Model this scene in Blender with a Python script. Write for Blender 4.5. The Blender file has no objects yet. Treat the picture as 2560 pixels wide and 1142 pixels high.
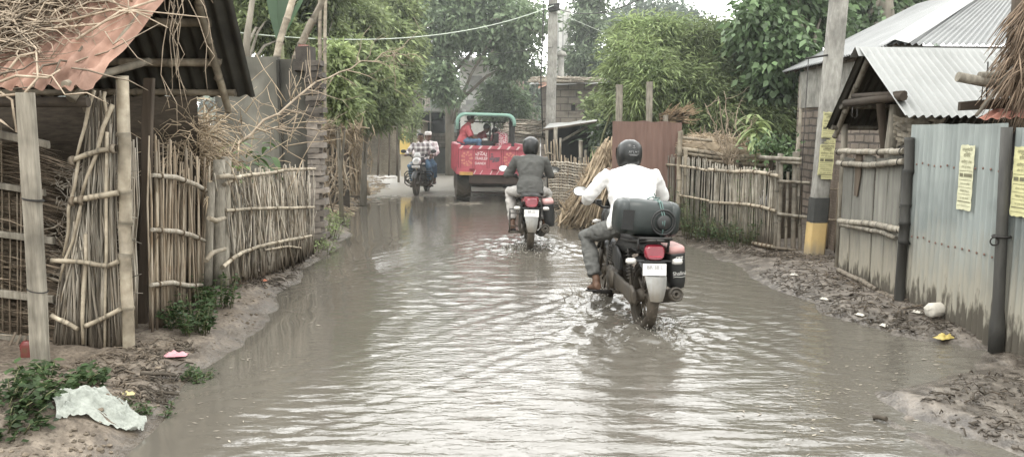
import bpy, math, random
import numpy as np
from mathutils import Vector, Matrix

rnd = random.Random(7)
rng = np.random.default_rng(7)
R = math.radians
SC = bpy.context.scene
COL = SC.collection

# ------------------------------------------------------------------ camera model
CAMH, PITCH, FPX = 1.70, R(7.35), 1950.0
CP, SP = math.cos(PITCH), math.sin(PITCH)

def ray(px, py):
    u = (px - 1280) / FPX
    v = (571 - py) / FPX
    return Vector((u, CP + v * SP, -SP + v * CP))

def P(px, py, y):                      # point of that sight line in the plane y
    d = ray(px, py)
    return Vector((0, 0, CAMH)) + d * (y / d.y)

def PX(px, py, x):                     # ... in the plane x
    d = ray(px, py)
    return Vector((0, 0, CAMH)) + d * (x / d.x)

# ------------------------------------------------------------------ noise in numpy
def _hash(ix, iy, iz):
    h = (ix * 374761393 + iy * 668265263 + iz * 2147483647 + 1013904223) & 0xFFFFFFFF
    h = ((h ^ (h >> 13)) * 1274126177) & 0xFFFFFFFF
    h = h ^ (h >> 16)
    return (h & 0xFFFF) / 65535.0

def vnoise(x, y, z=0.0):
    x, y, z = np.broadcast_arrays(np.asarray(x, float), np.asarray(y, float), np.asarray(z, float))
    xi, yi, zi = np.floor(x).astype(np.int64), np.floor(y).astype(np.int64), np.floor(z).astype(np.int64)
    fx, fy, fz = x - xi, y - yi, z - zi
    fx = fx * fx * (3 - 2 * fx); fy = fy * fy * (3 - 2 * fy); fz = fz * fz * (3 - 2 * fz)
    out = 0
    for dx in (0, 1):
        for dy in (0, 1):
            for dz in (0, 1):
                w = (fx if dx else 1 - fx) * (fy if dy else 1 - fy) * (fz if dz else 1 - fz)
                out = out + w * _hash(xi + dx, yi + dy, zi + dz)
    return out * 2 - 1

def fbm(x, y, z=0.0, o=4):
    s, a = 0, 1.0
    x = np.asarray(x, float); y = np.asarray(y, float); z = np.asarray(z, float)
    for k in range(o):
        s = s + a * vnoise(x * 2 ** k + 17 * k, y * 2 ** k + 5 * k, z * 2 ** k)
        a *= .5
    return s

# ------------------------------------------------------------------ materials
MATS = {}

class NT:
    def __init__(self, name):
        self.m = bpy.data.materials.new(name)
        self.m.use_nodes = True
        self.t = self.m.node_tree
        self.b = self.t.nodes['Principled BSDF']
        self.out = self.t.nodes['Material Output']
    def n(self, typ, **kw):
        nd = self.t.nodes.new(typ)
        for k, v in kw.items():
            if k.startswith('_'):
                setattr(nd, k[1:], v)
            else:
                nd.inputs[k.replace('__', ' ')].default_value = v
        return nd
    def l(self, a, b):
        self.t.links.new(a, b)
    def mixc(self, fac, a, b, mode='MIX'):
        nd = self.n('ShaderNodeMix', _data_type='RGBA', _blend_type=mode)
        for s, v in ((nd.inputs[0], fac), (nd.inputs[6], a), (nd.inputs[7], b)):
            if hasattr(v, 'links') or hasattr(v, 'is_linked'):
                self.l(v, s)
            elif isinstance(v, (int, float)):
                s.default_value = v
            else:
                s.default_value = (*v[:3], 1)
        return nd.outputs[2]
    def math(self, op, a, b=0.0, clamp=False):
        nd = self.n('ShaderNodeMath', _operation=op, _use_clamp=clamp)
        for s, v in ((nd.inputs[0], a), (nd.inputs[1], b)):
            if hasattr(v, 'is_linked'):
                self.l(v, s)
            else:
                s.default_value = v
        return nd.outputs[0]
    def ramp(self, fac, *stops):
        nd = self.n('ShaderNodeValToRGB')
        e = nd.color_ramp.elements
        while len(e) < len(stops):
            e.new(.5)
        for el, (p, c) in zip(e, stops):
            el.position = p
            el.color = (*c[:3], 1) if not isinstance(c, (int, float)) else (c, c, c, 1)
        self.l(fac, nd.inputs[0])
        return nd.outputs[0]
    def coord(self, scale=(1, 1, 1), kind='Object', rot=(0, 0, 0)):
        tc = self.n('ShaderNodeTexCoord')
        mp = self.n('ShaderNodeMapping')
        mp.inputs['Scale'].default_value = scale
        mp.inputs['Rotation'].default_value = rot
        self.l(tc.outputs[kind], mp.inputs['Vector'])
        return mp.outputs[0]
    def noise(self, vec, scale=5, detail=6, rough=.6, dist=0):
        nd = self.n('ShaderNodeTexNoise', Scale=scale, Detail=detail, Roughness=rough, Distortion=dist)
        self.l(vec, nd.inputs['Vector'])
        return nd.outputs['Fac']
    def tint(self):
        return self.n('ShaderNodeAttribute', _attribute_name='tint').outputs['Fac']
    def bump(self, h, strength=.4, dist=.02):
        nd = self.n('ShaderNodeBump', Strength=strength, Distance=dist)
        self.l(h, nd.inputs['Height'])
        self.l(nd.outputs[0], self.b.inputs['Normal'])
        return nd
    def col(self, c):
        self.l(c, self.b.inputs['Base Color'])

def worldpos_z(t):
    g = t.n('ShaderNodeNewGeometry')
    s = t.n('ShaderNodeSeparateXYZ')
    t.l(g.outputs['Position'], s.inputs[0])
    return s.outputs

def mat(name, c1, c2=None, rough=.8, scale=6, stretch=(1, 1, 1), bump=.25, bscale=30, metal=0, spec=.35,
        mud=None, trans=0, coat=0, dark=0.0):
    """noise-mottled surface; mud=(height, colour) gives a splashed dirty foot"""
    if name in MATS:
        return MATS[name]
    t = NT(name)
    v = t.coord(stretch)
    if c2 is None:
        c2 = tuple(x * .6 for x in c1)
    f = t.ramp(t.noise(v, scale), (.3, 0.0), (.7, 1.0))
    c = t.mixc(f, c2, c1)
    if dark:
        f2 = t.ramp(t.noise(t.coord((1, 1, 1)), scale * .35, 3), (.42, 0.0), (.62, 1.0))
        c = t.mixc(t.math('MULTIPLY', f2, dark), c, tuple(x * .25 for x in c2))
    tt = t.n('ShaderNodeCombineColor')
    ti = t.tint()
    for i in range(3):
        t.l(ti, tt.inputs[i])
    c = t.mixc(1.0, c, tt.outputs[0], 'MULTIPLY')
    if mud:
        z = worldpos_z(t)[2]
        nz = t.noise(t.coord((6, 6, 1.2), 'Object'), 3, 4)
        zz = t.math('ADD', z, t.math('MULTIPLY', t.math('SUBTRACT', nz, .5), mud[0] * .9))
        mf = t.ramp(t.math('DIVIDE', zz, mud[0], True), (.35, 1.0), (1.0, 0.0))
        c = t.mixc(mf, c, mud[1])
        wf = t.ramp(t.math('DIVIDE', zz, mud[0], True), (.22, .85), (.34, 0.0))
        c = t.mixc(wf, c, (.05, .042, .032))
    t.col(c)
    t.b.inputs['Roughness'].default_value = rough
    t.b.inputs['Metallic'].default_value = metal
    t.b.inputs['Specular IOR Level'].default_value = spec
    if coat:
        t.b.inputs['Coat Weight'].default_value = coat
        t.b.inputs['Coat Roughness'].default_value = .15
    if bump:
        t.bump(t.noise(t.coord(stretch), bscale, 5), bump, .01)
    if trans:
        tr = t.n('ShaderNodeBsdfTranslucent')
        mx = t.n('ShaderNodeMixShader', Fac=trans)
        t.l(c, tr.inputs[0]); t.l(t.b.outputs[0], mx.inputs[1]); t.l(tr.outputs[0], mx.inputs[2])
        t.l(mx.outputs[0], t.out.inputs[0])
    MATS[name] = t.m
    return t.m

# ------------------------------------------------------------------ mesh builder
class MB:
    def __init__(self):
        self.V, self.F, self.T, self.n = [], [], [], 0
    def add(self, v, faces, tint=1.0, mi=0, smooth=False):
        v = np.asarray(v, float).reshape(-1, 3)
        if np.isscalar(tint):
            tint = np.full(len(v), tint)
        if not isinstance(faces, list) or (faces and not isinstance(faces[0], np.ndarray)):
            by = {}
            for f in faces:
                by.setdefault(len(f), []).append(f)
            faces = [np.array(x) for x in by.values()]
        for f in faces:
            self.F.append((f + self.n, mi, smooth))
        self.V.append(v); self.T.append(np.asarray(tint, float)); self.n += len(v)
        return self
    def box(self, c, s, rot=None, tint=1.0, mi=0, taper=None, jit=0):
        c = Vector(c)
        pts = []
        for z in (-.5, .5):
            k = 1 if taper is None or z < 0 else taper
            for x, y in ((-.5, -.5), (.5, -.5), (.5, .5), (-.5, .5)):
                q = Vector((x * s[0] * k, y * s[1] * k, z * s[2]))
                if jit:
                    q += Vector((rnd.uniform(-jit, jit), rnd.uniform(-jit, jit), rnd.uniform(-jit, jit)))
                if rot is not None:
                    q = rot @ q
                pts.append(c + q)
        return self.add(pts, [np.array([(0, 3, 2, 1), (4, 5, 6, 7), (0, 1, 5, 4), (1, 2, 6, 5), (2, 3, 7, 6), (3, 0, 4, 7)])], tint, mi)
    def rbox(self, c, s, b=.02, rot=None, tint=1.0, mi=0):
        """box with chamfered edges (superellipse loft in z)"""
        c = Vector(c); hx, hy, hz = s[0] / 2, s[1] / 2, s[2] / 2
        b = min(b, hx * .9, hy * .9, hz * .9)
        vs, fs = [], []
        rings = [(-hz, b), (-hz + b * .3, b * .3), (-hz + b, 0), (hz - b, 0), (hz - b * .3, b * .3), (hz, b)]
        m = 16
        for z, ins in rings:
            for i in range(m):
                a = 2 * math.pi * (i + .5) / m
                ca, sa = math.cos(a), math.sin(a)
                x = math.copysign(min(1, abs(ca) * 1.5) , ca); y = math.copysign(min(1, abs(sa) * 1.5), sa)
                ex, ey = hx - ins, hy - ins
                q = Vector((x * ex, y * ey, z))
                if abs(x) > .98 and abs(y) > .98:
                    q.x -= math.copysign(b * .3, x); q.y -= math.copysign(b * .3, y)
                if rot is not None:
                    q = rot @ q
                vs.append(c + q)
        for r in range(len(rings) - 1):
            for i in range(m):
                j = (i + 1) % m
                fs.append((r * m + i, r * m + j, r * m + m + j, r * m + m + i))
        fs.append(tuple(range(m))[::-1]); fs.append(tuple(range((len(rings) - 1) * m, len(rings) * m)))
        return self.add(vs, fs, tint, mi)
    def tube(self, pts, r, n=6, tint=1.0, mi=0, cap='flat', smooth=True, sx=None):
        pts = [Vector(p) for p in pts]
        if isinstance(r, (int, float)):
            r = [r] * len(pts)
        r = list(r)
        if cap == 'round':
            d0 = (pts[0] - pts[1]).normalized(); d1 = (pts[-1] - pts[-2]).normalized()
            a = [(pts[0] + d0 * r[0] * .97, r[0] * .25), (pts[0] + d0 * r[0] * .7, r[0] * .71)]
            b = [(pts[-1] + d1 * r[-1] * .7, r[-1] * .71), (pts[-1] + d1 * r[-1] * .97, r[-1] * .25)]
            pts = [x[0] for x in a] + pts + [x[0] for x in b]
            r = [x[1] for x in a] + r + [x[1] for x in b]
        T = []
        for i in range(len(pts)):
            d = pts[min(i + 1, len(pts) - 1)] - pts[max(i - 1, 0)]
            T.append(d.normalized() if d.length > 1e-9 else Vector((0, 0, 1)))
        t0 = T[0]
        ref = Vector((1, 0, 0)) if abs(t0.x) < .8 else Vector((0, 1, 0))
        u = (ref - t0 * ref.dot(t0)).normalized()
        vs = []
        for i, p in enumerate(pts):
            u = (u - T[i] * u.dot(T[i]))
            u = u.normalized() if u.length > 1e-9 else T[i].orthogonal().normalized()
            w = T[i].cross(u)
            for k in range(n):
                a = 2 * math.pi * k / n
                vs.append(p + u * (math.cos(a) * r[i]) + w * (math.sin(a) * r[i]))
        m = len(pts)
        i = np.arange(m - 1)[:, None]; k = np.arange(n)[None, :]; k2 = (k + 1) % n
        q = np.stack([i * n + k, i * n + k2, (i + 1) * n + k2, (i + 1) * n + k], -1).reshape(-1, 4)
        if isinstance(tint, list):
            tint = np.repeat(np.array(tint), n)
        self.add(vs, [q], tint, mi, smooth)
        b = self.n - len(vs)
        self.F.append((np.array([list(range(n))[::-1]]) + b, mi, False))
        self.F.append((np.array([[(m - 1) * n + k for k in range(n)]]) + b, mi, False))
        return self
    def lofte(self, sts, n=16, tint=1.0, mi=0, smooth=True, power=2.0):
        """elliptical loft; sts = (centre, rx, ry[, X axis, Y axis])"""
        vs = []
        for s in sts:
            c, rx, ry = Vector(s[0]), s[1], s[2]
            X = Vector(s[3]) if len(s) > 3 else Vector((1, 0, 0))
            Yv = Vector(s[4]) if len(s) > 4 else Vector((0, 1, 0))
            for k in range(n):
                a = 2 * math.pi * k / n
                ca, sa = math.cos(a), math.sin(a)
                e = 2 / power
                vs.append(c + X * (math.copysign(abs(ca) ** e, ca) * rx) + Yv * (math.copysign(abs(sa) ** e, sa) * ry))
        m = len(sts)
        fs = []
        for i in range(m - 1):
            for k in range(n):
                fs.append((i * n + k, i * n + (k + 1) % n, (i + 1) * n + (k + 1) % n, (i + 1) * n + k))
        self.add(vs, fs, tint, mi, smooth)
        b = self.n - len(vs)
        self.F.append((np.array([list(range(n))[::-1]]) + b, mi, False))
        self.F.append((np.array([[(m - 1) * n + k for k in range(n)]]) + b, mi, False))
        return self
    def ball(self, c, r, rot=None, n=12, m=8, tint=1.0, mi=0, smooth=True, zlo=-1.0, zhi=1.0):
        c = Vector(c)
        if isinstance(r, (int, float)):
            r = (r, r, r)
        a0, a1 = math.acos(max(-1, min(1, zhi))), math.acos(max(-1, min(1, zlo)))
        a0, a1 = max(a0, .05), min(a1, math.pi - .05)
        vs = []
        for i in range(m + 1):
            th = a0 + (a1 - a0) * i / m
            for k in range(n):
                ph = 2 * math.pi * k / n
                q = Vector((math.sin(th) * math.cos(ph) * r[0], math.sin(th) * math.sin(ph) * r[1], math.cos(th) * r[2]))
                if rot is not None:
                    q = rot @ q
                vs.append(c + q)
        fs = []
        for i in range(m):
            for k in range(n):
                fs.append((i * n + k, (i + 1) * n + k, (i + 1) * n + (k + 1) % n, i * n + (k + 1) % n))
        fs.append(tuple(range(n)))
        fs.append(tuple(m * n + k for k in range(n))[::-1])
        return self.add(vs, fs, tint, mi, smooth)
    def lathe(self, prof, c=(0, 0, 0), axis='X', n=24, tint=1.0, mi=0, smooth=True, closed=True, rot=None):
        """prof = [(radius, along)] turned about an axis"""
        c = Vector(c)
        vs = []
        for r, h in prof:
            for k in range(n):
                a = 2 * math.pi * k / n
                if axis == 'X':
                    q = Vector((h, r * math.cos(a), r * math.sin(a)))
                elif axis == 'Y':
                    q = Vector((r * math.cos(a), h, r * math.sin(a)))
                else:
                    q = Vector((r * math.cos(a), r * math.sin(a), h))
                if rot is not None:
                    q = rot @ q
                vs.append(c + q)
        fs = []
        m = len(prof)
        for i in range(m - 1 if not closed else m):
            j = (i + 1) % m
            for k in range(n):
                fs.append((i * n + k, i * n + (k + 1) % n, j * n + (k + 1) % n, j * n + k))
        return self.add(vs, fs, tint, mi, smooth)
    def grid(self, nu, nv, fn, tint=None, mi=0, smooth=True):
        u, v = np.meshgrid(np.linspace(0, 1, nu), np.linspace(0, 1, nv))
        p = fn(u.ravel(), v.ravel())
        i = np.arange(nv - 1)[:, None]; k = np.arange(nu - 1)[None, :]
        q = np.stack([i * nu + k, i * nu + k + 1, (i + 1) * nu + k + 1, (i + 1) * nu + k], -1).reshape(-1, 4)
        return self.add(p, [q], 1.0 if tint is None else tint, mi, smooth)
    def sheet(self, a, b, c, d, nu=2, nv=2, wave=0, pitch=.08, dent=0, tint=1.0, mi=0, dscale=2.0, edge=0):
        """quad a->b (along u), d->c; corrugations run along v; dent = noise on the normal; edge = ragged v edge"""
        a, b, c, d = (np.array(x, float) for x in (a, b, c, d))
        L = np.linalg.norm(b - a)
        nrm = np.cross(b - a, d - a); nrm /= np.linalg.norm(nrm)
        vd = (d - a) / np.linalg.norm(d - a)
        if wave:
            nu = max(nu, int(L / pitch * 8) + 1)
        def fn(u, v):
            p = (a[None] * ((1 - u) * (1 - v))[:, None] + b[None] * (u * (1 - v))[:, None]
                 + c[None] * (u * v)[:, None] + d[None] * ((1 - u) * v)[:, None])
            h = 0
            if wave:
                h = wave * np.sin(2 * np.pi * u * L / pitch)
            if dent:
                h = h + dent * fbm(p[:, 0] * dscale + 3, p[:, 1] * dscale, p[:, 2] * dscale, 3)
            if edge:
                p = p + vd[None] * (edge * vnoise(u * L * 6, 3.3) * (v > .5) - edge * vnoise(u * L * 6, 7.7) * (v <= .5))[:, None]
            return p + nrm[None] * (np.asarray(h) * np.ones(len(u)))[:, None]
        return self.grid(nu, nv, fn, tint, mi)
    def leaves(self, c, d, L, W, tint, mi=0, fold=.0, up=None):
        """many rhombic leaves: centres c, axes d, length L, width W (arrays or scalars)"""
        N = len(c)
        c = np.asarray(c, float); d = np.asarray(d, float)
        d = d / (np.linalg.norm(d, axis=1, keepdims=True) + 1e-9)
        q = rng.normal(size=(N, 3))
        if up is not None:
            q = q * up + np.cross(d, np.array([[0, 0, 1.0]])) * 1.0
        s = q - d * (q * d).sum(1, keepdims=True)
        s = s / (np.linalg.norm(s, axis=1, keepdims=True) + 1e-9)
        nn = np.cross(d, s)
        L = np.broadcast_to(L, (N,))[:, None]; W = np.broadcast_to(W, (N,))[:, None]
        a = c - d * L * .5
        b = c - d * L * .05 + s * W * .5 + nn * (L * fold)
        e = c + d * L * .5 - np.array([[0, 0, 1]]) * L * .12
        g = c - d * L * .05 - s * W * .5 + nn * (L * fold)
        v = np.stack([a, b, e, g], 1).reshape(-1, 3)
        f = np.arange(N * 4).reshape(N, 4)
        return self.add(v, [f], np.repeat(np.broadcast_to(tint, (N,)), 4), mi)
    def text(self, s, mtx, size, tint=1.0, mi=0, align='CENTER', bold=0.0):
        cu = bpy.data.curves.new('lettering', 'FONT')
        cu.body = s; cu.size = size; cu.align_x = align; cu.align_y = 'CENTER'; cu.offset = bold; cu.resolution_u = 3
        ob = bpy.data.objects.new('lettering', cu)
        COL.objects.link(ob)
        dg = bpy.context.evaluated_depsgraph_get()
        me = bpy.data.meshes.new_from_object(ob.evaluated_get(dg))
        vs = [mtx @ v.co for v in me.vertices]
        fs = [tuple(p.vertices) for p in me.polygons]
        bpy.data.objects.remove(ob); bpy.data.curves.remove(cu); bpy.data.meshes.remove(me)
        if fs:
            self.add(vs, fs, tint, mi)
        return self
    def arrays(self):
        return np.concatenate(self.V), np.concatenate(self.T)
    def mesh(self, name, mats, inv=None):
        v, t = self.arrays()
        if inv is not None:
            m = np.array(inv)
            v = v @ m[:3, :3].T + m[:3, 3]
        me = bpy.data.meshes.new(name)
        li, ls, lt, mi, sm = [], [], [], [], []
        st = 0
        for f, m_, s_ in self.F:
            k = f.shape[1]
            li.append(f.ravel()); nf = len(f)
            ls.append(st + np.arange(nf) * k); lt.append(np.full(nf, k)); mi.append(np.full(nf, m_)); sm.append(np.full(nf, s_))
            st += nf * k
        me.vertices.add(len(v)); me.vertices.foreach_set('co', v.astype(np.float32).ravel())
        me.loops.add(st); me.loops.foreach_set('vertex_index', np.concatenate(li).astype(np.int32))
        npoly = sum(len(x) for x in ls)
        me.polygons.add(npoly)
        me.polygons.foreach_set('loop_start', np.concatenate(ls).astype(np.int32))
        me.polygons.foreach_set('material_index', np.concatenate(mi).astype(np.int32))
        me.polygons.foreach_set('use_smooth', np.concatenate(sm).astype(bool))
        me.update(calc_edges=True)
        at = me.attributes.new('tint', 'FLOAT', 'POINT')
        at.data.foreach_set('value', t.astype(np.float32))
        for m_ in (mats if isinstance(mats, (list, tuple)) else [mats]):
            me.materials.append(m_)
        return me

# ------------------------------------------------------------------ objects
INV = {}                                # world -> local of each root

def tagset(o, label=None, cat=None, group=None, kind=None):
    if label: o['label'] = label
    if cat: o['category'] = cat
    if group: o['group'] = group
    if kind: o['kind'] = kind
    return o

def thing(name, label, cat, loc=(0, 0, 0), rot=None, group=None):
    o = bpy.data.objects.new(name, None)
    o.empty_display_size = .1
    COL.objects.link(o)
    m = Matrix.Translation(Vector(loc)) @ (rot.to_4x4() if rot is not None else Matrix())
    o.matrix_basis = m
    INV[o.name] = m.inverted()
    return tagset(o, label, cat, group)

def part(name, mb, mats, parent, label=None, local=False, kind=None):
    """one mesh part; mb in world coordinates unless local"""
    root = parent
    while root.parent: root = root.parent
    me = mb.mesh(name, mats, None if local else INV[root.name])
    o = bpy.data.objects.new(name, me)
    COL.objects.link(o)
    o.parent = parent
    if label: o['label'] = label
    if kind: o['kind'] = kind
    return o

def single(name, mb, mats, label, cat, group=None, kind=None, base=None):
    v, _ = mb.arrays()
    if base is None:
        base = Vector(((v[:, 0].min() + v[:, 0].max()) / 2, (v[:, 1].min() + v[:, 1].max()) / 2, v[:, 2].min()))
    o = bpy.data.objects.new(name, mb.mesh(name, mats, Matrix.Translation(-base)))
    o.location = base
    COL.objects.link(o)
    return tagset(o, label, cat, group, kind)

def structure(name, mb, mats):
    o = bpy.data.objects.new(name, mb.mesh(name, mats))
    COL.objects.link(o)
    o['kind'] = 'structure'
    return o

def dup(o, parent=None, mtx=None, label=None, group=None):
    c = o.copy()
    COL.objects.link(c)
    if parent is not None: c.parent = parent
    if mtx is not None: c.matrix_basis = mtx
    if label: c['label'] = label
    if group: c['group'] = group
    for ch in o.children:
        dup(ch, c)
    return c

def remesh(mb, voxel, smooth=2, wrinkle=0.0, wscale=9.0, wdir=(1, 1, 1)):
    """melt overlapping closed shapes into ONE continuous skin, returned as a new MB"""
    me = mb.mesh('skin', [])
    ob = bpy.data.objects.new('skin', me)
    COL.objects.link(ob)
    md = ob.modifiers.new('r', 'REMESH'); md.mode = 'VOXEL'; md.voxel_size = voxel; md.adaptivity = 0
    if smooth:
        s = ob.modifiers.new('s', 'SMOOTH'); s.iterations = smooth; s.factor = .5
    dg = bpy.context.evaluated_depsgraph_get()
    m2 = bpy.data.meshes.new_from_object(ob.evaluated_get(dg))
    n = len(m2.vertices)
    v = np.empty(n * 3, np.float32); m2.vertices.foreach_get('co', v); v = v.reshape(-1, 3).astype(float)
    nv = np.empty(n * 3, np.float32); m2.vertices.foreach_get('normal', nv); nv = nv.reshape(-1, 3)
    nl = len(m2.loops); li = np.empty(nl, np.int32); m2.loops.foreach_get('vertex_index', li)
    lt = np.empty(len(m2.polygons), np.int32); m2.polygons.foreach_get('loop_total', lt)
    ls = np.empty(len(m2.polygons), np.int32); m2.polygons.foreach_get('loop_start', ls)
    out = MB()
    if wrinkle:
        h = fbm(v[:, 0] * wscale * wdir[0], v[:, 1] * wscale * wdir[1], v[:, 2] * wscale * wdir[2], 3)
        h = 1 - np.abs(h) * 1.6
        v = v + nv * (h * wrinkle)[:, None]
    fs = []
    for k in np.unique(lt):
        s0 = ls[lt == k]
        fs.append(li[s0[:, None] + np.arange(k)[None]])
    out.add(v, fs, 1.0, 0, True)
    bpy.data.objects.remove(ob); bpy.data.meshes.remove(me); bpy.data.meshes.remove(m2)
    return out

def XZ(x, y, z, flip=False, rot=None):
    """text frame standing in the xz plane, read from -y (flip: from +y)"""
    m = Matrix.Rotation(R(90), 4, 'X')
    if flip:
        m = Matrix.Rotation(R(180), 4, 'Z') @ m
    if rot is not None:
        m = rot.to_4x4() @ m
    return Matrix.Translation((x, y, z)) @ m

def jl(a, b, n, j):
    """jittered line of n points"""
    a, b = Vector(a), Vector(b)
    return [a.lerp(b, i / (n - 1)) + (Vector((rnd.uniform(-j, j), rnd.uniform(-j, j), rnd.uniform(-j, j))) if 0 < i < n - 1 or j < .004 else Vector()) for i in range(n)]

def bamboo(mb, pts, r, n=7, tint=1.0, node=.28):
    """bamboo pole with swollen nodes along a polyline"""
    pts = [Vector(p) for p in pts]
    # round the corners of the polyline first
    if len(pts) > 2:
        sm = [pts[0]]
        for i in range(1, len(pts) - 1):
            sm += [pts[i].lerp(pts[i - 1], .22), pts[i] + (pts[i - 1] + pts[i + 1] - pts[i] * 2) * .06, pts[i].lerp(pts[i + 1], .22)]
        pts = sm + [pts[-1]]
    out, rr, tt = [], [], []
    for a, b in zip(pts[:-1], pts[1:]):
        L = (b - a).length
        k = max(1, int(round(L / node)))
        for i in range(k):
            d = (b - a); g_ = rnd.uniform(.82, 1.12) * tint
            e = min(.2, .022 * k / max(L, .01))
            for f, s, q in ((0.0, 1.2, .50), (e, 1.0, .95), (1 - e, .97, 1.0)):
                out.append(a + d * ((i + f) / k) + Vector((rnd.gauss(0, r * .10), rnd.gauss(0, r * .10), rnd.gauss(0, r * .10)))); rr.append(r * s); tt.append(q * g_)
    out.append(pts[-1]); rr.append(r); tt.append(tint * .7)
    mb.tube(out, rr, n, tt)
# ================================================================== camera, light, world
cam = bpy.data.cameras.new('camera')
cam.sensor_width = 36; cam.lens = FPX / 2560 * 36
cam.clip_start = .05; cam.clip_end = 3000
co = bpy.data.objects.new('camera', cam)
co.location = (0, 0, CAMH); co.rotation_euler = (R(90) - PITCH, 0, 0)
COL.objects.link(co); SC.camera = co

w = bpy.data.worlds.new('World'); SC.world = w; w.use_nodes = True
nt = w.node_tree
bg = nt.nodes['Background']
sky = nt.nodes.new('ShaderNodeTexSky'); sky.sky_type = 'NISHITA'; sky.sun_disc = False
SUN_EL, SUN_ROT = R(62), R(205)
sky.sun_elevation = SUN_EL; sky.sun_rotation = SUN_ROT; sky.dust_density = 4; sky.air_density = 1.2
hs = nt.nodes.new('ShaderNodeHueSaturation'); hs.inputs['Saturation'].default_value = .22
nt.links.new(sky.outputs[0], hs.inputs['Color'])
tc = nt.nodes.new('ShaderNodeTexCoord')
nz = nt.nodes.new('ShaderNodeTexNoise'); nz.inputs['Scale'].default_value = 1.6; nz.inputs['Detail'].default_value = 5
nt.links.new(tc.outputs['Generated'], nz.inputs['Vector'])
rp = nt.nodes.new('ShaderNodeValToRGB')
rp.color_ramp.elements[0].position = .3; rp.color_ramp.elements[0].color = (18, 18.4, 18.1, 1)
rp.color_ramp.elements[1].position = .7; rp.color_ramp.elements[1].color = (27.0, 27.0, 26.2, 1)
nt.links.new(nz.outputs['Fac'], rp.inputs[0])
mx = nt.nodes.new('ShaderNodeMix'); mx.data_type = 'RGBA'; mx.inputs[0].default_value = .75
nt.links.new(hs.outputs[0], mx.inputs[6]); nt.links.new(rp.outputs[0], mx.inputs[7])
sx = nt.nodes.new('ShaderNodeSeparateXYZ'); nt.links.new(tc.outputs['Generated'], sx.inputs[0])
r2_ = nt.nodes.new('ShaderNodeMapRange'); r2_.inputs['From Min'].default_value = -.6; r2_.inputs['From Max'].default_value = .9
r2_.inputs['To Min'].default_value = .95; r2_.inputs['To Max'].default_value = 1.75
nt.links.new(sx.outputs[1], r2_.inputs['Value'])
vm_ = nt.nodes.new('ShaderNodeVectorMath'); vm_.operation = 'SCALE'
nt.links.new(mx.outputs[2], vm_.inputs[0]); nt.links.new(r2_.outputs[0], vm_.inputs['Scale'])
nt.links.new(vm_.outputs[0], bg.inputs['Color'])
bg.inputs['Strength'].default_value = .15

sun = bpy.data.lights.new('sun', 'SUN'); sun.energy = 1.1; sun.angle = R(18); sun.color = (1, .95, .87)
so = bpy.data.objects.new('sun', sun); COL.objects.link(so)
# sun stands high behind the viewer's left shoulder
sd = Vector((math.sin(SUN_ROT) * math.cos(SUN_EL), math.cos(SUN_ROT) * math.cos(SUN_EL), math.sin(SUN_EL)))
so.rotation_euler = sd.to_track_quat('Z', 'Y').to_euler()
so.location = sd * 50
SC.view_settings.view_transform = 'Standard'; SC.view_settings.look = 'None'
SC.view_settings.exposure = 0; SC.view_settings.gamma = 1
SC.cycles.use_denoising = True
SC.cycles.max_bounces = 6; SC.cycles.diffuse_bounces = 3; SC.cycles.glossy_bounces = 3
SC.cycles.transmission_bounces = 4; SC.cycles.transparent_max_bounces = 6
SC.cycles.caustics_reflective = False; SC.cycles.caustics_refractive = False
SC.cycles.use_adaptive_sampling = True; SC.cycles.adaptive_threshold = .02

# ================================================================== terrain
LY = [-30, 3.8, 4.66, 5.7, 6.8, 7.9, 9.3, 11.9, 14.8, 18.6, 22, 27, 32, 60]
LX = [-2.0, -2.05, -2.1, -2.16, -2.17, -2.42, -2.46, -2.57, -3.1, -3.6, -4.0, -4.6, -5.0, -5.0]
RY = [-30, 3.8, 4.55, 4.9, 5.4, 5.85, 6.2, 6.9, 8.6, 11.8, 13.1, 15, 16.5, 19, 23, 32, 60]
RX = [2.1, 2.15, 2.15, 2.5, 3.3, 3.7, 3.2, 2.9, 2.77, 2.57, 2.0, 1.3, .95, .9, 1.0, 1.5, 1.5]

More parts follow.
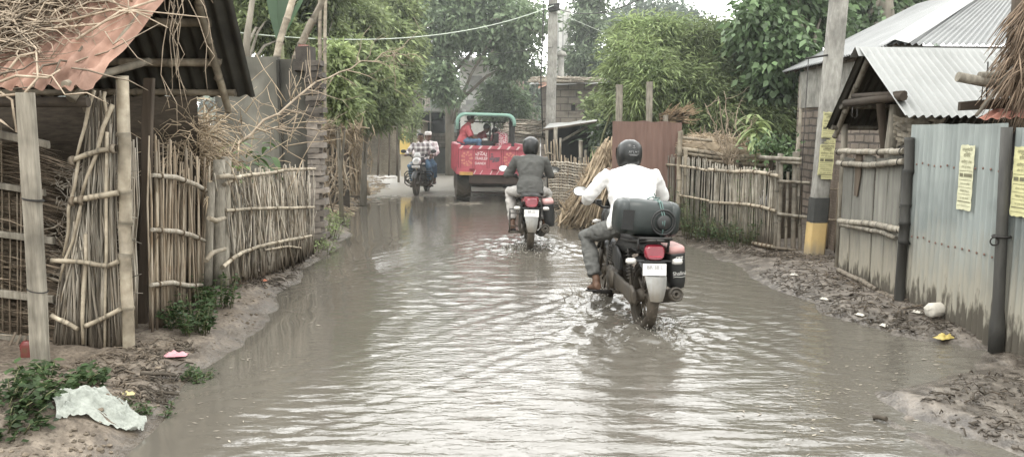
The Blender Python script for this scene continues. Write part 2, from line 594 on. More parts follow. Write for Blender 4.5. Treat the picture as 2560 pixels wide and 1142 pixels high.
def hz(x, y):
    x = np.asarray(x, float); y = np.asarray(y, float)
    wob = .10 * vnoise(x * .7 + 9, y * 1.7) + .05 * vnoise(x * 3, y * 4 + 3)
    xl = np.interp(y, LY, LX) + wob
    xr = np.interp(y, RY, RX) + wob
    s = np.maximum(xl - x, x - xr)
    right = x > 0
    top = np.where(right, np.where(y < 5.4, .055, .12), .17)
    out = top * (1 - np.exp(-np.maximum(s, 0) / .5)) + np.minimum(np.maximum(s - 3, 0), 30) * .012
    ins = -.085 * (1 - np.exp(np.minimum(s, 0) / .3))
    z = np.where(s > 0, out, ins)
    far = np.clip((y - 17.6) / 2.6, 0, 1); far = far * far * (3 - 2 * far)
    z = np.where(s > 0, z, z * (1 - far) + far * .035)
    n = fbm(x * 1.3, y * 1.3, 0, 4)
    m = fbm(x * 7, y * 7, 5, 3)
    near = np.clip(1 - y / 40, 0, 1)
    wet = np.clip(s / .25 + .35, .12, 1)
    z = z + (.022 * n + .011 * m * near) * wet * np.where(right, .6, 1)
    z = z + .17 * np.exp(-(((x + 2.75) / .55) ** 2 + ((y - 4.05) / .5) ** 2))            # mud heap, near left
    z = z + np.where(s > 0, (np.where(right, .008, .02) * np.abs(vnoise(x * 11, y * 11, 2)) + .022 * np.clip(vnoise(x * 5, y * 5, 6) * 2, -.3, .8) * (x < 0)) * near * np.clip(s / .2, 0, 1), 0)
    # tyre ruts in the mud, near right
    rut = np.exp(-((x - 2.75 - (y - 3.5) * -.45) / .10) ** 2) * (y < 5) * (y > 2)
    z = z - .05 * rut
    rid = np.exp(-((x - 2.98 - (y - 3.5) * -.45) / .09) ** 2) * (y < 5) * (y > 2)
    z = z + .04 * rid * (.6 + .6 * vnoise(x * 8, y * 8))
    z = z - np.clip(y - 60, 0, 500) * .002
    return z

_TX, _TY = np.arange(-7, 7.01, .05), np.arange(0, 32.01, .05)
_TZ = hz(*np.meshgrid(_TX, _TY)).tolist()
def H(x, y):                            # terrain height, looked up in a table
    fx = min(max((x + 7) / .05, 0), len(_TX) - 2.001); fy = min(max(y / .05, 0), len(_TY) - 2.001)
    i, j = int(fx), int(fy); fx -= i; fy -= j
    return (_TZ[j][i] * (1 - fx) + _TZ[j][i + 1] * fx) * (1 - fy) + (_TZ[j + 1][i] * (1 - fx) + _TZ[j + 1][i + 1] * fx) * fy

def G(px, py, lift=0.0):
    """sight line met with the terrain"""
    d = ray(px, py); o = Vector((0, 0, CAMH))
    t = 1.6 / -d.z * .72
    step = t / 220
    while True:
        q = o + d * t
        if q.z <= H(q.x, q.y) or t > 60: break
        t += step
    return Vector((q.x, q.y, H(q.x, q.y) + lift))

def axis(segs):
    out = [segs[0][0]]
    for a, b, st in segs:
        n = max(1, int(round((b - a) / st)))
        out += list(a + (b - a) * (np.arange(n) + 1) / n)
    return np.array(out)

def xygrid(xs, ys, zf, mb):
    X, Y_ = np.meshgrid(xs, ys)
    v = np.stack([X.ravel(), Y_.ravel(), zf(X.ravel(), Y_.ravel())], 1)
    nu, nv = len(xs), len(ys)
    i = np.arange(nv - 1)[:, None]; k = np.arange(nu - 1)[None, :]
    q = np.stack([i * nu + k, i * nu + k + 1, (i + 1) * nu + k + 1, (i + 1) * nu + k], -1).reshape(-1, 4)
    mb.add(v, [q], 1.0, 0, True)

g = MB()
xygrid(axis([(-600, -60, 90), (-60, -12, 4), (-12, -5, .35), (-5, -1.7, .035), (-1.7, 1.8, .12), (1.8, 4.4, .035), (4.4, 12, .35), (12, 60, 4), (60, 600, 90)]),
       axis([(-200, -20, 30), (-20, 2, 1.2), (2, 9.5, .035), (9.5, 22, .09), (22, 40, .5), (40, 100, 5), (100, 900, 100)]), hz, g)

t = NT('mud')
pz = worldpos_z(t)
v = t.coord((1, 1, 1))
n1 = t.noise(v, 1.4, 7, .62)
n2 = t.noise(v, 9, 6, .65)
dry = t.mixc(t.ramp(n1, (.35, 0.), (.65, 1.)), (.17, .135, .10), (.285, .24, .19))
dry = t.mixc(t.ramp(n2, (.40, .75), (.62, 0.)), dry, (.075, .058, .043))
n4 = t.noise(v, 42, 3, .6)
dry = t.mixc(t.ramp(n4, (.35, .75), (.5, 0.)), dry, (.06, .048, .036))
wetc = t.mixc(t.ramp(n2, (.35, 0.), (.7, 1.)), (.06, .048, .036), (.115, .095, .072))
zz = t.math('ADD', pz[2], t.math('MULTIPLY', t.math('SUBTRACT', n2, .5), .07))
f = t.ramp(zz, (.012, 0.), (.085, 1.))
far = t.ramp(t.math('DIVIDE', pz[1], 30.0, True), (.55, 0.), (.68, 1.))
roadc = t.mixc(t.ramp(n2, (.3, 0.), (.7, 1.)), (.24, .225, .195), (.35, .33, .29))
inroad = t.ramp(t.math('DIVIDE', t.math('ABSOLUTE', t.math('ADD', pz[0], 1.6)), 6.0, True), (.5, 1.0), (.7, .0))
c = t.mixc(f, wetc, dry)
c = t.mixc(t.math('MULTIPLY', t.math('MULTIPLY', far, .85), inroad), c, roadc)
# right-hand mud is greyer and wetter
rt = t.ramp(t.math('DIVIDE', pz[0], 4.0, True), (.3, 0.), (.6, 1.))
c = t.mixc(t.math('MULTIPLY', rt, .6), c, t.mixc(t.ramp(n2, (.42, 0.), (.66, 1.)), (.055, .048, .042), (.20, .178, .155)))
t.col(c)
rg = t.ramp(zz, (.0, .18), (.10, .85))
t.l(t.math('SUBTRACT', rg, t.math('MULTIPLY', rt, .22)), t.b.inputs['Roughness'])
hh = t.math('ADD', t.math('MULTIPLY', n2, .7), t.math('MULTIPLY', t.noise(v, 45, 4), .35))
t.bump(hh, .8, .035)
structure('ground', g, t.m)

# ================================================================== flood water
def wave(x, y):
    calm = np.clip((x + 1.75) / .8, 0, 1) * (1 - .88 * np.exp(-(((x - 2.45) / .95) ** 2 + ((y - 5.0) / 1.5) ** 2) ** 2))
    calm = .10 + .9 * calm
    farc = np.clip(1.25 - y / 15, .12, 1)
    patch = .30 + 1.05 * np.clip(vnoise(x * .55 + 4, y * .65 + 1) * 1.3 + .40, 0, 1)
    z = 0
    r2 = np.random.default_rng(3)
    for k in range(36):
        lam = .052 * (1.052 ** k)
        th = R(90) + r2.normal() * R(17)
        ph = r2.uniform(0, 6.28)
        kx, ky = math.cos(th) * 2 * math.pi / lam, math.sin(th) * 2 * math.pi / lam
        wob = 1.4 * vnoise(x * .8 + k, y * .8)
        z = z + .0050 * lam * np.sin(kx * x + ky * y + ph + wob) * (.35 + .9 * np.clip(vnoise(x * 1.3 + 7 * k, y * 1.1) + .3, 0, 1))
    z = z * calm * farc * patch
    for bx, by, a, lam in ((0.3, 10.6, .0055, .44), (1.05, 6.4, .004, .30)):             # rings spreading from the wheels
        r = np.hypot((x - bx), (y - by) * 1.0) + .12 * vnoise(x * 1.2, y * 1.2)
        z = z + a * np.sin(2 * np.pi * r / lam) * np.exp(-((r - 1.2) / 1.7) ** 2) * np.clip(r, 0, 1) * (.5 + .5 * calm) * (.6 + .5 * vnoise(x * .9, y * .9, 4))
    # bow waves trailing behind the wheels
    for bx, by, a in ((1.05, 6.6, .0042), (.9, 7.9, .0035), (.28, 11.0, .006), (.26, 12.2, .005)):
        for sd_ in (-1, 1):
            u = by - y; s_ = sd_ * (x - bx) - (.15 + .85 * u) + .12 * vnoise(x * 1.5, y * 1.5, 3)
            z = z + a * np.cos(2 * np.pi * s_ / .26) * np.exp(-(s_ / .34) ** 2) * np.exp(-np.maximum(u, 0) / 2.2) * np.clip(u * 3 + .6, 0, 1)
    # churned water round the wheels
    for bx, by, rad in ((1.02, 6.35, .55), (0.88, 7.6, .4), (.25, 10.9, .6), (.24, 12.1, .4)):
        d2 = ((x - bx) ** 2 + (y - by) ** 2) / rad ** 2
        z = z + .030 * np.exp(-d2 * .7) * fbm(x * 8, y * 8, 1, 4) + .03 * np.exp(-d2 * 4)
    return z

wm = MB()
xygrid(axis([(-4.6, -2.6, .2), (-2.6, 3.9, .026), (3.9, 4.6, .2)]),
       axis([(-14, 2.2, .6), (2.2, 7.2, .015), (7.2, 12, .035), (12, 21, .08)]), wave, wm)
t = NT('muddy_water')
v = t.coord((1, 1, 1), 'Object')
n1 = t.noise(v, .9, 4)
t.col(t.mixc(n1, (.128, .117, .098), (.092, .084, .070)))
t.b.inputs['Roughness'].default_value = .045
t.b.inputs['IOR'].default_value = 1.55
t.b.inputs['Specular IOR Level'].default_value = .62
pz = worldpos_z(t)
vs = t.coord((6, 15, 1), 'Object')
b1 = t.noise(vs, 1.6, 3, .55, .6)
mask = t.ramp(t.math('DIVIDE', t.math('ADD', pz[0], 2.0), 2.0, True), (.1, .10), (.6, 1.))
b = t.bump(t.math('MULTIPLY', b1, mask), .26, .022)
structure('flood_water', wm, t.m)

# ================================================================== thin haze over the far part of the lane
hm = MB(); hm.box((0, 60, 11), (160, 102, 26))
t = NT('haze')
t.t.nodes.remove(t.b)
vs_ = t.n('ShaderNodeVolumeScatter', Density=.0038); vs_.inputs['Color'].default_value = (.95, 1.0, .98, 1)
t.l(vs_.outputs[0], t.out.inputs['Volume'])
hz_o = structure('haze', hm, t.m)
# ================================================================== shared materials
m_bam = mat('bamboo_pale', (.44, .385, .295), (.24, .20, .145), .65, 11, (1, 1, 1), .35, dark=.45)
m_stick = mat('dry_stick', (.42, .365, .285), (.205, .145, .09), .85, 30, (1, 1, .10), .45, 60, mud=(.42, (.15, .12, .09)))
m_grey_stick = mat('weathered_stick', (.47, .435, .37), (.185, .145, .10), .85, 30, (1, 1, .10), .45, 60, mud=(.40, (.15, .125, .095)))
m_dark_wood = mat('dark_wood', (.125, .098, .072), (.06, .047, .036), .85, 7, (1, 1, .15), .4)
m_post = mat('weathered_post', (.40, .365, .30), (.19, .17, .135), .85, 7, (5, 5, .45), .8, 30, dark=.55)
m_rust = mat('rust_sheet', (.44, .28, .215), (.27, .15, .105), .78, 7, (1, .6, .6), .35, 45, dark=.55)
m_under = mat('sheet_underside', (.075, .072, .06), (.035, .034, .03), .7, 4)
m_straw = mat('straw', (.46, .375, .265), (.26, .20, .135), .8, 10)
m_brown_straw = mat('brown_straw', (.37, .27, .17), (.20, .14, .085), .85, 10)
m_thatch = mat('leaf_mat', (.255, .205, .15), (.11, .085, .06), .85, 9, (1, 1, 5))
m_vine = mat('dry_vine', (.40, .33, .25), (.20, .155, .11), .8, 12)
m_leaf_dark = mat('leaf_dark', (.060, .112, .052), (.030, .062, .032), .5, 3, trans=.3, bump=0, spec=.4)
m_weed = mat('leaf_weed', (.085, .135, .050), (.045, .080, .030), .55, 4, trans=.3, bump=0)
m_stem = mat('green_stem', (.16, .17, .08), (.09, .09, .05), .7, 8, bump=0)
m_lash = mat('lashing_fibre', (.17, .125, .08), (.08, .06, .04), .9, 20)
m_tie = mat('tie_wire', (.03, .027, .024), None, .6)
m_black = mat('deep_shade', (.012, .011, .010), (.02, .018, .015), .9)

def tn(a=.75, b=1.25):
    return rnd.uniform(a, b)

def stick(mb, a, b, r, j=.012, n=5, k=4, t=None):
    a, b = Vector(a), Vector(b)
    mb.tube(jl(a, b, k, j), [r * (1 - .3 * i / (k - 1)) * rnd.uniform(.9, 1.1) for i in range(k)], n, t if t else tn())

# ================================================================== gateway roof
A = P(226, 224, 5.15); B = P(528, -146, 6.25); C = P(622, 240, 7.25)
L = Vector((-2.7, 0, 0))
shed = thing('gateway_roof', 'gabled gateway roof of rust orange corrugated sheet on mixed posts, left roadside', 'roof', (A.x - 1, 6.2, .15))
mb = MB()
mb.sheet(A + L, A, B, B + L, 2, 40, .021, .105, .022, dscale=2.2, tint=1.0)
def crumple(v):
    # bent front corner of the sheet
    d = np.exp(-(((v[:, 0] - A.x + .08) / .22) ** 2 + ((v[:, 2] - A.z - .05) / .2) ** 2))
    v[:, 1] -= d * .05 * (1 + fbm(v[:, 0] * 14, v[:, 2] * 14, 1, 2))
    v[:, 2] += d * .05 * fbm(v[:, 0] * 11, v[:, 1] * 11, 2, 2)
crumple(mb.V[-1])
part('roof_sheet', mb, m_rust, shed, 'rust orange corrugated sheet with a crumpled corner')
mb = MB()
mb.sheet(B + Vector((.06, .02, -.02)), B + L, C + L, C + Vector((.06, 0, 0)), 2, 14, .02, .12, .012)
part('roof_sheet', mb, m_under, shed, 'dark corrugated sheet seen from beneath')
def on_far(f, x):                                       # point just under the far slope
    q = B.lerp(C, f); return Vector((q.x + x, q.y, q.z - .055))
for f, x0, r in ((.44, -.16, .035), (.71, -.16, .036), (.93, -.1, .03)):
    mb = MB(); bamboo(mb, [on_far(f, x0), on_far(f, x0) + Vector((-1.15, 0, .01)), on_far(f, -2.6)], r, 8, .95, .5)
    part('purlin', mb, m_bam, shed)
for x in (-.2, -1.5):
    mb = MB(); bamboo(mb, [on_far(.02, x) - Vector((0, 0, .06)), on_far(1.03, x) - Vector((0, 0, .05))], .034, 8, 1.0, .35)
    part('rafter', mb, m_bam, shed)
for x in (-.12, -1.4):
    q0 = A.lerp(B, -.01) + Vector((x, 0, -.05)); q1 = A.lerp(B, 1.0) + Vector((x, 0, -.06))
    mb = MB(); bamboo(mb, [q0, q1], .028, 8, .7, .4); part('rafter', mb, m_bam, shed)
mb = MB(); mb.tube([A + Vector((-.05, .06, -.08)), A + L + Vector((0, .05, -.07))], .035, 8, .5)
part('eave_beam', mb, m_dark_wood, shed)
mb = MB(); mb.tube([P(162, 213, 5.1), P(162, 213, 5.1) + Vector((0, 1.2, .25))], .028, 10, .6)
part('tie_beam', mb, m_bam, shed)
# posts
def lash(parent, pts, r, fr=(.08, .5, .92)):
    pts = [Vector(p) for p in pts]
    for f in fr:
        x = f * (len(pts) - 1); i = min(int(x), len(pts) - 2); c = pts[i].lerp(pts[i + 1], x - i); d = (pts[i + 1] - pts[i]).normalized()
        q = d.to_track_quat('X', 'Z').to_matrix(); m_ = MB()
        m_.lathe([(r * 1.2, -r * .5), (r * 1.45, -r * .25), (r * 1.35, 0), (r * 1.45, r * .25), (r * 1.2, r * .5)], c, 'X', 10, rot=q)
        m_.tube([c + Vector((0, 0, -r)), c + Vector((rnd.uniform(-.02, .02), -.02, -r - rnd.uniform(.03, .07)))], [r * .2, r * .1], 4)
        part('lashing', m_, m_lash, parent)
def sqpost(top, bot, w, t=1.0, d=None):
    top, bot = Vector(top), Vector(bot); mb = MB(); pts = 7; d = d or w
    sts = []
    for i in range(pts):
        f = i / (pts - 1)
        sts.append((bot.lerp(top, f) + Vector((rnd.uniform(-.006, .006), rnd.uniform(-.006, .006), 0)), w / 2 * rnd.uniform(.95, 1.05), d / 2 * rnd.uniform(.95, 1.05)))
    mb.lofte(sts, 12, t, power=6, smooth=False)
    return mb
g0 = G(105, 935)
part('post', sqpost(P(66, 232, g0.y), g0 - Vector((0, 0, .1)), .098, 1.0, .065), m_post, shed, 'square grey weathered front post')
mb = MB(); y = 5.5; bamboo(mb, [P(322, 905, y), P(313, 560, y), P(305, 190, y)], .043, 10, 1.12, .5)
part('post', mb, m_bam, shed, 'thick pale bamboo post')
y = 6.15
part('post', sqpost(P(372, 196, y), P(357, 850, y), .080, .95, .05), m_dark_wood, shed, 'dark squared timber post')
part('post', sqpost(P(-40, 232, 6.9), Vector((P(-40, 232, 6.9).x, 6.9, 0)), .1, .8), m_dark_wood, shed)
mb = MB()
for q, r in ((P(82, 497, g0.y), .056), (P(84, 499, g0.y), .057), (P(94, 725, g0.y), .056)):
    mb.lathe([(r, -.004), (r + .006, 0), (r, .004)], q, 'Z', 14, rot=Matrix.Rotation(R(rnd.uniform(8, 16)), 3, 'Y'))
part('wire_tie', mb, m_tie, shed)

# ------------------------------------------------------------------ tangle of dead vines over the roof
mb = MB()
def on_near(u, f, lift):                                # u metres back from the verge, f up the slope
    q = A.lerp(B, f); n = Vector((0, -.72, .69)); return q + Vector((-u, 0, 0)) + n * lift
for i in range(1900):
    u = rnd.betavariate(1.6, 1.1) * 2.4 + .15; f = rnd.uniform(-.04, 1.0)
    # keep the orange sheet bare towards the lower right
    edge = .22 + (1 - f) * .50 + .18 * float(vnoise(f * 6, 2.2))
    if u < edge and rnd.random() < .93: continue
    q = on_near(u, f, rnd.uniform(.01, .10))
    ang = rnd.gauss(.15, .75); Ls = rnd.uniform(.15, .6)
    dx, df = math.cos(ang) * Ls, math.sin(ang) * Ls / 1.7
    pts = [q]
    for k in range(1, 5):
        pts.append(on_near(u - dx * k / 4 + rnd.uniform(-.03, .03), min(1.02, f + df * k / 4 + rnd.uniform(-.02, .02)), rnd.uniform(.01, .13)))
    r = rnd.choice((.003, .004, .004, .006, .008))
    mb.tube(pts, [r, r, r * .9, r * .7, r * .4], 4, rnd.choice((.4, .6, .8, 1.0, 1.0, 1.3)))
N = 7000
u = rng.beta(1.6, 1.1, N) * 2.4 + .2; f = rng.uniform(-.03, 1, N)
keep = u > .42 + (1 - f) * .55 + .25 * vnoise(f * 6, u * 3)
u, f = u[keep], f[keep]
c = np.array(A)[None] * (1 - f)[:, None] + np.array(B)[None] * f[:, None] + np.stack([-u, -.72 * .03 + 0 * u, .03 + 0 * u], 1) + rng.normal(size=(len(u), 3)) * .012
mb.leaves(c, rng.normal(size=(len(u), 3)) * (1, .6, .6), rng.uniform(.05, .16, len(u)), rng.uniform(.008, .03, len(u)), rng.uniform(.25, .95, len(u)))
for pts in ([(0, 90), (90, 75), (250, 60), (330, 25), (520, 45)], [(40, 60), (180, 50), (300, 20), (380, 40)], [(0, 240), (60, 235), (95, 195), (90, 120), (30, 60)],
            [(0, 205), (40, 190), (120, 195), (150, 175)], [(0, 300), (40, 330), (30, 250), (0, 230)], [(10, 190), (50, 140), (100, 130)], [(190, 100), (300, 30), (420, -10)], [(0, 30), (120, 60), (200, 20), (340, 30), (420, 70)]):
    mb.tube([P(px, py, 5.12 - (230 - py) * .0 + max(0, (215 - py)) / 360 * 1.08 - .10) for px, py in pts], [.009, .009, .008, .006, .004][:len(pts)], 5, 1.25)
single('dry_vine_tangle', mb, m_vine, 'tangled heap of dead vines and straw lying over the rust orange sheet', 'dead vines')

mb = MB()
for i in range(11):
    px = rnd.gauss(450, 30); x = P(px, 0, 5.9)
    top = Vector((x.x, x.y + rnd.uniform(-.15, .15), 2.75 + rnd.uniform(-.1, .2)))
    Ls = rnd.uniform(.25, 1.05); q = top.copy(); pts = [q]
    for k in range(5):
        q = q + Vector((rnd.gauss(0, .035), rnd.gauss(0, .02), -Ls / 5)); pts.append(q)
    mb.tube(pts, [.005, .004, .004, .003, .003, .002], 4, tn(.8, 1.4))
    if rnd.random() < .6:
        q = pts[3]; mb.tube([q, q + Vector((rnd.uniform(-.08, .08), 0, -.08)), q + Vector((rnd.uniform(-.1, .1), 0, -.2))], [.003, .003, .002], 4, 1.1)
single('hanging_vine', mb, m_vine, 'dead vine strands dangling under the gable of the rusty gateway roof', 'dead vines')

# ------------------------------------------------------------------ palm-leaf screen with plank rails (far left)
scr = thing('leaf_screen', 'brown palm leaf screen with bleached horizontal planks behind the square front post', 'fence', P(40, 930, 5.55))
mb = MB()
yy = 5.62
x0, x1 = P(-420, 500, yy).x, P(172, 500, yy).x
N = 9000
zc = rng.uniform(.12, 1.62, N); xc = rng.uniform(x0, x1, N)
ragged = x1 - .18 - .16 * vnoise(zc * 7, 1.0) + .1 * (zc < .9)
zc, xc = zc[xc < ragged], xc[xc < ragged]
N = len(zc)
c = np.stack([xc, yy + rng.normal(size=N) * .03, zc + .04 * vnoise(xc * 2, zc * 2)], 1)
mb.leaves(c, np.stack([np.ones(N), rng.normal(size=N) * .06, rng.normal(size=N) * .10 - .05], 1), rng.uniform(.25, .6, N), rng.uniform(.006, .016, N), rng.uniform(.7, 2.4, N), up=.15)
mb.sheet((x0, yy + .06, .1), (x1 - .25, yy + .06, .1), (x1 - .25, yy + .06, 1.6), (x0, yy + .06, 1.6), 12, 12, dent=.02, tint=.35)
part('leaf_panel', mb, m_thatch, scr)
for pts, w in (([(-150, 322), (0, 336), (122, 362)], .055), ([(-150, 440), (0, 464), (112, 482)], .05), ([(-150, 575), (0, 585), (135, 602)], .05),
               ([(-150, 725), (0, 733), (135, 748)], .055), ([(-150, 838), (0, 842), (96, 850)], .055)):
    mb = MB(); q = [P(px, py, yy - .07) for px, py in pts]
    mb.lofte([(p, .018, w / 2 * rnd.uniform(.9, 1.1), (0, 1, 0), (0, 0, 1)) for p in q], 10, 1.0, power=5, smooth=False)
    part('rail', mb, m_post, scr)
for px in (28, 44, 52, -60, 8):
    mb = MB(); stick(mb, P(px, 900, yy - .05), P(px + rnd.uniform(-8, 8), rnd.choice((300, 340, 480)), yy - .05), .007, .01, t=.6)
    part('stake', mb, m_stick, scr)
mb = MB()
mb.sheet((-5.2, 7.4, 0), (-2.95, 7.4, 0), (-2.95, 7.4, 1.98), (-5.2, 7.4, 2.0), 40, 8, dent=.03, tint=.3, edge=.12)  # added backdrop, tinted dark for the shade inside the gateway
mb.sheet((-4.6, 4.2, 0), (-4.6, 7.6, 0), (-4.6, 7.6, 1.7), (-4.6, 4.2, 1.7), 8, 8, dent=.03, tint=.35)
single('mat_backdrop', mb, m_thatch, 'dim matting wall in the shade behind the rusty gateway', 'fence')
mb = MB()
for i in range(7):
    a = P(-30 + i * 14, 985, 5.3); stick(mb, a, P(40 + i * 13, 830 + i * 5, 5.5), .014, .01, t=.5)
single('stick_bundle', mb, m_stick, 'dark sticks leaning at the foot of the palm leaf screen', 'sticks')

# ------------------------------------------------------------------ woven stick hurdle between square post and bamboo post
y = 5.5
hur = thing('stick_hurdle', 'loosely woven hurdle of bleached sticks between square post and pale bamboo post', 'fence', P(215, 890, y))
mb = MB()
for i in range(240):
    b_ = rnd.uniform(128, 306); t_ = 200 + (b_ - 200) * .62 + rnd.gauss(0, 26)
    t_ = min(max(t_, 185), 312)
    topy = rnd.uniform(226, 345) if t_ > 222 else rnd.uniform(430, 640)
    stick(mb, P(b_, rnd.uniform(868, 905), y + rnd.uniform(-.03, .08)), P(t_, topy, y + rnd.uniform(-.02, .08)), rnd.choice((.004, .005, .007, .010)), .02, t=tn(.4, 1.35))
for i in range(520):
    px = rnd.uniform(140, 300); py = rnd.uniform(420, 880); a = rnd.uniform(-.5, .5)
    stick(mb, P(px, py, y + .10), P(px + rnd.uniform(-60, 60), py + rnd.uniform(-40, 40), y + .12), rnd.uniform(.003, .006), .015, 4, t=tn(.4, 1.05))
part('stick_infill', mb, m_grey_stick, hur)
for a, b_, r in (((236, 226), (190, 400), .014), ((282, 262), (200, 500), .016), ((196, 400), (158, 640), .013), ((262, 230), (268, 300), .014), ((205, 500), (150, 700), .012), ((215, 585), (208, 860), .017), ((268, 330), (262, 880), .013)):
    mb = MB(); stick(mb, P(*a, y - .03), P(*b_, y - .03), r, .012, 7, 5, 1.35); part('brace', mb, m_bam, hur)
for pts, r in (([(178, 402), (235, 380), (284, 372)], .018), ([(178, 503), (240, 492), (296, 482)], .021), ([(128, 650), (215, 655), (270, 666), (296, 652)], .017),
               ([(128, 788), (165, 805), (195, 822)], .017), ([(214, 815), (260, 795), (300, 772)], .017)):
    mb = MB(); bamboo(mb, [P(px, py, y - .05) for px, py in pts], r, 8, 1.3, .22); part('rail', mb, m_bam, hur)
for px, py in ((182, 402), (284, 372), (182, 503), (205, 500)):
    mb = MB(); mb.lathe([(.03, -.02), (.036, 0), (.03, .02)], P(px, py, y - .05), 'X', 10, tint=.6); part('binding', mb, m_stick, hur)
# second bit seen between bamboo post and dark post
mb = MB()
for i in range(16):
    px = rnd.uniform(322, 345); stick(mb, P(px, 820, 5.8), P(px + rnd.uniform(-12, 12), rnd.uniform(330, 520), 5.8), rnd.uniform(.005, .01), .02)
part('stick_infill', mb, m_grey_stick, hur)

# ------------------------------------------------------------------ stick gate (dark post -> split post)
XG = -2.80
gate = thing('stick_gate', 'upright stick gate with three crooked bark rails beside the dark timber post', 'gate', PX(450, 800, XG))
mb = MB()
for i in range(52):
    px = 380 + 145 * (i + rnd.uniform(-.3, .3)) / 51
    by = np.interp(px, [380, 450, 520], [832, 790, 728]); ty = np.interp(px, [380, 420, 470, 520], [350, 352, 395, 420]) + rnd.uniform(-25, 70)
    stick(mb, PX(px + rnd.uniform(-6, 6), by + rnd.uniform(-10, 10), XG + rnd.uniform(-.05, .03)), PX(px + rnd.gauss(2, 7), ty, XG + rnd.uniform(-.05, .03)), rnd.uniform(.007, .015), .015, 6, t=tn(.6, 1.25))
part('stick_infill', mb, m_stick, gate)
for pts in ([(382, 438), (440, 443), (490, 462), (530, 484)], [(380, 574), (440, 578), (480, 588), (512, 602)], [(378, 712), (430, 706), (470, 714), (505, 712)]):
    mb = MB(); mb.tube([PX(px, py, XG + .06) for px, py in pts], [.016, .021, .022, .015], 8, 1.05); part('rail', mb, m_grey_stick, gate); lash(gate, [PX(px, py, XG + .06) for px, py in pts], .02, (.1, .45, .8))
mb = MB()
for i in range(14):
    stick(mb, PX(530 + rnd.uniform(-8, 8), 455 + rnd.uniform(-10, 10), XG + .08), PX(515 + rnd.uniform(-10, 14), 500 + rnd.uniform(0, 40), XG + .08), .004, .01, t=1.3)
part('straw_binding', mb, m_straw, gate)

# split post with short rails
sp = thing('split_post', 'pale split timber posts standing together between stick gate and reed fence', 'post', PX(550, 700, -2.72))
for px0, px1, ty, r in ((528, 520, 455, .035), (548, 545, 400, .055), (566, 560, 392, .045)):
    mb = MB(); mb.lofte([(PX(px1 + (px0 - px1) * f, 712 + (ty - 712) * f, -2.72 + rnd.uniform(-.02, .02)), r * rnd.uniform(.9, 1.1), r) for f in (0, .25, .5, .75, 1)], 8, tn(.9, 1.15), power=3)
    part('post', mb, m_post, sp)
for pts in ([(522, 545), (540, 552), (562, 545)], [(515, 652), (530, 632), (562, 622)], [(545, 443), (570, 440), (600, 446)]):
    mb = MB(); mb.tube([PX(px, py, -2.62) for px, py in pts], [.020, .024, .018], 8, 1.0); part('rail', mb, m_bam, sp)

# ------------------------------------------------------------------ reed fence
def XR_(px): return np.interp(px, [560, 785], [-2.70, -2.62])
reed = thing('reed_fence', 'grey reed and stick fence with three bamboo rails running to the brick wall end', 'fence', PX(680, 690, -2.66))
mb = MB()
for i in range(230):
    px = rnd.uniform(562, 786)
    by = np.interp(px, [560, 640, 720, 786], [705, 690, 672, 642]) + rnd.uniform(-10, 8); ty = np.interp(px, [560, 660, 786], [440, 432, 418]) + rnd.uniform(-18, 40)
    lean = rnd.gauss(-10, 16)
    stick(mb, PX(px - lean * .3, by, XR_(px) + rnd.uniform(-.09, .03)), PX(min(788, px + lean), ty, XR_(px) + rnd.uniform(-.09, .03)), rnd.uniform(.005, .013), .03, 5, t=tn(.35, 1.45))
for i in range(240):
    px = rnd.uniform(575, 780); py = rnd.uniform(450, 650)
    stick(mb, PX(px, py, XR_(px) - .03), PX(px + rnd.uniform(-16, 16), py + rnd.uniform(-45, 45), XR_(px) - .01), .004, .02, 4, 3, t=tn(.5, 1.2))
part('reed_infill', mb, m_grey_stick, reed)
for pts, r in (([(560, 462), (600, 440), (660, 435), (720, 424), (788, 422)], .018), ([(562, 526), (620, 522), (700, 520), (786, 518)], .016), ([(556, 668), (600, 632), (660, 612), (720, 600), (778, 590)], .019), ([(660, 625), (720, 615), (752, 620)], .012)):
    mb = MB(); bamboo(mb, [PX(px, py, XR_(px) + .05) for px, py in pts], r, 8, 1.25, .35); part('rail', mb, m_bam, reed); lash(reed, [PX(px, py, XR_(px) + .05) for px, py in pts], r, (.12, .35, .62, .9))

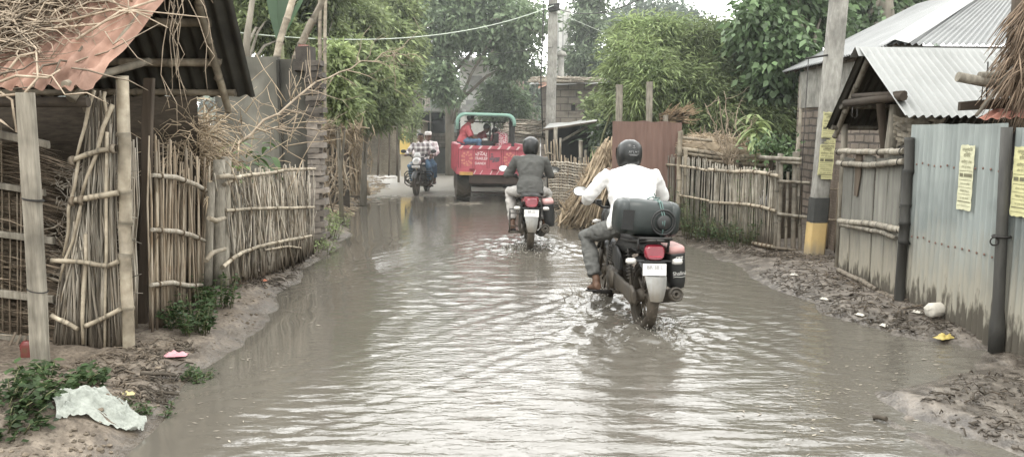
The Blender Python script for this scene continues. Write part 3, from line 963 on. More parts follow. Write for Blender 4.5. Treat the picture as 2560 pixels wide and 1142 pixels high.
# ------------------------------------------------------------------ plastered wall with a toothed brick end
def brick_mat(name, c1, c2, mortar, scale=9, axis='xz', bw=.5, bh=.25, bumpy=.6, mud=None):
    if name in MATS: return MATS[name]
    t = NT(name)
    tc = t.n('ShaderNodeTexCoord'); s = t.n('ShaderNodeSeparateXYZ'); t.l(tc.outputs['Object'], s.inputs[0])
    cb = t.n('ShaderNodeCombineXYZ')
    t.l(s.outputs['XYZ'.index(axis[0].upper())], cb.inputs[0]); t.l(s.outputs['XYZ'.index(axis[1].upper())], cb.inputs[1])
    nz_ = t.n('ShaderNodeTexNoise', Scale=4.0); t.l(tc.outputs['Object'], nz_.inputs['Vector'])
    vm = t.n('ShaderNodeVectorMath', _operation='MULTIPLY_ADD'); t.l(nz_.outputs['Color'], vm.inputs[0]); vm.inputs[1].default_value = (.035, .035, 0); t.l(cb.outputs[0], vm.inputs[2])
    b = t.n('ShaderNodeTexBrick', Scale=scale); b.inputs['Mortar Size'].default_value = .018; b.inputs['Brick Width'].default_value = bw; b.inputs['Row Height'].default_value = bh
    b.inputs['Color1'].default_value = (*c1, 1); b.inputs['Color2'].default_value = (*c2, 1); b.inputs['Mortar'].default_value = (*mortar, 1)
    b.inputs['Mortar Smooth'].default_value = .3; b.inputs['Bias'].default_value = -.1
    t.l(vm.outputs[0], b.inputs['Vector'])
    st = t.ramp(t.noise(t.coord((1, 1, .5)), 1.2, 6, .65), (.36, .45), (.66, 1.15))
    cc = t.n('ShaderNodeCombineColor')
    for i in range(3): t.l(st, cc.inputs[i])
    c = t.mixc(1.0, b.outputs['Color'], cc.outputs[0], 'MULTIPLY')
    ti = t.tint(); c2_ = t.n('ShaderNodeCombineColor')
    for i in range(3): t.l(ti, c2_.inputs[i])
    t.col(t.mixc(1.0, c, c2_.outputs[0], 'MULTIPLY'))
    t.b.inputs['Roughness'].default_value = .9
    hh = t.math('ADD', t.math('MULTIPLY', t.math('SUBTRACT', 1.0, b.outputs['Fac']), .8), t.math('MULTIPLY', t.noise(t.coord(), 30, 4), .5))
    t.bump(hh, bumpy, .02)
    MATS[name] = t.m
    return t.m
m_plaster = mat('grey_plaster', (.36, .345, .29), (.16, .155, .13), .9, 2.6, (1, 1, .35), .5, 14, dark=.75)
m_oldbrick = mat('old_brick', (.27, .235, .20), (.13, .115, .10), .9, 6, bump=.6)
YW = 10.75
wall = thing('plaster_wall', 'tall grey plastered wall stained black with a toothed brick end, behind the reed fence', 'wall', P(700, 640, YW))
xa, xb, xc_ = P(540, 300, YW).x, P(698, 300, YW).x, P(790, 300, YW).x
ztop = P(700, 142, YW).z
mb = MB(); mb.box(((xa + xb) / 2, YW + .08, ztop / 2), (xb - xa, .15, ztop), tint=.72)
part('wall_panel', mb, m_plaster, wall, 'pale grey plaster panel')
mb = MB(); mb.box(((xb + xc_) / 2 - .02, YW + .06, ztop / 2 - .02), (xc_ - xb - .06, .14, ztop - .03), tint=.33)
mb.box((xb + .02, YW - .03, ztop / 2), (.035, .05, ztop - .1), tint=.25)
part('wall_panel', mb, m_plaster, wall, 'damp blackened panel')
mb = MB()
zz_ = -.05; k = 0
while zz_ < ztop - .12:
    o = .05 * (k % 2) + rnd.uniform(-.02, .02)
    mb.box((xc_ - .02 + o * .6, YW - .02, zz_ + .04), (.16 + o, .24, .070), tint=tn(.55, 1.25) * (.5 if zz_ > 1.75 else 1), jit=.008)
    zz_ += .078; k += 1
part('brick_end', mb, m_oldbrick, wall)
mb = MB()
mb.box((xc_ - .12, YW + .02, ztop + .0), (.2, .2, .28), tint=.3, jit=.02); mb.box((xc_ - .1, YW + .02, ztop - .14), (.33, .25, .12), tint=.3, jit=.02)
part('coping_block', mb, m_oldbrick, wall)
mb = MB(); mb.box(P(760, 135, YW + .4) , (.13, .1, .24), tint=1.2, jit=.01)
single('brick_stack', mb, brick_mat('red_brick', (.34, .13, .10), (.28, .11, .085), (.4, .36, .33), 9), 'small stack of red bricks on top of the grey plastered wall', 'bricks')

# ------------------------------------------------------------------ dead branch reaching over the fence + thorny brush
def shrub_branch(mb, a, b, r0, r1, n_tw, L, spread, t=1.0, j=.03, rr=.006):
    a, b = Vector(a), Vector(b)
    pts = jl(a, b, 9, j)
    mb.tube(pts, [r0 + (r1 - r0) * i / 8 for i in range(9)], 6, t)
    D = (b - a).normalized()
    for i in range(n_tw):
        f = rnd.uniform(.08, 1); p = pts[min(8, int(f * 8))].lerp(pts[min(8, int(f * 8) + 1)], f * 8 % 1)
        d = (D * rnd.uniform(.2, .8) + Vector((rnd.gauss(0, spread), rnd.gauss(0, spread), rnd.gauss(0, spread)))).normalized()
        l = L * rnd.uniform(.4, 1.2)
        q = jl(p, p + d * l, 4, .02)
        mb.tube(q, [rr * k for k in (1, .8, .6, .35)], 4, t * tn(.7, 1.25))
        for s in range(2):
            p2 = q[rnd.randint(1, 3)]; d2 = (d + Vector((rnd.gauss(0, .7), rnd.gauss(0, .7), rnd.gauss(0, .7)))).normalized()
            mb.tube(jl(p2, p2 + d2 * l * .45, 3, .01), [rr * .5, rr * .4, rr * .25], 4, t * tn(.7, 1.3))
mb = MB()
shrub_branch(mb, P(525, 420, 7.9), P(790, 205, 8.9), .017, .011, 26, .42, .55)
shrub_branch(mb, P(790, 205, 8.9), P(1010, 118, 10.2), .010, .004, 16, .45, .4)
shrub_branch(mb, P(640, 322, 8.3), P(812, 325, 8.8), .010, .004, 10, .35, .45)
shrub_branch(mb, P(960, 135, 9.9), P(1035, 138, 10.2), .006, .003, 5, .2, .4)
single('dead_branch', mb, m_vine, 'long dead branch slanting up over the reed fence towards the road', 'branch')
mb = MB()
for i in range(46):
    px, py = rnd.uniform(545, 790), rnd.uniform(240, 430); q = P(px, py, rnd.uniform(8.6, 9.6))
    d = Vector((rnd.gauss(0, 1), rnd.gauss(0, .4), rnd.gauss(.5, .8))).normalized()
    mb.tube(jl(q, q + d * rnd.uniform(.2, .7), 4, .02), [.006, .005, .004, .002], 4, tn(.8, 1.3))
single('dry_brush', mb, m_straw, 'spiky dry brush in front of the grey plastered wall', 'brush')

# heap of dry grass behind the stick gate
mb = MB()
for i in range(520):
    px = rnd.gauss(465, 40); py = rnd.gauss(355, 40)
    if py < 272 or px > 600 or px < 385: continue
    q = P(px, py, rnd.uniform(7.2, 8.4)); d = Vector((rnd.gauss(0, 1), rnd.gauss(0, .5), rnd.gauss(-.1, .6))).normalized()
    l = rnd.uniform(.15, .5)
    mb.tube([q, q + d * l * .5 + Vector((0, 0, .03)), q + d * l - Vector((0, 0, .05))], .004, 4, tn(.6, 1.35))
N = 2600
c = np.array([P(rnd.gauss(470, 50), rnd.gauss(430, 75), rnd.uniform(7.5, 8.6)) for _ in range(N)])
mb.leaves(c, rng.normal(size=(N, 3)) * (1, .5, .8), rng.uniform(.12, .35, N), rng.uniform(.008, .02, N), rng.uniform(.5, 1.3, N))
single('straw_heap', mb, m_straw, 'heap of tan dry grass spilling behind the upright stick gate', 'straw')

# broad green leaves beside it
def leaf_blade(mb, base, d, L, W, droop=.4, t=1.0, n=7, mi=0):
    base, d = Vector(base), Vector(d).normalized()
    s = d.cross(Vector((0, 0, 1)))
    s = s.normalized() if s.length > .05 else Vector((1, 0, 0))
    vs = []
    for i in range(n):
        f = i / (n - 1)
        p = base + d * (L * f) - Vector((0, 0, droop * L * f * f))
        wv = W * (math.sin(math.pi * min(1, f * .92 + .06)) ** .7) * .5
        up = Vector((0, 0, wv * .25))
        vs += [p - s * wv + up, p, p + s * wv + up]
    fs = []
    for i in range(n - 1):
        for k in (0, 1):
            fs.append((i * 3 + k, i * 3 + k + 1, i * 3 + k + 4, i * 3 + k + 3))
    mb.add(vs, fs, t, mi, True)
m_fresh = mat('leaf_fresh', (.19, .30, .075), (.10, .19, .05), .45, 4, trans=.35, bump=0)
mb = MB(); mb2 = MB()
b0 = P(575, 440, 8.5)
mb2.tube([Vector((b0.x, b0.y, .1)), b0, b0 + Vector((.03, 0, .2))], [.02, .016, .01], 6)
for i in range(22):
    a = rnd.uniform(0, 6.28); leaf_blade(mb, b0 + Vector((rnd.uniform(-.16, .16), rnd.uniform(-.1, .1), rnd.uniform(-.15, .32))), (math.cos(a), math.sin(a) * .6, rnd.uniform(.1, .9)), rnd.uniform(.18, .34), rnd.uniform(.05, .09), .5, tn(.7, 1.3))
pl = thing('garden_plant', 'fresh green broad leaved plant poking up behind the stick gate', 'plant', Vector((b0.x, b0.y, .1)))
part('foliage', mb, m_fresh, pl); part('stem', mb2, m_stem, pl)
mb = MB(); b0 = PX(648, 392, -2.9)
for i in range(26):
    a = rnd.uniform(0, 6.28); leaf_blade(mb, b0 + Vector((rnd.uniform(-.2, .2), rnd.uniform(-.3, .3), rnd.uniform(-.25, .2))), (math.cos(a), math.sin(a), rnd.uniform(-.2, .6)), rnd.uniform(.15, .3), rnd.uniform(.05, .09), .7, tn(.6, 1.2))
single('creeper', mb, m_weed, 'green creeper with drooping leaves on top of the reed fence', 'plant')
# ================================================================== people
def cloth(name, c1, c2=None, rough=.9, **k):
    return mat(name, c1, c2 or tuple(x * .72 for x in c1), rough, 14, bump=.35, bscale=60, spec=.15, **k)
m_skin = mat('brown_skin', (.15, .088, .058), (.105, .06, .04), .55, 12, bump=.1)
m_hair = mat('black_hair', (.014, .012, .011), (.03, .027, .024), .5, 40, bump=.5)
m_white_shirt = cloth('white_shirt', (.82, .81, .79), (.66, .65, .635))
m_grey_shirt = cloth('grey_shirt', (.115, .115, .108), (.085, .085, .08))
m_grey_trouser = cloth('grey_trousers', (.155, .155, .145), (.105, .105, .10))
m_pale_trouser = cloth('pale_trousers', (.50, .48, .45), (.38, .36, .34))
m_jeans = cloth('blue_jeans', (.13, .22, .31), (.08, .13, .20))
m_red_shirt = cloth('red_shirt', (.44, .115, .125), (.32, .075, .085))
m_maroon = cloth('maroon_shirt', (.20, .06, .065), (.13, .04, .045))
m_dark_cloth = cloth('dark_cloth', (.05, .047, .05))
m_sandal = mat('dark_rubber', (.03, .027, .025), None, .7)
m_eye = mat('eye_dark', (.02, .015, .012), None, .3, bump=0)
m_lip = mat('lip', (.17, .07, .055), None, .5, bump=0)
m_cap = cloth('white_cap', (.80, .78, .74))

def plaid(name, base, dark, pitch=.13, w=.45, rot=0.0):
    t = NT(name)
    v = t.n('ShaderNodeTexCoord').outputs['Object']
    s = t.n('ShaderNodeSeparateXYZ'); t.l(v, s.inputs[0])
    def band(o):
        f = t.math('FRACT', t.math('MULTIPLY', o, 1 / pitch))
        return t.ramp(f, (w - .03, 0.), (w + .03, 1.))
    x = t.math('ADD', s.outputs[0], t.math('MULTIPLY', s.outputs[1], .6))
    a, b = band(x), band(s.outputs[2])
    c = t.mixc(t.math('MULTIPLY', t.math('ADD', a, b), .5), base, dark)
    t.col(c); t.b.inputs['Roughness'].default_value = .9
    t.bump(t.noise(t.coord(), 40, 3), .3, .01)
    return t.m
m_plaid = plaid('plaid_shirt', (.78, .75, .73), (.20, .17, .18))
m_plaid2 = plaid('pale_plaid', (.78, .74, .72), (.50, .41, .42), .10)
def pattern_red(name):
    t = NT(name)
    vo = t.n('ShaderNodeTexVoronoi', Scale=16.0); vo.feature = 'DISTANCE_TO_EDGE'
    t.l(t.coord((1, 1, 1.3)), vo.inputs['Vector'])
    t.col(t.mixc(t.ramp(vo.outputs['Distance'], (.10, 0.), (.16, 1.)), (.78, .60, .60), (.52, .06, .10)))
    t.b.inputs['Roughness'].default_value = .9
    return t.m
m_pattern = pattern_red('red_white_print')

def hand(mb, W, d, n, curl=1.0, thumb=1, s=1.0):
    """hand at wrist W, fingers along d, palm facing n, thumb on +-(d x n)"""
    W, d, n = Vector(W), Vector(d).normalized(), Vector(n)
    n = (n - d * n.dot(d)).normalized()
    sd = d.cross(n) * thumb
    k = W + d * .085 * s
    mb.lofte([(W - d * .01, .026 * s, .02 * s, sd, n), (W + d * .03 * s, .036 * s, .017 * s, sd, n), (W + d * .07 * s, .042 * s, .016 * s, sd, n), (k, .039 * s, .013 * s, sd, n)], 10)
    for i, (o, l, r) in enumerate(((.031, .072, .0088), (.011, .082, .0092), (-.010, .076, .0088), (-.029, .058, .0078))):
        p = k + sd * o * s - d * .012; a = .25 * curl + .05 * i; dd = d
        pts = [p]
        for sg in (.45, .32, .23):
            ca, sa = math.cos(a), math.sin(a)
            dd = d * ca + n * sa
            p = p + dd * l * sg * s
            pts.append(p); a += .85 * curl
        mb.tube(pts, [r * s, r * s * .97, r * s * .9, r * s * .75], 7, cap='round')
    b = W + d * .028 * s + sd * .030 * s
    e = b + (d * .55 + sd * .8 + n * .25).normalized() * .036 * s
    f = e + (d * .9 + sd * .2 * (1 - curl) + n * .55 * curl).normalized() * .030 * s
    mb.tube([b - sd * .01, b, e, f], [.012 * s, .0115 * s, .010 * s, .008 * s], 7, cap='round')

def foot(mb, an, toe, s=1.0):
    an, toe = Vector(an), Vector(toe)
    d = (toe - an); d.z *= .4; d.normalize()
    X = d.cross(Vector((0, 0, 1))).normalized(); Z = X.cross(d)
    L = .2 * s
    st = []
    for f, w, h, dz in ((-.35, .028, .03, -.05), (-.1, .036, .045, -.04), (.25, .038, .038, -.045), (.65, .045, .026, -.058), (.95, .042, .018, -.064), (1.1, .026, .012, -.066)):
        st.append((an + d * L * f * .85 + Z * dz * s, w * s, h * s, X, Z))
    mb.lofte(st, 10)
    mb.tube([an + Z * .03, an - Z * .03], [.037 * s, .04 * s], 8, cap='round')

def frame_of(d, up=(0, 0, 1)):
    d = Vector(d).normalized(); x = d.cross(Vector(up)).normalized(); u = x.cross(d)
    return Matrix((x, d, u)).transposed()         # columns: right, forward, up

def person(name, label, J, shirt, trouser, root_m, sleeve=1.0, hair=True, voxel=.008, girth=1.0, foot_m=None, shoes=True, tail=.08, face=True, group=None, beard=False, wrk=.010):
    """J: joint positions in the root's frame (y forward).  Body is one skin; clothes, hair are children."""
    o = bpy.data.objects.new(name, None); COL.objects.link(o); o.matrix_basis = root_m; INV[o.name] = Matrix()
    tagset(o, label, 'person', group)
    V = {k: Vector(v) for k, v in J.items() if k not in ('fwd', 'up', 'hdL', 'hdR')}
    hip, chest, neck, head = V['hip'], V['chest'], V['neck'], V['head']
    hf = frame_of(J.get('fwd', (0, 1, 0)), J.get('up', (0, 0, 1)))
    X = (V['shR'] - V['shL']).normalized(); Xh = (V['hpR'] - V['hpL']).normalized()
    Yb = Vector((0, 0, 1)).cross(X).normalized()
    up = (neck - hip).normalized()
    F = up.cross(X) * -1; F = X.cross(up) * -1 if F.length < .1 else F
    F = up.cross(X).normalized()
    if F.dot(hf.col[1]) < 0 and abs(F.dot(hf.col[1])) > .3: F = -F
    def torso(mb, k, lo=-.06, hk=1.0):
        g_ = girth
        sh = (V['shL'] + V['shR']) / 2
        mb.lofte([(hip + up * lo, .150 * k * g_ * hk, .118 * k * hk * g_, Xh, F), (hip + up * .06, .158 * k * g_ * (hk * .6 + .4), .122 * k * g_ * hk, Xh, F),
                  (hip.lerp(chest, .55), .150 * k * g_, .112 * k * g_, X, F), (chest, .172 * k * g_, .122 * k, X, F),
                  (chest.lerp(sh, .6), .182 * k * g_, .118 * k, X, F), (sh + up * .015, .165 * k * g_, .088 * k, X, F),
                  (sh.lerp(neck, .55) + up * .012, .098 * k, .068 * k, X, F), (neck, .056 * k, .056 * k, X, F)], 18, power=2.3)
    # --- body
    mb = MB(); torso(mb, .88)
    mb.tube([neck - up * .04, neck.lerp(head, .45), head - hf.col[2] * .03], [.058, .052, .05], 10, cap='round')
    S = 1.0
    mb.ball(head + hf @ Vector((0, -.012, .022)), (.074, .094, .098), hf, 16, 12)
    mb.ball(head + hf @ Vector((0, .022, -.045)), (.056, .066, .064), hf, 14, 10)
    mb.ball(head + hf @ Vector((0, .055, -.088)), (.028, .024, .022), hf, 10, 8)                      # chin
    mb.lofte([(head + hf @ Vector((0, .082, .012)), .009, .008, hf.col[0], hf.col[1]), (head + hf @ Vector((0, .098, -.022)), .014, .014, hf.col[0], hf.col[1]), (head + hf @ Vector((0, .088, -.034)), .016, .012, hf.col[0], hf.col[1])], 8)
    for s in (-1, 1):
        mb.ball(head + hf @ Vector((s * .076, -.005, -.01)), (.011, .02, .031), hf, 8, 6)
        mb.ball(head + hf @ Vector((s * .032, .072, .024)), (.024, .014, .008), hf, 8, 6)            # brow ridge
    for s in 'LR':
        sh, el, wr = V['sh' + s], V['el' + s], V['wr' + s]
        mb.tube([sh, sh.lerp(el, .45), el, el.lerp(wr, .35), wr], [.052, .047, .038, .039, .026], 10, cap='round')
        hd = J.get('hd' + s); d, n = (Vector(hd[0]), Vector(hd[1])) if hd else ((wr - el).normalized(), Vector((0, 0, -1)))
        hand(mb, wr, d, n, hd[2] if hd and len(hd) > 2 else .7, (1 if s == 'L' else -1) * (1 if not hd or len(hd) < 4 else hd[3]))
        hp, kn, an, toe = V['hp' + s], V['kn' + s], V['an' + s], V['to' + s]
        mb.tube([hp, hp.lerp(kn, .5), kn, kn.lerp(an, .35), an], [.078, .068, .05, .05, .032], 10, cap='round')
        foot(mb, an, toe)
    sk = remesh(mb, voxel, 2)
    body = part('body', sk, m_skin, o, local=True)
    # --- shirt
    mb = MB(); torso(mb, 1.07, -tail, 1.17)
    for s in 'LR':
        sh, el, wr = V['sh' + s], V['el' + s], V['wr' + s]
        if sleeve <= .5:
            mb.tube([sh - X * (.05 if s == 'R' else -.05) - up * .02, sh - up * .008, sh.lerp(el, sleeve * 2)], [.058, .066, .066], 12, cap='flat')
        else:
            mb.tube([sh - X * (.05 if s == 'R' else -.05) - up * .02, sh - up * .008, sh.lerp(el, .5), el, el.lerp(wr, .5), el.lerp(wr, min(1, (sleeve - .5) * 2))], [.058, .066, .064, .056, .052, .042], 12, cap='flat')
    part('shirt', remesh(mb, max(.009, voxel * 1.2), 4, wrk, 5.0, (1, 1, 1.9)), shirt, o, local=True)
    mb = MB(); mb.tube([neck - up * .018 - F * .004, neck + up * .012, neck + up * .024], [.069, .064, .062], 14)
    part('collar', mb, shirt, o, local=True)
    # --- trousers
    mb = MB()
    mb.lofte([(hip - up * .11, .155 * girth, .12, Xh, F), (hip, .16 * girth, .125 * girth, Xh, F), (hip + up * .05, .156 * girth, .12 * girth, Xh, F)], 16, power=2.3)
    for s in 'LR':
        hp, kn, an = V['hp' + s], V['kn' + s], V['an' + s]
        mb.tube([hp - Xh * (.0 if s == 'R' else 0), hp.lerp(kn, .4), kn, kn.lerp(an, .4), kn.lerp(an, .86)], [.098, .088, .074, .072, .062], 14, cap='flat')
        mb.ball(kn, (.078, .078, .076), None, 12, 8)
    part('trousers', remesh(mb, max(.009, voxel * 1.2), 3, .012, 9, (1, 1, 1.4)), trouser, o, local=True)
    if shoes:
        for s in 'LR':
            an, toe = V['an' + s], V['to' + s]
            d = (toe - an); d.z *= .4; d.normalize(); Xf = d.cross(Vector((0, 0, 1))).normalized(); Z = Xf.cross(d)
            mb = MB()
            mb.lofte([(an + d * .17 * f - Z * .085, w_, .012, Xf, Z) for f, w_ in ((-.42, .03), (-.3, .042), (.2, .044), (.7, .053), (1.05, .048), (1.2, .03))], 10)
            mb.tube([an + d * .11 + Xf * .045 - Z * .075, an + d * .10 - Z * .012, an + d * .11 - Xf * .045 - Z * .075], .011, 6)
            part('sandal', mb, m_sandal, o, local=True)
    if hair:
        mb = MB()
        mb.ball(head + hf @ Vector((0, -.036, .040)), (.083, .090, .092), hf, 18, 12)
        mb.ball(head + hf @ Vector((0, .025, .092)), (.062, .056, .034), hf, 12, 8)
        part('hair', remesh(mb, .009, 1, .008, 26), m_hair, o, local=True)
    if face:
        for s in (-1, 1):
            mb = MB(); mb.ball(head + hf @ Vector((s * .030, .083, .006)), (.014, .008, .008), hf, 8, 6); part('eye', mb, m_eye, o, local=True)
            mb = MB(); mb.tube([head + hf @ Vector((s * .014, .092, .026)), head + hf @ Vector((s * .034, .087, .031)), head + hf @ Vector((s * .052, .072, .024))], [.004, .006, .003], 5); part('eyebrow', mb, m_hair, o, local=True)
        mb = MB(); mb.tube([head + hf @ Vector((-.024, .078, -.060)), head + hf @ Vector((0, .090, -.057)), head + hf @ Vector((.024, .078, -.060))], [.003, .007, .003], 6); part('mouth', mb, m_lip, o, local=True)
        if beard:
            mb = MB(); mb.tube([head + hf @ Vector((-.03, .076, -.046)), head + hf @ Vector((0, .092, -.044)), head + hf @ Vector((.03, .076, -.046))], [.004, .007, .004], 6); part('moustache', mb, m_hair, o, local=True)
    return o, hf

m_helmet = mat('helmet_black', (.013, .014, .014), (.022, .023, .022), .36, 5, bump=.05, spec=.4, coat=.15)
m_visor = mat('visor_smoke', (.03, .03, .032), None, .08, bump=0, spec=.7)
m_chrome = mat('chrome', (.62, .62, .60), (.45, .45, .44), .16, 6, metal=1, bump=0)
m_white_mark = mat('pale_marking', (.30, .30, .295), None, .5, bump=0)

def helmet(o, head, hf, marks):
    c = Vector(head) + hf @ Vector((0, -.012, .012))
    mb = MB()
    st = []
    for z, rx, ry, oy in ((-.128, .078, .098, .01), (-.12, .098, .118, .008), (-.085, .115, .138, .003), (-.03, .124, .148, 0), (.03, .124, .146, -.003), (.075, .112, .130, -.006), (.105, .088, .10, -.008), (.128, .05, .058, -.009), (.134, .015, .018, -.009)):
        st.append((c + hf @ Vector((0, oy, z * .96)), rx * .95, ry * .95, hf.col[0], hf.col[1]))
    mb.lofte(st, 26)
    h = part('helmet', mb, m_helmet, o, local=True)
    mb = MB()
    vs, fs = [], []
    for i in range(9):
        for k in range(13):
            a = R(-72 + 144 * k / 12); z = -.055 + .11 * i / 8; q = 1 + .02
            sx = .119 * (1 - (z / .17) ** 2) ** .5 * 1.03; sy = .1435 * (1 - (z / .17) ** 2) ** .5 * 1.03
            vs.append(c + hf @ Vector((math.sin(a) * sx, math.cos(a) * sy, z + .004)))
    for i in range(8):
        for k in range(12):
            fs.append((i * 13 + k, i * 13 + k + 1, (i + 1) * 13 + k + 1, (i + 1) * 13 + k))
    mb.add(vs, fs, 1, 0, True); part('visor', mb, m_visor, h, local=True)
    mb = MB(); mb.lofte([(c + hf @ Vector((0, 0.009, -.126)), .082, .101, hf.col[0], hf.col[1]), (c + hf @ Vector((0, 0.009, -.117)), .0935, .1125, hf.col[0], hf.col[1])], 26)
    part('helmet_trim', mb, m_sandal, h, local=True)
    if marks == 'text':
        mb = MB()
        def back(u, z):                    # point on the back of the shell
            s_ = (1 - ((z) / .19) ** 2) ** .5
            return c + hf @ Vector((u, -.1425 * s_ * (1 - (u / .121) ** 2) ** .5 - .004, z))
        for (u0, z0, u1, z1) in ((-.045, -.01, -.038, .012), (-.038, .012, -.031, -.01), (-.024, -.01, -.024, .01), (-.024, .01, -.012, .006), (-.005, -.01, -.005, .01), (-.005, -.01, .006, -.01), (.014, -.01, .014, .008), (.014, .0, .026, .0), (.026, -.01, .026, .008), (.034, -.01, .046, -.01), (.034, .008, .046, .008),
                                 (-.045, -.022, .046, -.022), (-.035, -.030, .034, -.030), (0, .038, 0, .062), (-.012, .042, 0, .034), (0, .034, .012, .042), (-.007, .057, .007, .057)):
            mb.tube([back(u0, z0), back((u0 + u1) / 2, (z0 + z1) / 2), back(u1, z1)], .0026, 5)
        part('helmet_mark', mb, m_white_mark, h, local=True)
    return h
# ================================================================== motorcycles
m_tyre = mat('tyre_rubber', (.022, .021, .020), (.045, .040, .034), .8, 8, bump=.3, dark=.2, mud=(.60, (.085, .070, .053)))
m_blackmetal = mat('black_metal', (.025, .025, .025), (.045, .042, .038), .5, 8, bump=.1, mud=(.55, (.10, .084, .064)))
m_blackplastic = mat('black_plastic', (.024, .025, .025), (.04, .04, .039), .42, 6, bump=.1, spec=.45)
m_engine = mat('engine_alloy', (.095, .09, .083), (.04, .037, .033), .55, 9, metal=.35, bump=.3, mud=(.55, (.11, .092, .07)))
m_silver = mat('silver_paint', (.62, .62, .60), (.50, .50, .49), .3, 4, metal=.3, bump=0, coat=.4)
m_redlens = mat('red_lens', (.26, .03, .045), (.17, .02, .03), .12, 5, bump=0, spec=.7)
m_plate = mat('plate_white', (.84, .83, .80), (.76, .75, .72), .4, 5, bump=0)
m_ink = mat('ink_faded', (.46, .45, .46), None, .6, bump=0)
m_flap = mat('flap_grey', (.36, .36, .345), (.24, .235, .22), .5, 9, bump=.2, dark=.3, mud=(.50, (.20, .17, .13)))
m_lens = mat('clear_lens', (.66, .64, .60), (.55, .53, .50), .15, 5, bump=0, spec=.6)
m_seat = mat('seat_vinyl', (.026, .025, .025), (.04, .038, .036), .5, 10, bump=.2)
m_redtop = mat('faded_red_plastic', (.56, .34, .32), (.46, .25, .235), .4, 5, bump=0)
m_redpanel = mat('red_panel', (.33, .045, .055), (.24, .03, .04), .3, 5, bump=0, coat=.3)
m_mirror = mat('mirror_glass', (.9, .9, .88), None, .06, 3, metal=1, bump=0)
m_whitetext = mat('white_lettering', (.75, .74, .70), None, .5, bump=0)

def ring(mb, c, R0, r, axis='X', n=28, m=8, tint=1, sq=1.0):
    prof = [(R0 + r * math.cos(a), r * sq * math.sin(a)) for a in [2 * math.pi * i / m for i in range(m)]]
    mb.lathe(prof, c, axis, n, tint)

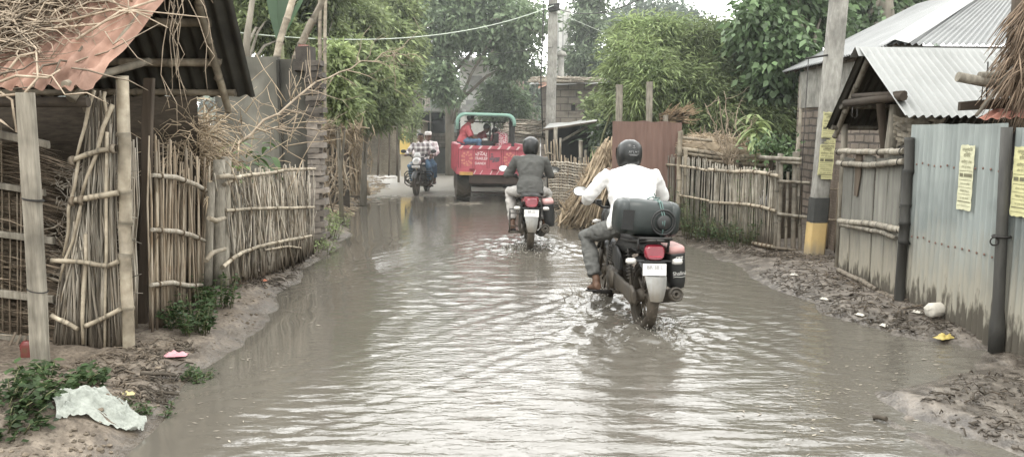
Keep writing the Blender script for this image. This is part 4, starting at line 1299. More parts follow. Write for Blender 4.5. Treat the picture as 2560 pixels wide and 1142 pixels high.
def motorcycle(label, root_m, tank=None, fairing=None, rack=False, crash=False, cage=False, box=None, plate=('BR 11', '4523'), mirrors=True, group=None):
    o = bpy.data.objects.new('motorcycle', None); COL.objects.link(o); o.matrix_basis = root_m; INV[o.name] = Matrix()
    tagset(o, label, 'motorcycle', group)
    def pt(n, mb, m, par=None, lab=None):
        return part(n, mb, m, par or o, lab, local=True)
    tank = tank or m_blackplastic
    def wheel(name, y, w):
        mb = MB(); c = (0, y, .30)
        mb.lathe([(.300, -.012), (.302, 0), (.300, .012), (.288, w * .8), (.262, w), (.232, w * .72), (.232, -w * .72), (.262, -w), (.288, -w * .8)], c, 'X', 36)
        for i in range(44):
            a = 2 * math.pi * i / 44
            q = Matrix.Rotation(a, 3, 'X')
            mb.box(Vector(c) + q @ Vector((.016 * (-1) ** i, 0, .298)), (.035, .016, .012), q @ Matrix.Rotation(.5 * (-1) ** i, 3, 'Z'))
        wh = pt(name, mb, m_tyre)
        mb = MB()
        mb.lathe([(.236, -w * .7), (.218, -w * .6), (.214, 0), (.218, w * .6), (.236, w * .7)], c, 'X', 36)
        mb.lathe([(.02, -.07), (.045, -.06), (.06, -.03), (.06, .03), (.045, .06), (.02, .07)], c, 'X', 16, closed=False)
        for i in range(10):
            a = 2 * math.pi * i / 10; d = Vector((0, math.cos(a), math.sin(a)))
            mb.tube([Vector(c) + d * .05, Vector(c) + d * .222], [.012, .009], 6)
        pt('rim', mb, m_engine, wh)
    wheel('rear_wheel', -.62, .050); wheel('front_wheel', .64, .042)
    # frame
    mb = MB()
    for s in (-1, 1):
        mb.tube([(s * .075, -.62, .30), (s * .085, -.2, .33), (s * .07, -.14, .36)], .020, 8)
        mb.tube([(s * .10, -.72, .69), (s * .10, -.3, .70), (s * .06, .1, .72), (.0, .40, .80)], .014, 7)
        mb.tube([(s * .07, -.14, .36), (s * .09, -.16, .60), (s * .10, -.25, .70)], .014, 7)
        mb.tube([(s * .06, .38, .74), (s * .09, .30, .40), (s * .09, .1, .20), (s * .08, -.15, .22)], .014, 7)
    mb.tube([(-.28, -.02, .20), (.28, -.02, .20)], .012, 7)
    pt('frame', mb, m_blackmetal)
    for s in (-1, 1):
        mb = MB(); mb.tube([(s * .12, -.02, .20), (s * .30, -.02, .205)], .019, 8); pt('footrest', mb, m_sandal)
    # shocks
    for s in (-1, 1):
        mb = MB(); a, b = Vector((s * .115, -.62, .34)), Vector((s * .12, -.48, .68))
        mb.tube([a, b], .014, 8)
        pts = []
        for i in range(90):
            f = i / 89; p = a.lerp(b, .25 + .7 * f); an = f * 9 * 2 * math.pi
            pts.append(p + Vector((math.cos(an) * .028, math.sin(an) * .028, 0)))
        mb.tube(pts, .0055, 5); pt('shock_absorber', mb, m_engine)
    # engine
    mb = MB()
    mb.rbox((0, .06, .33), (.25, .34, .20), .05)
    mb.lathe([(.0, -.16), (.085, -.155), (.095, -.13), (.095, .13), (.085, .155), (.0, .16)], (0, -.02, .33), 'X', 20, closed=False)
    for i in range(7):
        mb.box((0, .19 + i * .006, .45 + i * .024), (.19, .17, .012))
    mb.rbox((0, .22, .54), (.13, .13, .2), .03)
    pt('engine', mb, m_engine)
    mb = MB(); mb.lofte([((-.115, -.72, .30), .018, .05, (1, 0, 0), (0, 0, 1)), ((-.115, -.66, .305), .022, .085, (1, 0, 0), (0, 0, 1)), ((-.115, -.4, .32), .022, .062, (1, 0, 0), (0, 0, 1)), ((-.115, -.05, .335), .022, .075, (1, 0, 0), (0, 0, 1))], 12, power=3)
    pt('chain_case', mb, m_engine)
    # exhaust
    mb = MB(); mb.tube([(.05, .3, .42), (.09, .34, .30), (.12, .2, .17), (.14, -.1, .18), (.16, -.35, .22)], .019, 10)
    ex = pt('exhaust', mb, m_blackmetal)
    mb = MB(); d = Vector((.035, -.56, .15)).normalized(); c0 = Vector((.16, -.33, .215)); F_ = frame_of(d)
    prof = [(.022, 0), (.045, .04), (.055, .1), (.058, .52), (.062, .53), (.062, .565), (.05, .572), (.046, .562), (.028, .562), (.026, .575), (.015, .57), (.014, .52)]
    mb.lofte([(c0 + d * h, r, r, F_.col[0], F_.col[2]) for r, h in prof], 20)
    pt('silencer', mb, m_blackmetal, ex)
    mb = MB(); 
    for rr, hh in ((.052, .574), (.030, .570)):
        ringpts = [c0 + d * hh + F_.col[0] * math.cos(a) * rr + F_.col[2] * math.sin(a) * rr for a in [2 * math.pi * i / 20 for i in range(21)]]
        mb.tube(ringpts, .0045, 5)
    pt('silencer_cap', mb, m_engine, ex)
    # tank, seat, tail
    mb = MB(); mb.lofte([((0, -.02, .80), .06, .05, (1, 0, 0), (0, 0, 1)), ((0, .03, .82), .11, .08, (1, 0, 0), (0, 0, 1)), ((0, .18, .85), .145, .105, (1, 0, 0), (0, 0, 1)), ((0, .33, .86), .14, .105, (1, 0, 0), (0, 0, 1)), ((0, .43, .84), .09, .08, (1, 0, 0), (0, 0, 1))], 18, power=2.5)
    pt('fuel_tank', mb, tank)
    mb = MB(); mb.lofte([((0, .04, .79), .08, .03, (1, 0, 0), (0, 0, 1)), ((0, -.08, .775), .125, .045, (1, 0, 0), (0, 0, 1)), ((0, -.3, .765), .14, .05, (1, 0, 0), (0, 0, 1)), ((0, -.6, .775), .12, .045, (1, 0, 0), (0, 0, 1)), ((0, -.70, .78), .07, .03, (1, 0, 0), (0, 0, 1))], 16, power=3)
    pt('seat', mb, m_seat)
    mb = MB(); mb.lofte([((0, -.10, .66), .12, .09, (1, 0, 0), (0, 0, 1)), ((0, -.4, .70), .125, .075, (1, 0, 0), (0, 0, 1)), ((0, -.68, .735), .105, .06, (1, 0, 0), (0, 0, 1)), ((0, -.80, .735), .085, .05, (1, 0, 0), (0, 0, 1))], 16, power=2.6)
    pt('tail_cowl', mb, fairing or m_blackplastic)
    # mudguards
    def arc_guard(y, r, w, a0, a1, nm, m):
        mb = MB(); vs, fs = [], []; n = 16; k = 7
        for i in range(n):
            a = R(a0 + (a1 - a0) * i / (n - 1))
            for j in range(k):
                u = -1 + 2 * j / (k - 1); rr = r - .018 * u * u - (.02 if abs(u) > .9 else 0)
                vs.append((u * w, y - math.cos(a) * rr, .30 + math.sin(a) * rr))
        for i in range(n - 1):
            for j in range(k - 1):
                fs.append((i * k + j, i * k + j + 1, (i + 1) * k + j + 1, (i + 1) * k + j))
        mb.add(vs, fs, 1, 0, True)
        return pt(nm, mb, m)
    arc_guard(-.62, .340, .085, 52, 130, 'rear_mudguard', m_blackplastic)
    arc_guard(.64, .335, .065, 25, 150, 'front_mudguard', m_blackplastic)
    # tail light, plate, flap, indicators
    mb = MB(); mb.lofte([((0, -.79, .70), .080, .062, (1, 0, 0), (0, .12, 1)), ((0, -.835, .705), .086, .066, (1, 0, 0), (0, .12, 1)), ((0, -.862, .70), .07, .05, (1, 0, 0), (0, .12, 1))], 16, power=3.2)
    mb.box((0, -.866, .672), (.105, .006, .008), tint=2.5)
    pt('tail_light', mb, m_redlens)
    mb = MB(); mb.box((0, -.845, .613), (.17, .02, .05)); mb.tube([(-.2, -.83, .63), (.2, -.83, .63)], .009, 6); mb.box((0, -.84, .57), (.205, .012, .105))
    pt('plate_bracket', mb, m_blackplastic)
    mb = MB(); tl = Matrix.Rotation(R(-8), 3, 'X')
    mb.rbox((0, -.862, .563), (.20, .006, .098), .004, tl)
    pl_ = pt('number_plate', mb, m_plate)
    mb = MB()
    mb.text(plate[0], XZ(0, -.8668 - .003, .585, rot=tl), .043, bold=.0006); mb.text(plate[1], XZ(0, -.8668 + .003, .541, rot=tl), .046, bold=.0006)
    mb.text('IND', XZ(-.085, -.8668, .563, rot=tl), .012)
    pt('plate_number', mb, m_ink, pl_)
    mb = MB(); vs, fs = [], []
    for i in range(9):
        f = i / 8; z = .518 - .205 * f; hw = .092 - .038 * f ** 1.3
        for j in range(7):
            u = -1 + 2 * j / 6
            vs.append((u * hw + .01 * f, -.905 - .03 * math.sin(f * 2.2) - .03 * (1 - u * u), z))
    for i in range(8):
        for j in range(6):
            fs.append((i * 7 + j, i * 7 + j + 1, (i + 1) * 7 + j + 1, (i + 1) * 7 + j))
    mb.add(vs, fs, 1, 0, True); pt('mud_flap', mb, m_flap)
    for s in (-1, 1):
        mb = MB(); mb.lofte([((s * .155, -.835, .63), .012, .018, (0, 1, 0), (0, 0, 1)), ((s * .175, -.84, .63), .03, .026, (0, 1, 0), (0, 0, 1)), ((s * .225, -.84, .63), .03, .024, (0, 1, 0), (0, 0, 1)), ((s * .24, -.838, .63), .015, .013, (0, 1, 0), (0, 0, 1))], 12)
        pt('turn_signal', mb, m_lens)
    # grab rail / rack
    mb = MB()
    for s in (-1, 1):
        mb.tube([(s * .14, -.3, .74), (s * .155, -.6, .765), (s * .13, -.78, .79), (s * .06, -.85, .80), (0, -.86, .803)], .013, 8)
        if rack:
            mb.tube([(s * .13, -.78, .70), (s * .13, -.80, .81)], .011, 6)
    if rack:
        mb.box((0, -.66, .812), (.26, .34, .008)); mb.tube([(-.14, -.84, .818), (.14, -.84, .818)], .012, 6)
    pt('grab_rail', mb, m_blackmetal)
    # fork, bars, lamp
    mb = MB()
    for s in (-1, 1):
        mb.tube([(s * .085, .64, .30), (s * .085, .56, .52)], .024, 8); mb.tube([(s * .085, .56, .52), (s * .085, .42, .92)], .017, 8)
    mb.box((0, .43, .88), (.22, .06, .03)); mb.box((0, .47, .76), (.22, .06, .03))
    pt('fork', mb, m_engine)
    mb = MB(); mb.tube([(-.37, .27, 1.0), (-.26, .30, 1.01), (-.14, .40, .95), (.14, .40, .95), (.26, .30, 1.01), (.37, .27, 1.0)], .012, 8)
    hb = pt('handlebar', mb, m_blackmetal)
    for s in (-1, 1):
        mb = MB(); mb.tube([(s * .25, .303, 1.01), (s * .375, .268, 1.0)], .018, 10); pt('grip', mb, m_sandal, hb)
        mb = MB(); mb.tube([(s * .20, .35, 1.0), (s * .30, .37, .995), (s * .38, .345, .985)], .006, 6); mb.box((s * .2, .34, 1.005), (.05, .05, .045)); pt('lever', mb, m_blackplastic, hb)
        if mirrors:
            mb = MB(); mb.tube([(s * .24, .31, 1.02), (s * .30, .33, 1.07), (s * .37, .33, 1.10)], .006, 6)
            mb.lofte([((s * .385, .36, 1.105), .045, .028, (1, 0, 0), (0, 0, 1)), ((s * .385, .345, 1.105), .072, .046, (1, 0, 0), (0, 0, 1)), ((s * .385, .325, 1.105), .075, .048, (1, 0, 0), (0, 0, 1))], 16, power=2.4)
            mr = pt('mirror', mb, m_blackplastic)
            mb = MB(); mb.lofte([((s * .385, .3235, 1.105), .069, .043, (1, 0, 0), (0, 0, 1)), ((s * .385, .320, 1.105), .069, .043, (1, 0, 0), (0, 0, 1))], 16, power=2.4, smooth=False)
            pt('mirror_glass', mb, m_mirror, mr)
    mb = MB(); mb.lofte([((0, .46, .87), .09, .09, (1, 0, 0), (0, 0, 1)), ((0, .54, .86), .115, .10, (1, 0, 0), (0, -.1, 1)), ((0, .59, .85), .10, .085, (1, 0, 0), (0, -.15, 1)), ((0, .615, .845), .07, .06, (1, 0, 0), (0, -.2, 1))], 18, power=2.6)
    hl = pt('headlight', mb, fairing or m_blackplastic)
    mb = MB(); mb.lofte([((0, .612, .832), .075, .045, (1, 0, 0), (0, -.25, 1)), ((0, .628, .830), .06, .035, (1, 0, 0), (0, -.25, 1))], 16, power=2.6); pt('headlight_lens', mb, m_lens, hl)
    mb = MB(); mb.lofte([((0, .50, .94), .10, .02, (1, 0, 0), (0, 1, 0)), ((0, .47, 1.02), .085, .012, (1, 0, 0), (0, 1, 0)), ((0, .44, 1.08), .05, .008, (1, 0, 0), (0, 1, 0))], 14); pt('windscreen', mb, fairing or m_blackplastic, hl)
    mb = MB(); mb.rbox((0, .655, .735), (.21, .008, .055), .003); fp = pt('number_plate', mb, m_plate, None, 'front number plate')
    mb = MB(); mb.text(plate[0].replace(' ', '') + ' ' + plate[1], XZ(0, .660, .735, True), .034); pt('plate_number', mb, m_ink, fp)
    for s in (-1, 1):
        mb = MB(); mb.lofte([((s * .13, .5, .80), .02, .02, (0, 1, 0), (0, 0, 1)), ((s * .18, .5, .80), .028, .022, (0, 1, 0), (0, 0, 1)), ((s * .21, .5, .80), .012, .012, (0, 1, 0), (0, 0, 1))], 10); pt('turn_signal', mb, m_lens)
    for s in (-1, 1):
        mb = MB(); mb.lofte([((s * .125, -.30, .52), .012, .06, (1, 0, 0), (0, 0, 1)), ((s * .135, -.2, .55), .016, .11, (1, 0, 0), (0, 0, 1)), ((s * .125, -.02, .57), .012, .08, (1, 0, 0), (0, 0, 1))], 12, power=3); pt('side_panel', mb, m_blackplastic)
    if crash:
        for s in (-1, 1):
            mb = MB()
            for z0, z1, ww in ((.60, .24, .37), (.54, .30, .34), (.47, .35, .355), (.42, .28, .30)):
                mb.tube([(s * .07, .34, z0), (s * (ww - .06), .33, z0), (s * ww, .32, z0 - .06), (s * ww, .31, z1 + .06), (s * (ww - .07), .30, z1), (s * .08, .2, z1 - .02)], .016, 6)
            pt('crash_guard', mb, m_blackmetal)
    if cage:
        mb = MB(); s = -1
        for x in (-.15, -.29):
            mb.tube([(x, -.78, .30), (x, -.78, .55), (x, -.38, .57), (x, -.34, .32), (x, -.6, .26), (x, -.78, .30)], .009, 6)
        for y, z in ((-.78, .55), (-.38, .57), (-.78, .30), (-.34, .32), (-.6, .26)):
            mb.tube([(-.12, y, z), (-.29, y, z)], .008, 6)
        for z in (.38, .46):
            mb.tube([(-.29, -.78, z), (-.29, -.36, z)], .006, 6)
        pt('saree_guard', mb, m_blackmetal)
    if box:
        tl2 = Matrix.Rotation(R(-7), 3, 'Y')
        c = Vector((.25, -.56, .565))
        mb = MB(); mb.lofte([(c + tl2 @ Vector((0, 0, z)), rx, ry, tl2.col[0], tl2.col[1]) for z, rx, ry in ((-.20, .04, .12), (-.185, .062, .15), (-.12, .074, .165), (.10, .080, .17), (.115, .082, .172))], 20, power=5)
        sb = pt('side_box', mb, m_blackplastic)
        mb = MB(); mb.lofte([(c + tl2 @ Vector((0, 0, z)), rx, ry, tl2.col[0], tl2.col[1]) for z, rx, ry in ((.117, .082, .172), (.16, .080, .168), (.172, .070, .155))], 20, power=5)
        pt('box_lid', mb, m_redtop, sb)
        if box != 'plain':
            mb = MB()
            mb.text(box[0], XZ(*(c + tl2 @ Vector((.012, -.171, .075))), rot=tl2), .034, bold=.0015)
            mb.text(box[1], XZ(*(c + tl2 @ Vector((.006, -.169, -.055))), rot=tl2), .046, bold=.0006)
            q = [c + tl2 @ Vector((u, -.168, -.085 - .004 * math.sin(u * 60))) for u in (-.05, -.02, .02, .055)]
            mb.tube(q, .0025, 5)
            pt('box_lettering', mb, m_whitetext, sb)
    return o

def bike_matrix(px, py, contact_y, yaw, lean=0, z=-.015):
    q = G(px, py); d = ray(px, py); t_ = -CAMH / d.z
    q = Vector((0, 0, CAMH)) + d * t_
    m = Matrix.Rotation(R(yaw), 4, 'Z') @ Matrix.Rotation(R(lean), 4, 'Y')
    return Matrix.Translation(Vector((q.x, q.y, z)) - (m @ Vector((0, contact_y, 0)))) @ m

# ------------------------------------------------------------------ nearest rider
def lower(J, d_hip, d_sh, d_head):
    for k in J:
        v = J[k]
        if k in ('hip', 'hpL', 'hpR'): J[k] = (v[0], v[1], v[2] - d_hip)
        elif k in ('chest', 'shL', 'shR', 'neck', 'elL', 'elR'): J[k] = (v[0], v[1], v[2] - d_sh * (.5 if k[:2] == 'el' else 1))
        elif k == 'head': J[k] = (v[0], v[1] + .02, v[2] - d_head)
    return J
M1 = bike_matrix(1605, 817, -.62, 7.5, 2.2, -.02)
motorcycle('nearest black motorcycle with jerrycan on its rack and pink lidded black side box', M1, rack=True, box=('CBZ', 'Shalini'), plate=('BR 38 L', '2715'), crash=False)
J1 = dict(hip=(.0, -.16, .90), chest=(.01, -.03, 1.18), neck=(.01, .05, 1.40), head=(.01, .10, 1.545), fwd=(-.02, 1, -.12),
          shL=(-.205, .02, 1.335), shR=(.22, .02, 1.335), elL=(-.365, .08, 1.09), elR=(.37, .12, 1.09), wrL=(-.335, .255, 1.02), wrR=(.335, .255, 1.02),
          hdL=((.12, .9, .05), (.1, .1, -1), 1.15), hdR=((-.12, .9, .05), (-.1, .1, -1), 1.15),
          hpL=(-.10, -.14, .86), hpR=(.10, -.14, .86), knL=(-.325, .22, .69), knR=(.31, .24, .69), anL=(-.275, -.03, .30), anR=(.275, -.01, .30), toL=(-.295, .15, .22), toR=(.295, .17, .22))
lower(J1, .03, .035, .075)
o1, hf1 = person('person', 'man in white long sleeved shirt and black helmet riding the nearest motorcycle', J1, m_white_shirt, m_grey_trouser, M1, sleeve=1.0, hair=False, voxel=.007, girth=1.22, face=False, tail=.06, wrk=.010)
helmet(o1, J1['head'], hf1, 'text')
# jerrycan strapped across the rack
m_can = mat('jerrycan_plastic', (.042, .052, .049), (.024, .030, .029), .38, 3, bump=.1, spec=.5, dark=.35)
jc = bpy.data.objects.new('jerrycan', None); COL.objects.link(jc); jc.matrix_basis = M1 @ Matrix.Translation((-.02, -.60, .968)) @ Matrix.Rotation(R(3), 4, 'Y') @ Matrix.Diagonal((.97, 1, .97, 1)); INV[jc.name] = Matrix()
tagset(jc, 'dark green plastic jerrycan lying on its side across the back of the nearest motorcycle', 'jerrycan')
mb = MB()
mb.lofte([((x, 0, 0), ry, rz, (0, 1, 0), (0, 0, 1)) for x, ry, rz in ((-.285, .07, .08), (-.275, .105, .12), (-.25, .135, .146), (-.20, .145, .156), (-.195, .140, .150), (-.185, .140, .150), (-.18, .146, .157), (.0, .146, .158), (.18, .146, .157), (.185, .140, .150), (.195, .140, .150), (.20, .145, .156), (.25, .135, .146), (.275, .105, .12), (.285, .07, .08))], 28, power=3.4)
part('can_body', mb, m_can, jc, local=True)
mb = MB()
for r_, rr in ((.105, .010), (.085, .008)):
    mb.lathe([(r_ + rr * math.cos(a), rr * math.sin(a)) for a in [i * math.pi / 4 for i in range(8)]], (.115, -.142, -.02), 'Y', 28)
mb.lathe([(0, -.02), (.055, -.018), (.064, -.008), (.066, .02)], (.115, -.15, -.02), 'Y', 24, closed=False)
part('screw_cap', mb, m_blackplastic, jc, local=True)
mb = MB(); mb.box((-.20, -.1475, -.02), (.10, .008, .17), tint=.6); part('label_patch', mb, m_blackplastic, jc, local=True)
m_cord = mat('cord_green', (.17, .26, .24), (.10, .16, .15), .8, 20)
mb = MB()
cp = lambda x, y, z: jc.matrix_basis @ Vector((x, y, z))
mb.tube([cp(.06, .12, .12), cp(.065, .02, .162), cp(.07, -.12, .145), cp(.095, -.153, .04), cp(.10, -.168, -.02), cp(.115, -.155, -.10), cp(.11, -.13, -.15)], .005, 6)
mb.tube([cp(.10, .12, .12), cp(.095, .02, .163), cp(.09, -.12, .146), cp(.115, -.154, .04), cp(.118, -.170, -.02), cp(.115, -.155, -.10)], .005, 6)
mb.tube([cp(.02, .1, .13), cp(.03, .03, .175), cp(.075, .0, .175), cp(.045, -.02, .215)], .004, 5); mb.tube([cp(.075, .0, .175), cp(.11, -.01, .18)], .004, 5); mb.tube([cp(.07, 0, .17), cp(.04, -.02, .185), cp(-.02, -.04, .163)], .004, 5)
single('tie_cord', mb, m_cord, 'thin green cord knotted round the dark jerrycan', 'cord')

# ------------------------------------------------------------------ second rider
M2 = bike_matrix(1324, 625, -.62, 1, 1.5, -.02)
motorcycle('second motorcycle with red tail panel, wire foot guard and plain black side box', M2, fairing=m_redpanel, box='plain', cage=True, plate=('BR 22', 'AE 140'), crash=False)
J2 = dict(hip=(.0, -.18, .90), chest=(.0, -.12, 1.18), neck=(.0, -.04, 1.40), head=(.0, -.01, 1.55), fwd=(.10, 1, -.05),
          shL=(-.20, -.07, 1.345), shR=(.20, -.07, 1.345), elL=(-.295, .0, 1.09), elR=(.29, .0, 1.09), wrL=(-.345, .245, 1.015), wrR=(.335, .245, 1.015),
          hdL=((.12, .9, .05), (.1, .1, -1), 1.15), hdR=((-.12, .9, .05), (-.1, .1, -1), 1.15),
          hpL=(-.10, -.16, .86), hpR=(.10, -.16, .86), knL=(-.285, .20, .76), knR=(.27, .20, .76), anL=(-.23, -.02, .31), anR=(.23, -.02, .31), toL=(-.25, .17, .23), toR=(.25, .17, .23))
lower(J2, .04, .075, .105)
o2, hf2 = person('person', 'man in dark grey shirt and pale trousers riding away ahead of the white shirted rider', J2, m_grey_shirt, m_pale_trouser, M2, sleeve=.95, hair=False, voxel=.009, girth=1.02, face=False, tail=.10)
h2 = helmet(o2, J2['head'], hf2, None)
mb = MB()
c2 = Vector(J2['head']) + hf2 @ Vector((0, -.012, .012))
pts = [c2 + hf2 @ Vector((math.sin(a) * .113, -.03, .012 + math.cos(a) * .113)) for a in [R(-70 + 14 * i) for i in range(11)]]
mb.tube(pts, .010, 6); part('helmet_stripe', mb, m_white_mark, h2, local=True)

# ------------------------------------------------------------------ oncoming bike with two men
M3 = bike_matrix(1041, 490, .64, 174, 0, .0)
motorcycle('oncoming black motorcycle with silver headlamp fairing, white front plate and wide leg guards', M3, fairing=m_silver, crash=True, plate=('BR 11', '6304'))
J3 = dict(hip=(.0, -.14, .89), chest=(.01, -.09, 1.17), neck=(.01, -.04, 1.38), head=(.01, .0, 1.525), fwd=(-.12, 1, -.05),
          shL=(-.20, -.05, 1.325), shR=(.20, -.05, 1.325), elL=(-.36, .06, 1.09), elR=(.36, .06, 1.09), wrL=(-.335, .255, 1.02), wrR=(.335, .255, 1.02),
          hdL=((.12, .9, .05), (.1, .1, -1), 1.15), hdR=((-.12, .9, .05), (-.1, .1, -1), 1.15),
          hpL=(-.10, -.14, .86), hpR=(.10, -.14, .86), knL=(-.24, .24, .72), knR=(.24, .24, .72), anL=(-.22, .0, .31), anR=(.22, .0, .31), toL=(-.24, .18, .23), toR=(.24, .18, .23))
lower(J3, .03, .06, .085)
person('person', 'dark haired man in checked shirt and jeans steering the oncoming motorcycle', J3, m_plaid, m_jeans, M3, sleeve=1.0, voxel=.010)
J4 = dict(hip=(-.03, -.48, .93), chest=(-.06, -.42, 1.2), neck=(-.09, -.37, 1.41), head=(-.12, -.33, 1.535), fwd=(-.35, 1, -.02),
          shL=(-.28, -.40, 1.35), shR=(.11, -.36, 1.35), elL=(-.36, -.30, 1.09), elR=(.24, -.30, 1.09), wrL=(-.26, -.12, .96), wrR=(.20, -.1, .95),
          hdL=((.2, .9, -.2), (.5, .1, -1), .6), hdR=((-.1, .9, -.2), (-.5, .1, -1), .6),
          hpL=(-.11, -.46, .89), hpR=(.10, -.46, .89), knL=(-.30, -.12, .74), knR=(.28, -.12, .74), anL=(-.27, -.32, .37), anR=(.27, -.32, .37), toL=(-.29, -.15, .29), toR=(.29, -.15, .29))
lower(J4, .03, .05, .07)
o4, hf4 = person('person', 'passenger in pale shirt and white cap peering round the oncoming rider', J4, m_plaid2, m_jeans, M3, sleeve=.8, voxel=.010)
mb = MB(); hc = Vector(J4['head'])
mb.lofte([(hc + hf4 @ Vector((0, -.01, z)), rx, rx * 1.15, hf4.col[0], hf4.col[1]) for z, rx in ((.045, .088), (.06, .092), (.115, .090), (.135, .078), (.14, .03))], 18)
part('cap', mb, m_cap, o4, local=True)

# ------------------------------------------------------------------ splashes at the wheels
m_splash = mat('splash_water', (.62, .59, .54), (.50, .47, .42), .12, 6, bump=0, spec=.7, trans=.45)
def splash(c, n, rx, hgt, label, s=1.0):
    mb = MB(); c = Vector(c)
    for i in range(n):
        a = rnd.uniform(0, 6.28); r = abs(rnd.gauss(0, .55)); h = max(0, hgt * (1 - r * .8) * rnd.random() ** 1.8)
        q = c + Vector((math.cos(a) * r * rx, math.sin(a) * r * rx * 1.3, h))
        k = rnd.uniform(.002, .006) * s
        mb.ball(q, (k, k, k * rnd.uniform(1, 2.2)), None, 5, 3)
    for i in range(9):
        a = rnd.uniform(0, 6.28); r = rx * rnd.uniform(.15, .9)
        b0 = c + Vector((math.cos(a) * r, math.sin(a) * r * 1.3, -.02)); out = Vector((math.cos(a), math.sin(a), 0))
        hh = hgt * rnd.uniform(.25, .75)
        mb.tube([b0, b0 + out * .02 + Vector((0, 0, hh * .5)), b0 + out * .06 + Vector((0, 0, hh))], [.010 * s, .005 * s, .002], 5)
    single('water_splash', mb, m_splash, label, 'splash')
def onwater(M, y): 
    q = M @ Vector((0, y, 0)); return (q.x, q.y, 0)
q = onwater(M1, -.72); splash((q[0] + .10, q[1], 0), 420, .30, .15, 'muddy splash thrown up at the rear tyre of the nearest motorcycle')
q = onwater(M1, .5); splash((q[0] - .18, q[1], 0), 360, .34, .20, 'muddy splash beside the front wheel of the nearest motorcycle')
q = onwater(M2, -.6); splash((q[0], q[1], 0), 420, .45, .17, 'muddy splash round the wheels of the second motorcycle', 1.2)
# ================================================================== trailer and tractor
m_red = mat('trailer_red', (.55, .135, .165), (.43, .10, .125), .55, 5, bump=.2, dark=.22)
m_red_dark = mat('trailer_red_dark', (.22, .04, .05), (.16, .03, .035), .5, 4, bump=.1)
m_pinkwhite = mat('stripe_cream', (.78, .62, .61), (.66, .48, .48), .5, 6, bump=0)
m_orange = mat('reflector_amber', (.62, .36, .12), None, .35, bump=0)
m_flower = mat('flower_paint', (.62, .27, .20), (.54, .20, .17), .5, 8, bump=0)
m_greypaint = mat('blue_grey_paint', (.20, .13, .15), None, .5, bump=0)
m_chassis = mat('chassis_rust', (.055, .042, .036), (.085, .06, .048), .8, 6, bump=.3)
m_mint = mat('mint_canopy', (.27, .46, .38), (.22, .39, .32), .5, 3, bump=.05)
m_canopy_in = mat('canopy_inside', (.06, .075, .068), None, .7)
ql = P(1238, 500, 18.5)
TM = Matrix.Translation((ql.x - .09, 18.5, -.03)) @ Matrix.Rotation(R(7), 4, 'Z') @ Matrix.Rotation(R(1.6), 4, 'Y')
tr = bpy.data.objects.new('farm_trailer', None); COL.objects.link(tr); tr.matrix_basis = TM; INV[tr.name] = Matrix()
tagset(tr, 'red painted farm trailer with striped and lettered tailgate standing in the flooded lane', 'trailer')
def tp(n, mb, m, par=None, lab=None): return part(n, mb, m, par or tr, lab, local=True)
W2 = .83; Z0, Z1, YB, YF = .66, 1.30, -.62, 2.25
mb = MB()
mb.box((0, (YB + YF) / 2, Z0 + .03), (2 * W2 - .06, YF - YB - .06, .06)); tp('bed', mb, m_chassis)
for s in (-1, 1):
    mb = MB(); mb.box((s * W2, (YB + YF) / 2, (Z0 + Z1) / 2), (.05, YF - YB, Z1 - Z0))
    for k in range(7):
        mb.box((s * (W2 + .03), YB + .05 + k * (YF - YB - .1) / 6, (Z0 + Z1) / 2), (.035, .06, Z1 - Z0))
    mb.box((s * W2, (YB + YF) / 2, Z1 + .02), (.075, YF - YB, .04)); sp_ = tp('side_panel', mb, m_red)
    mb = MB()
    for k in range(12):
        y0 = YB + .1 + k * .22
        mb.add([(s * W2 + s * .0005, y0, Z1 + .043), (s * W2 + .036, y0 + .0, Z1 + .043), (s * W2 + .036, y0 + .09, Z1 + .043), (s * W2 - .036, y0 + .11, Z1 + .043), (s * W2 - .036, y0 + .02, Z1 + .043)], [(0, 1, 2, 3, 4)])
    tp('painted_stripe', mb, m_pinkwhite, sp_)
mb = MB(); mb.box((0, YF, (Z0 + Z1) / 2 - .04), (2 * W2 - .06, .05, Z1 - Z0 - .08)); tp('front_panel', mb, m_red)
# tailgate with pressed panels
mb = MB(); yb = YB - .03
zr0, zr1 = Z0 + .13, Z1 - .06
mb.box((0, yb, (Z0 + Z1) / 2), (2 * W2 + .02, .04, Z1 - Z0))
mb.box((0, yb - .02, Z1 - .022), (2 * W2 + .06, .05, .075)); mb.box((0, yb - .012, Z0 + .115), (2 * W2 + .02, .03, .02))
NPAN = 5; pw = (2 * W2 - .04) / NPAN
for k in range(NPAN + 1):
    mb.box((-W2 + .02 + k * pw, yb - .025, (zr0 + zr1) / 2 + .005), (.035, .03, zr1 - zr0 - .035))
tg = tp('tailgate', mb, m_red)
mb = MB()
for k in range(NPAN + 1):
    for dx in (-.024, .024): mb.box((-W2 + .02 + k * pw + dx, yb - .0215, (zr0 + zr1) / 2 + .005), (.012, .004, zr1 - zr0 - .03))
mb.box((0, yb - .022, zr1 + .012), (2 * W2 - .06, .006, .018)); tp('panel_groove', mb, m_red_dark, tg)
mb = MB()
def strip(x0, z0, x1, z1, w, y=yb - .0485):
    mb.add([(x0, y, z0), (x0 + w, y, z0), (x1 + w, y, z1), (x1, y, z1)], [(0, 1, 2, 3)])
for k in range(9):
    x = -W2 - .0 + k * .215; strip(x, Z1 - .058, x + .055, Z1 + .014, .05)
for k in range(9):
    x = -W2 + .33 + k * .19 - (.04 if k % 2 else 0); strip(x, Z0 + .008, x + .055, Z0 + (.10 if k % 2 else .12), .016 if k % 2 else .022, yb - .0228)
tp('painted_stripe', mb, m_pinkwhite, tg)
mb = MB()
cx = -W2 + .02 + 1.5 * pw; zc = (zr0 + zr1) / 2
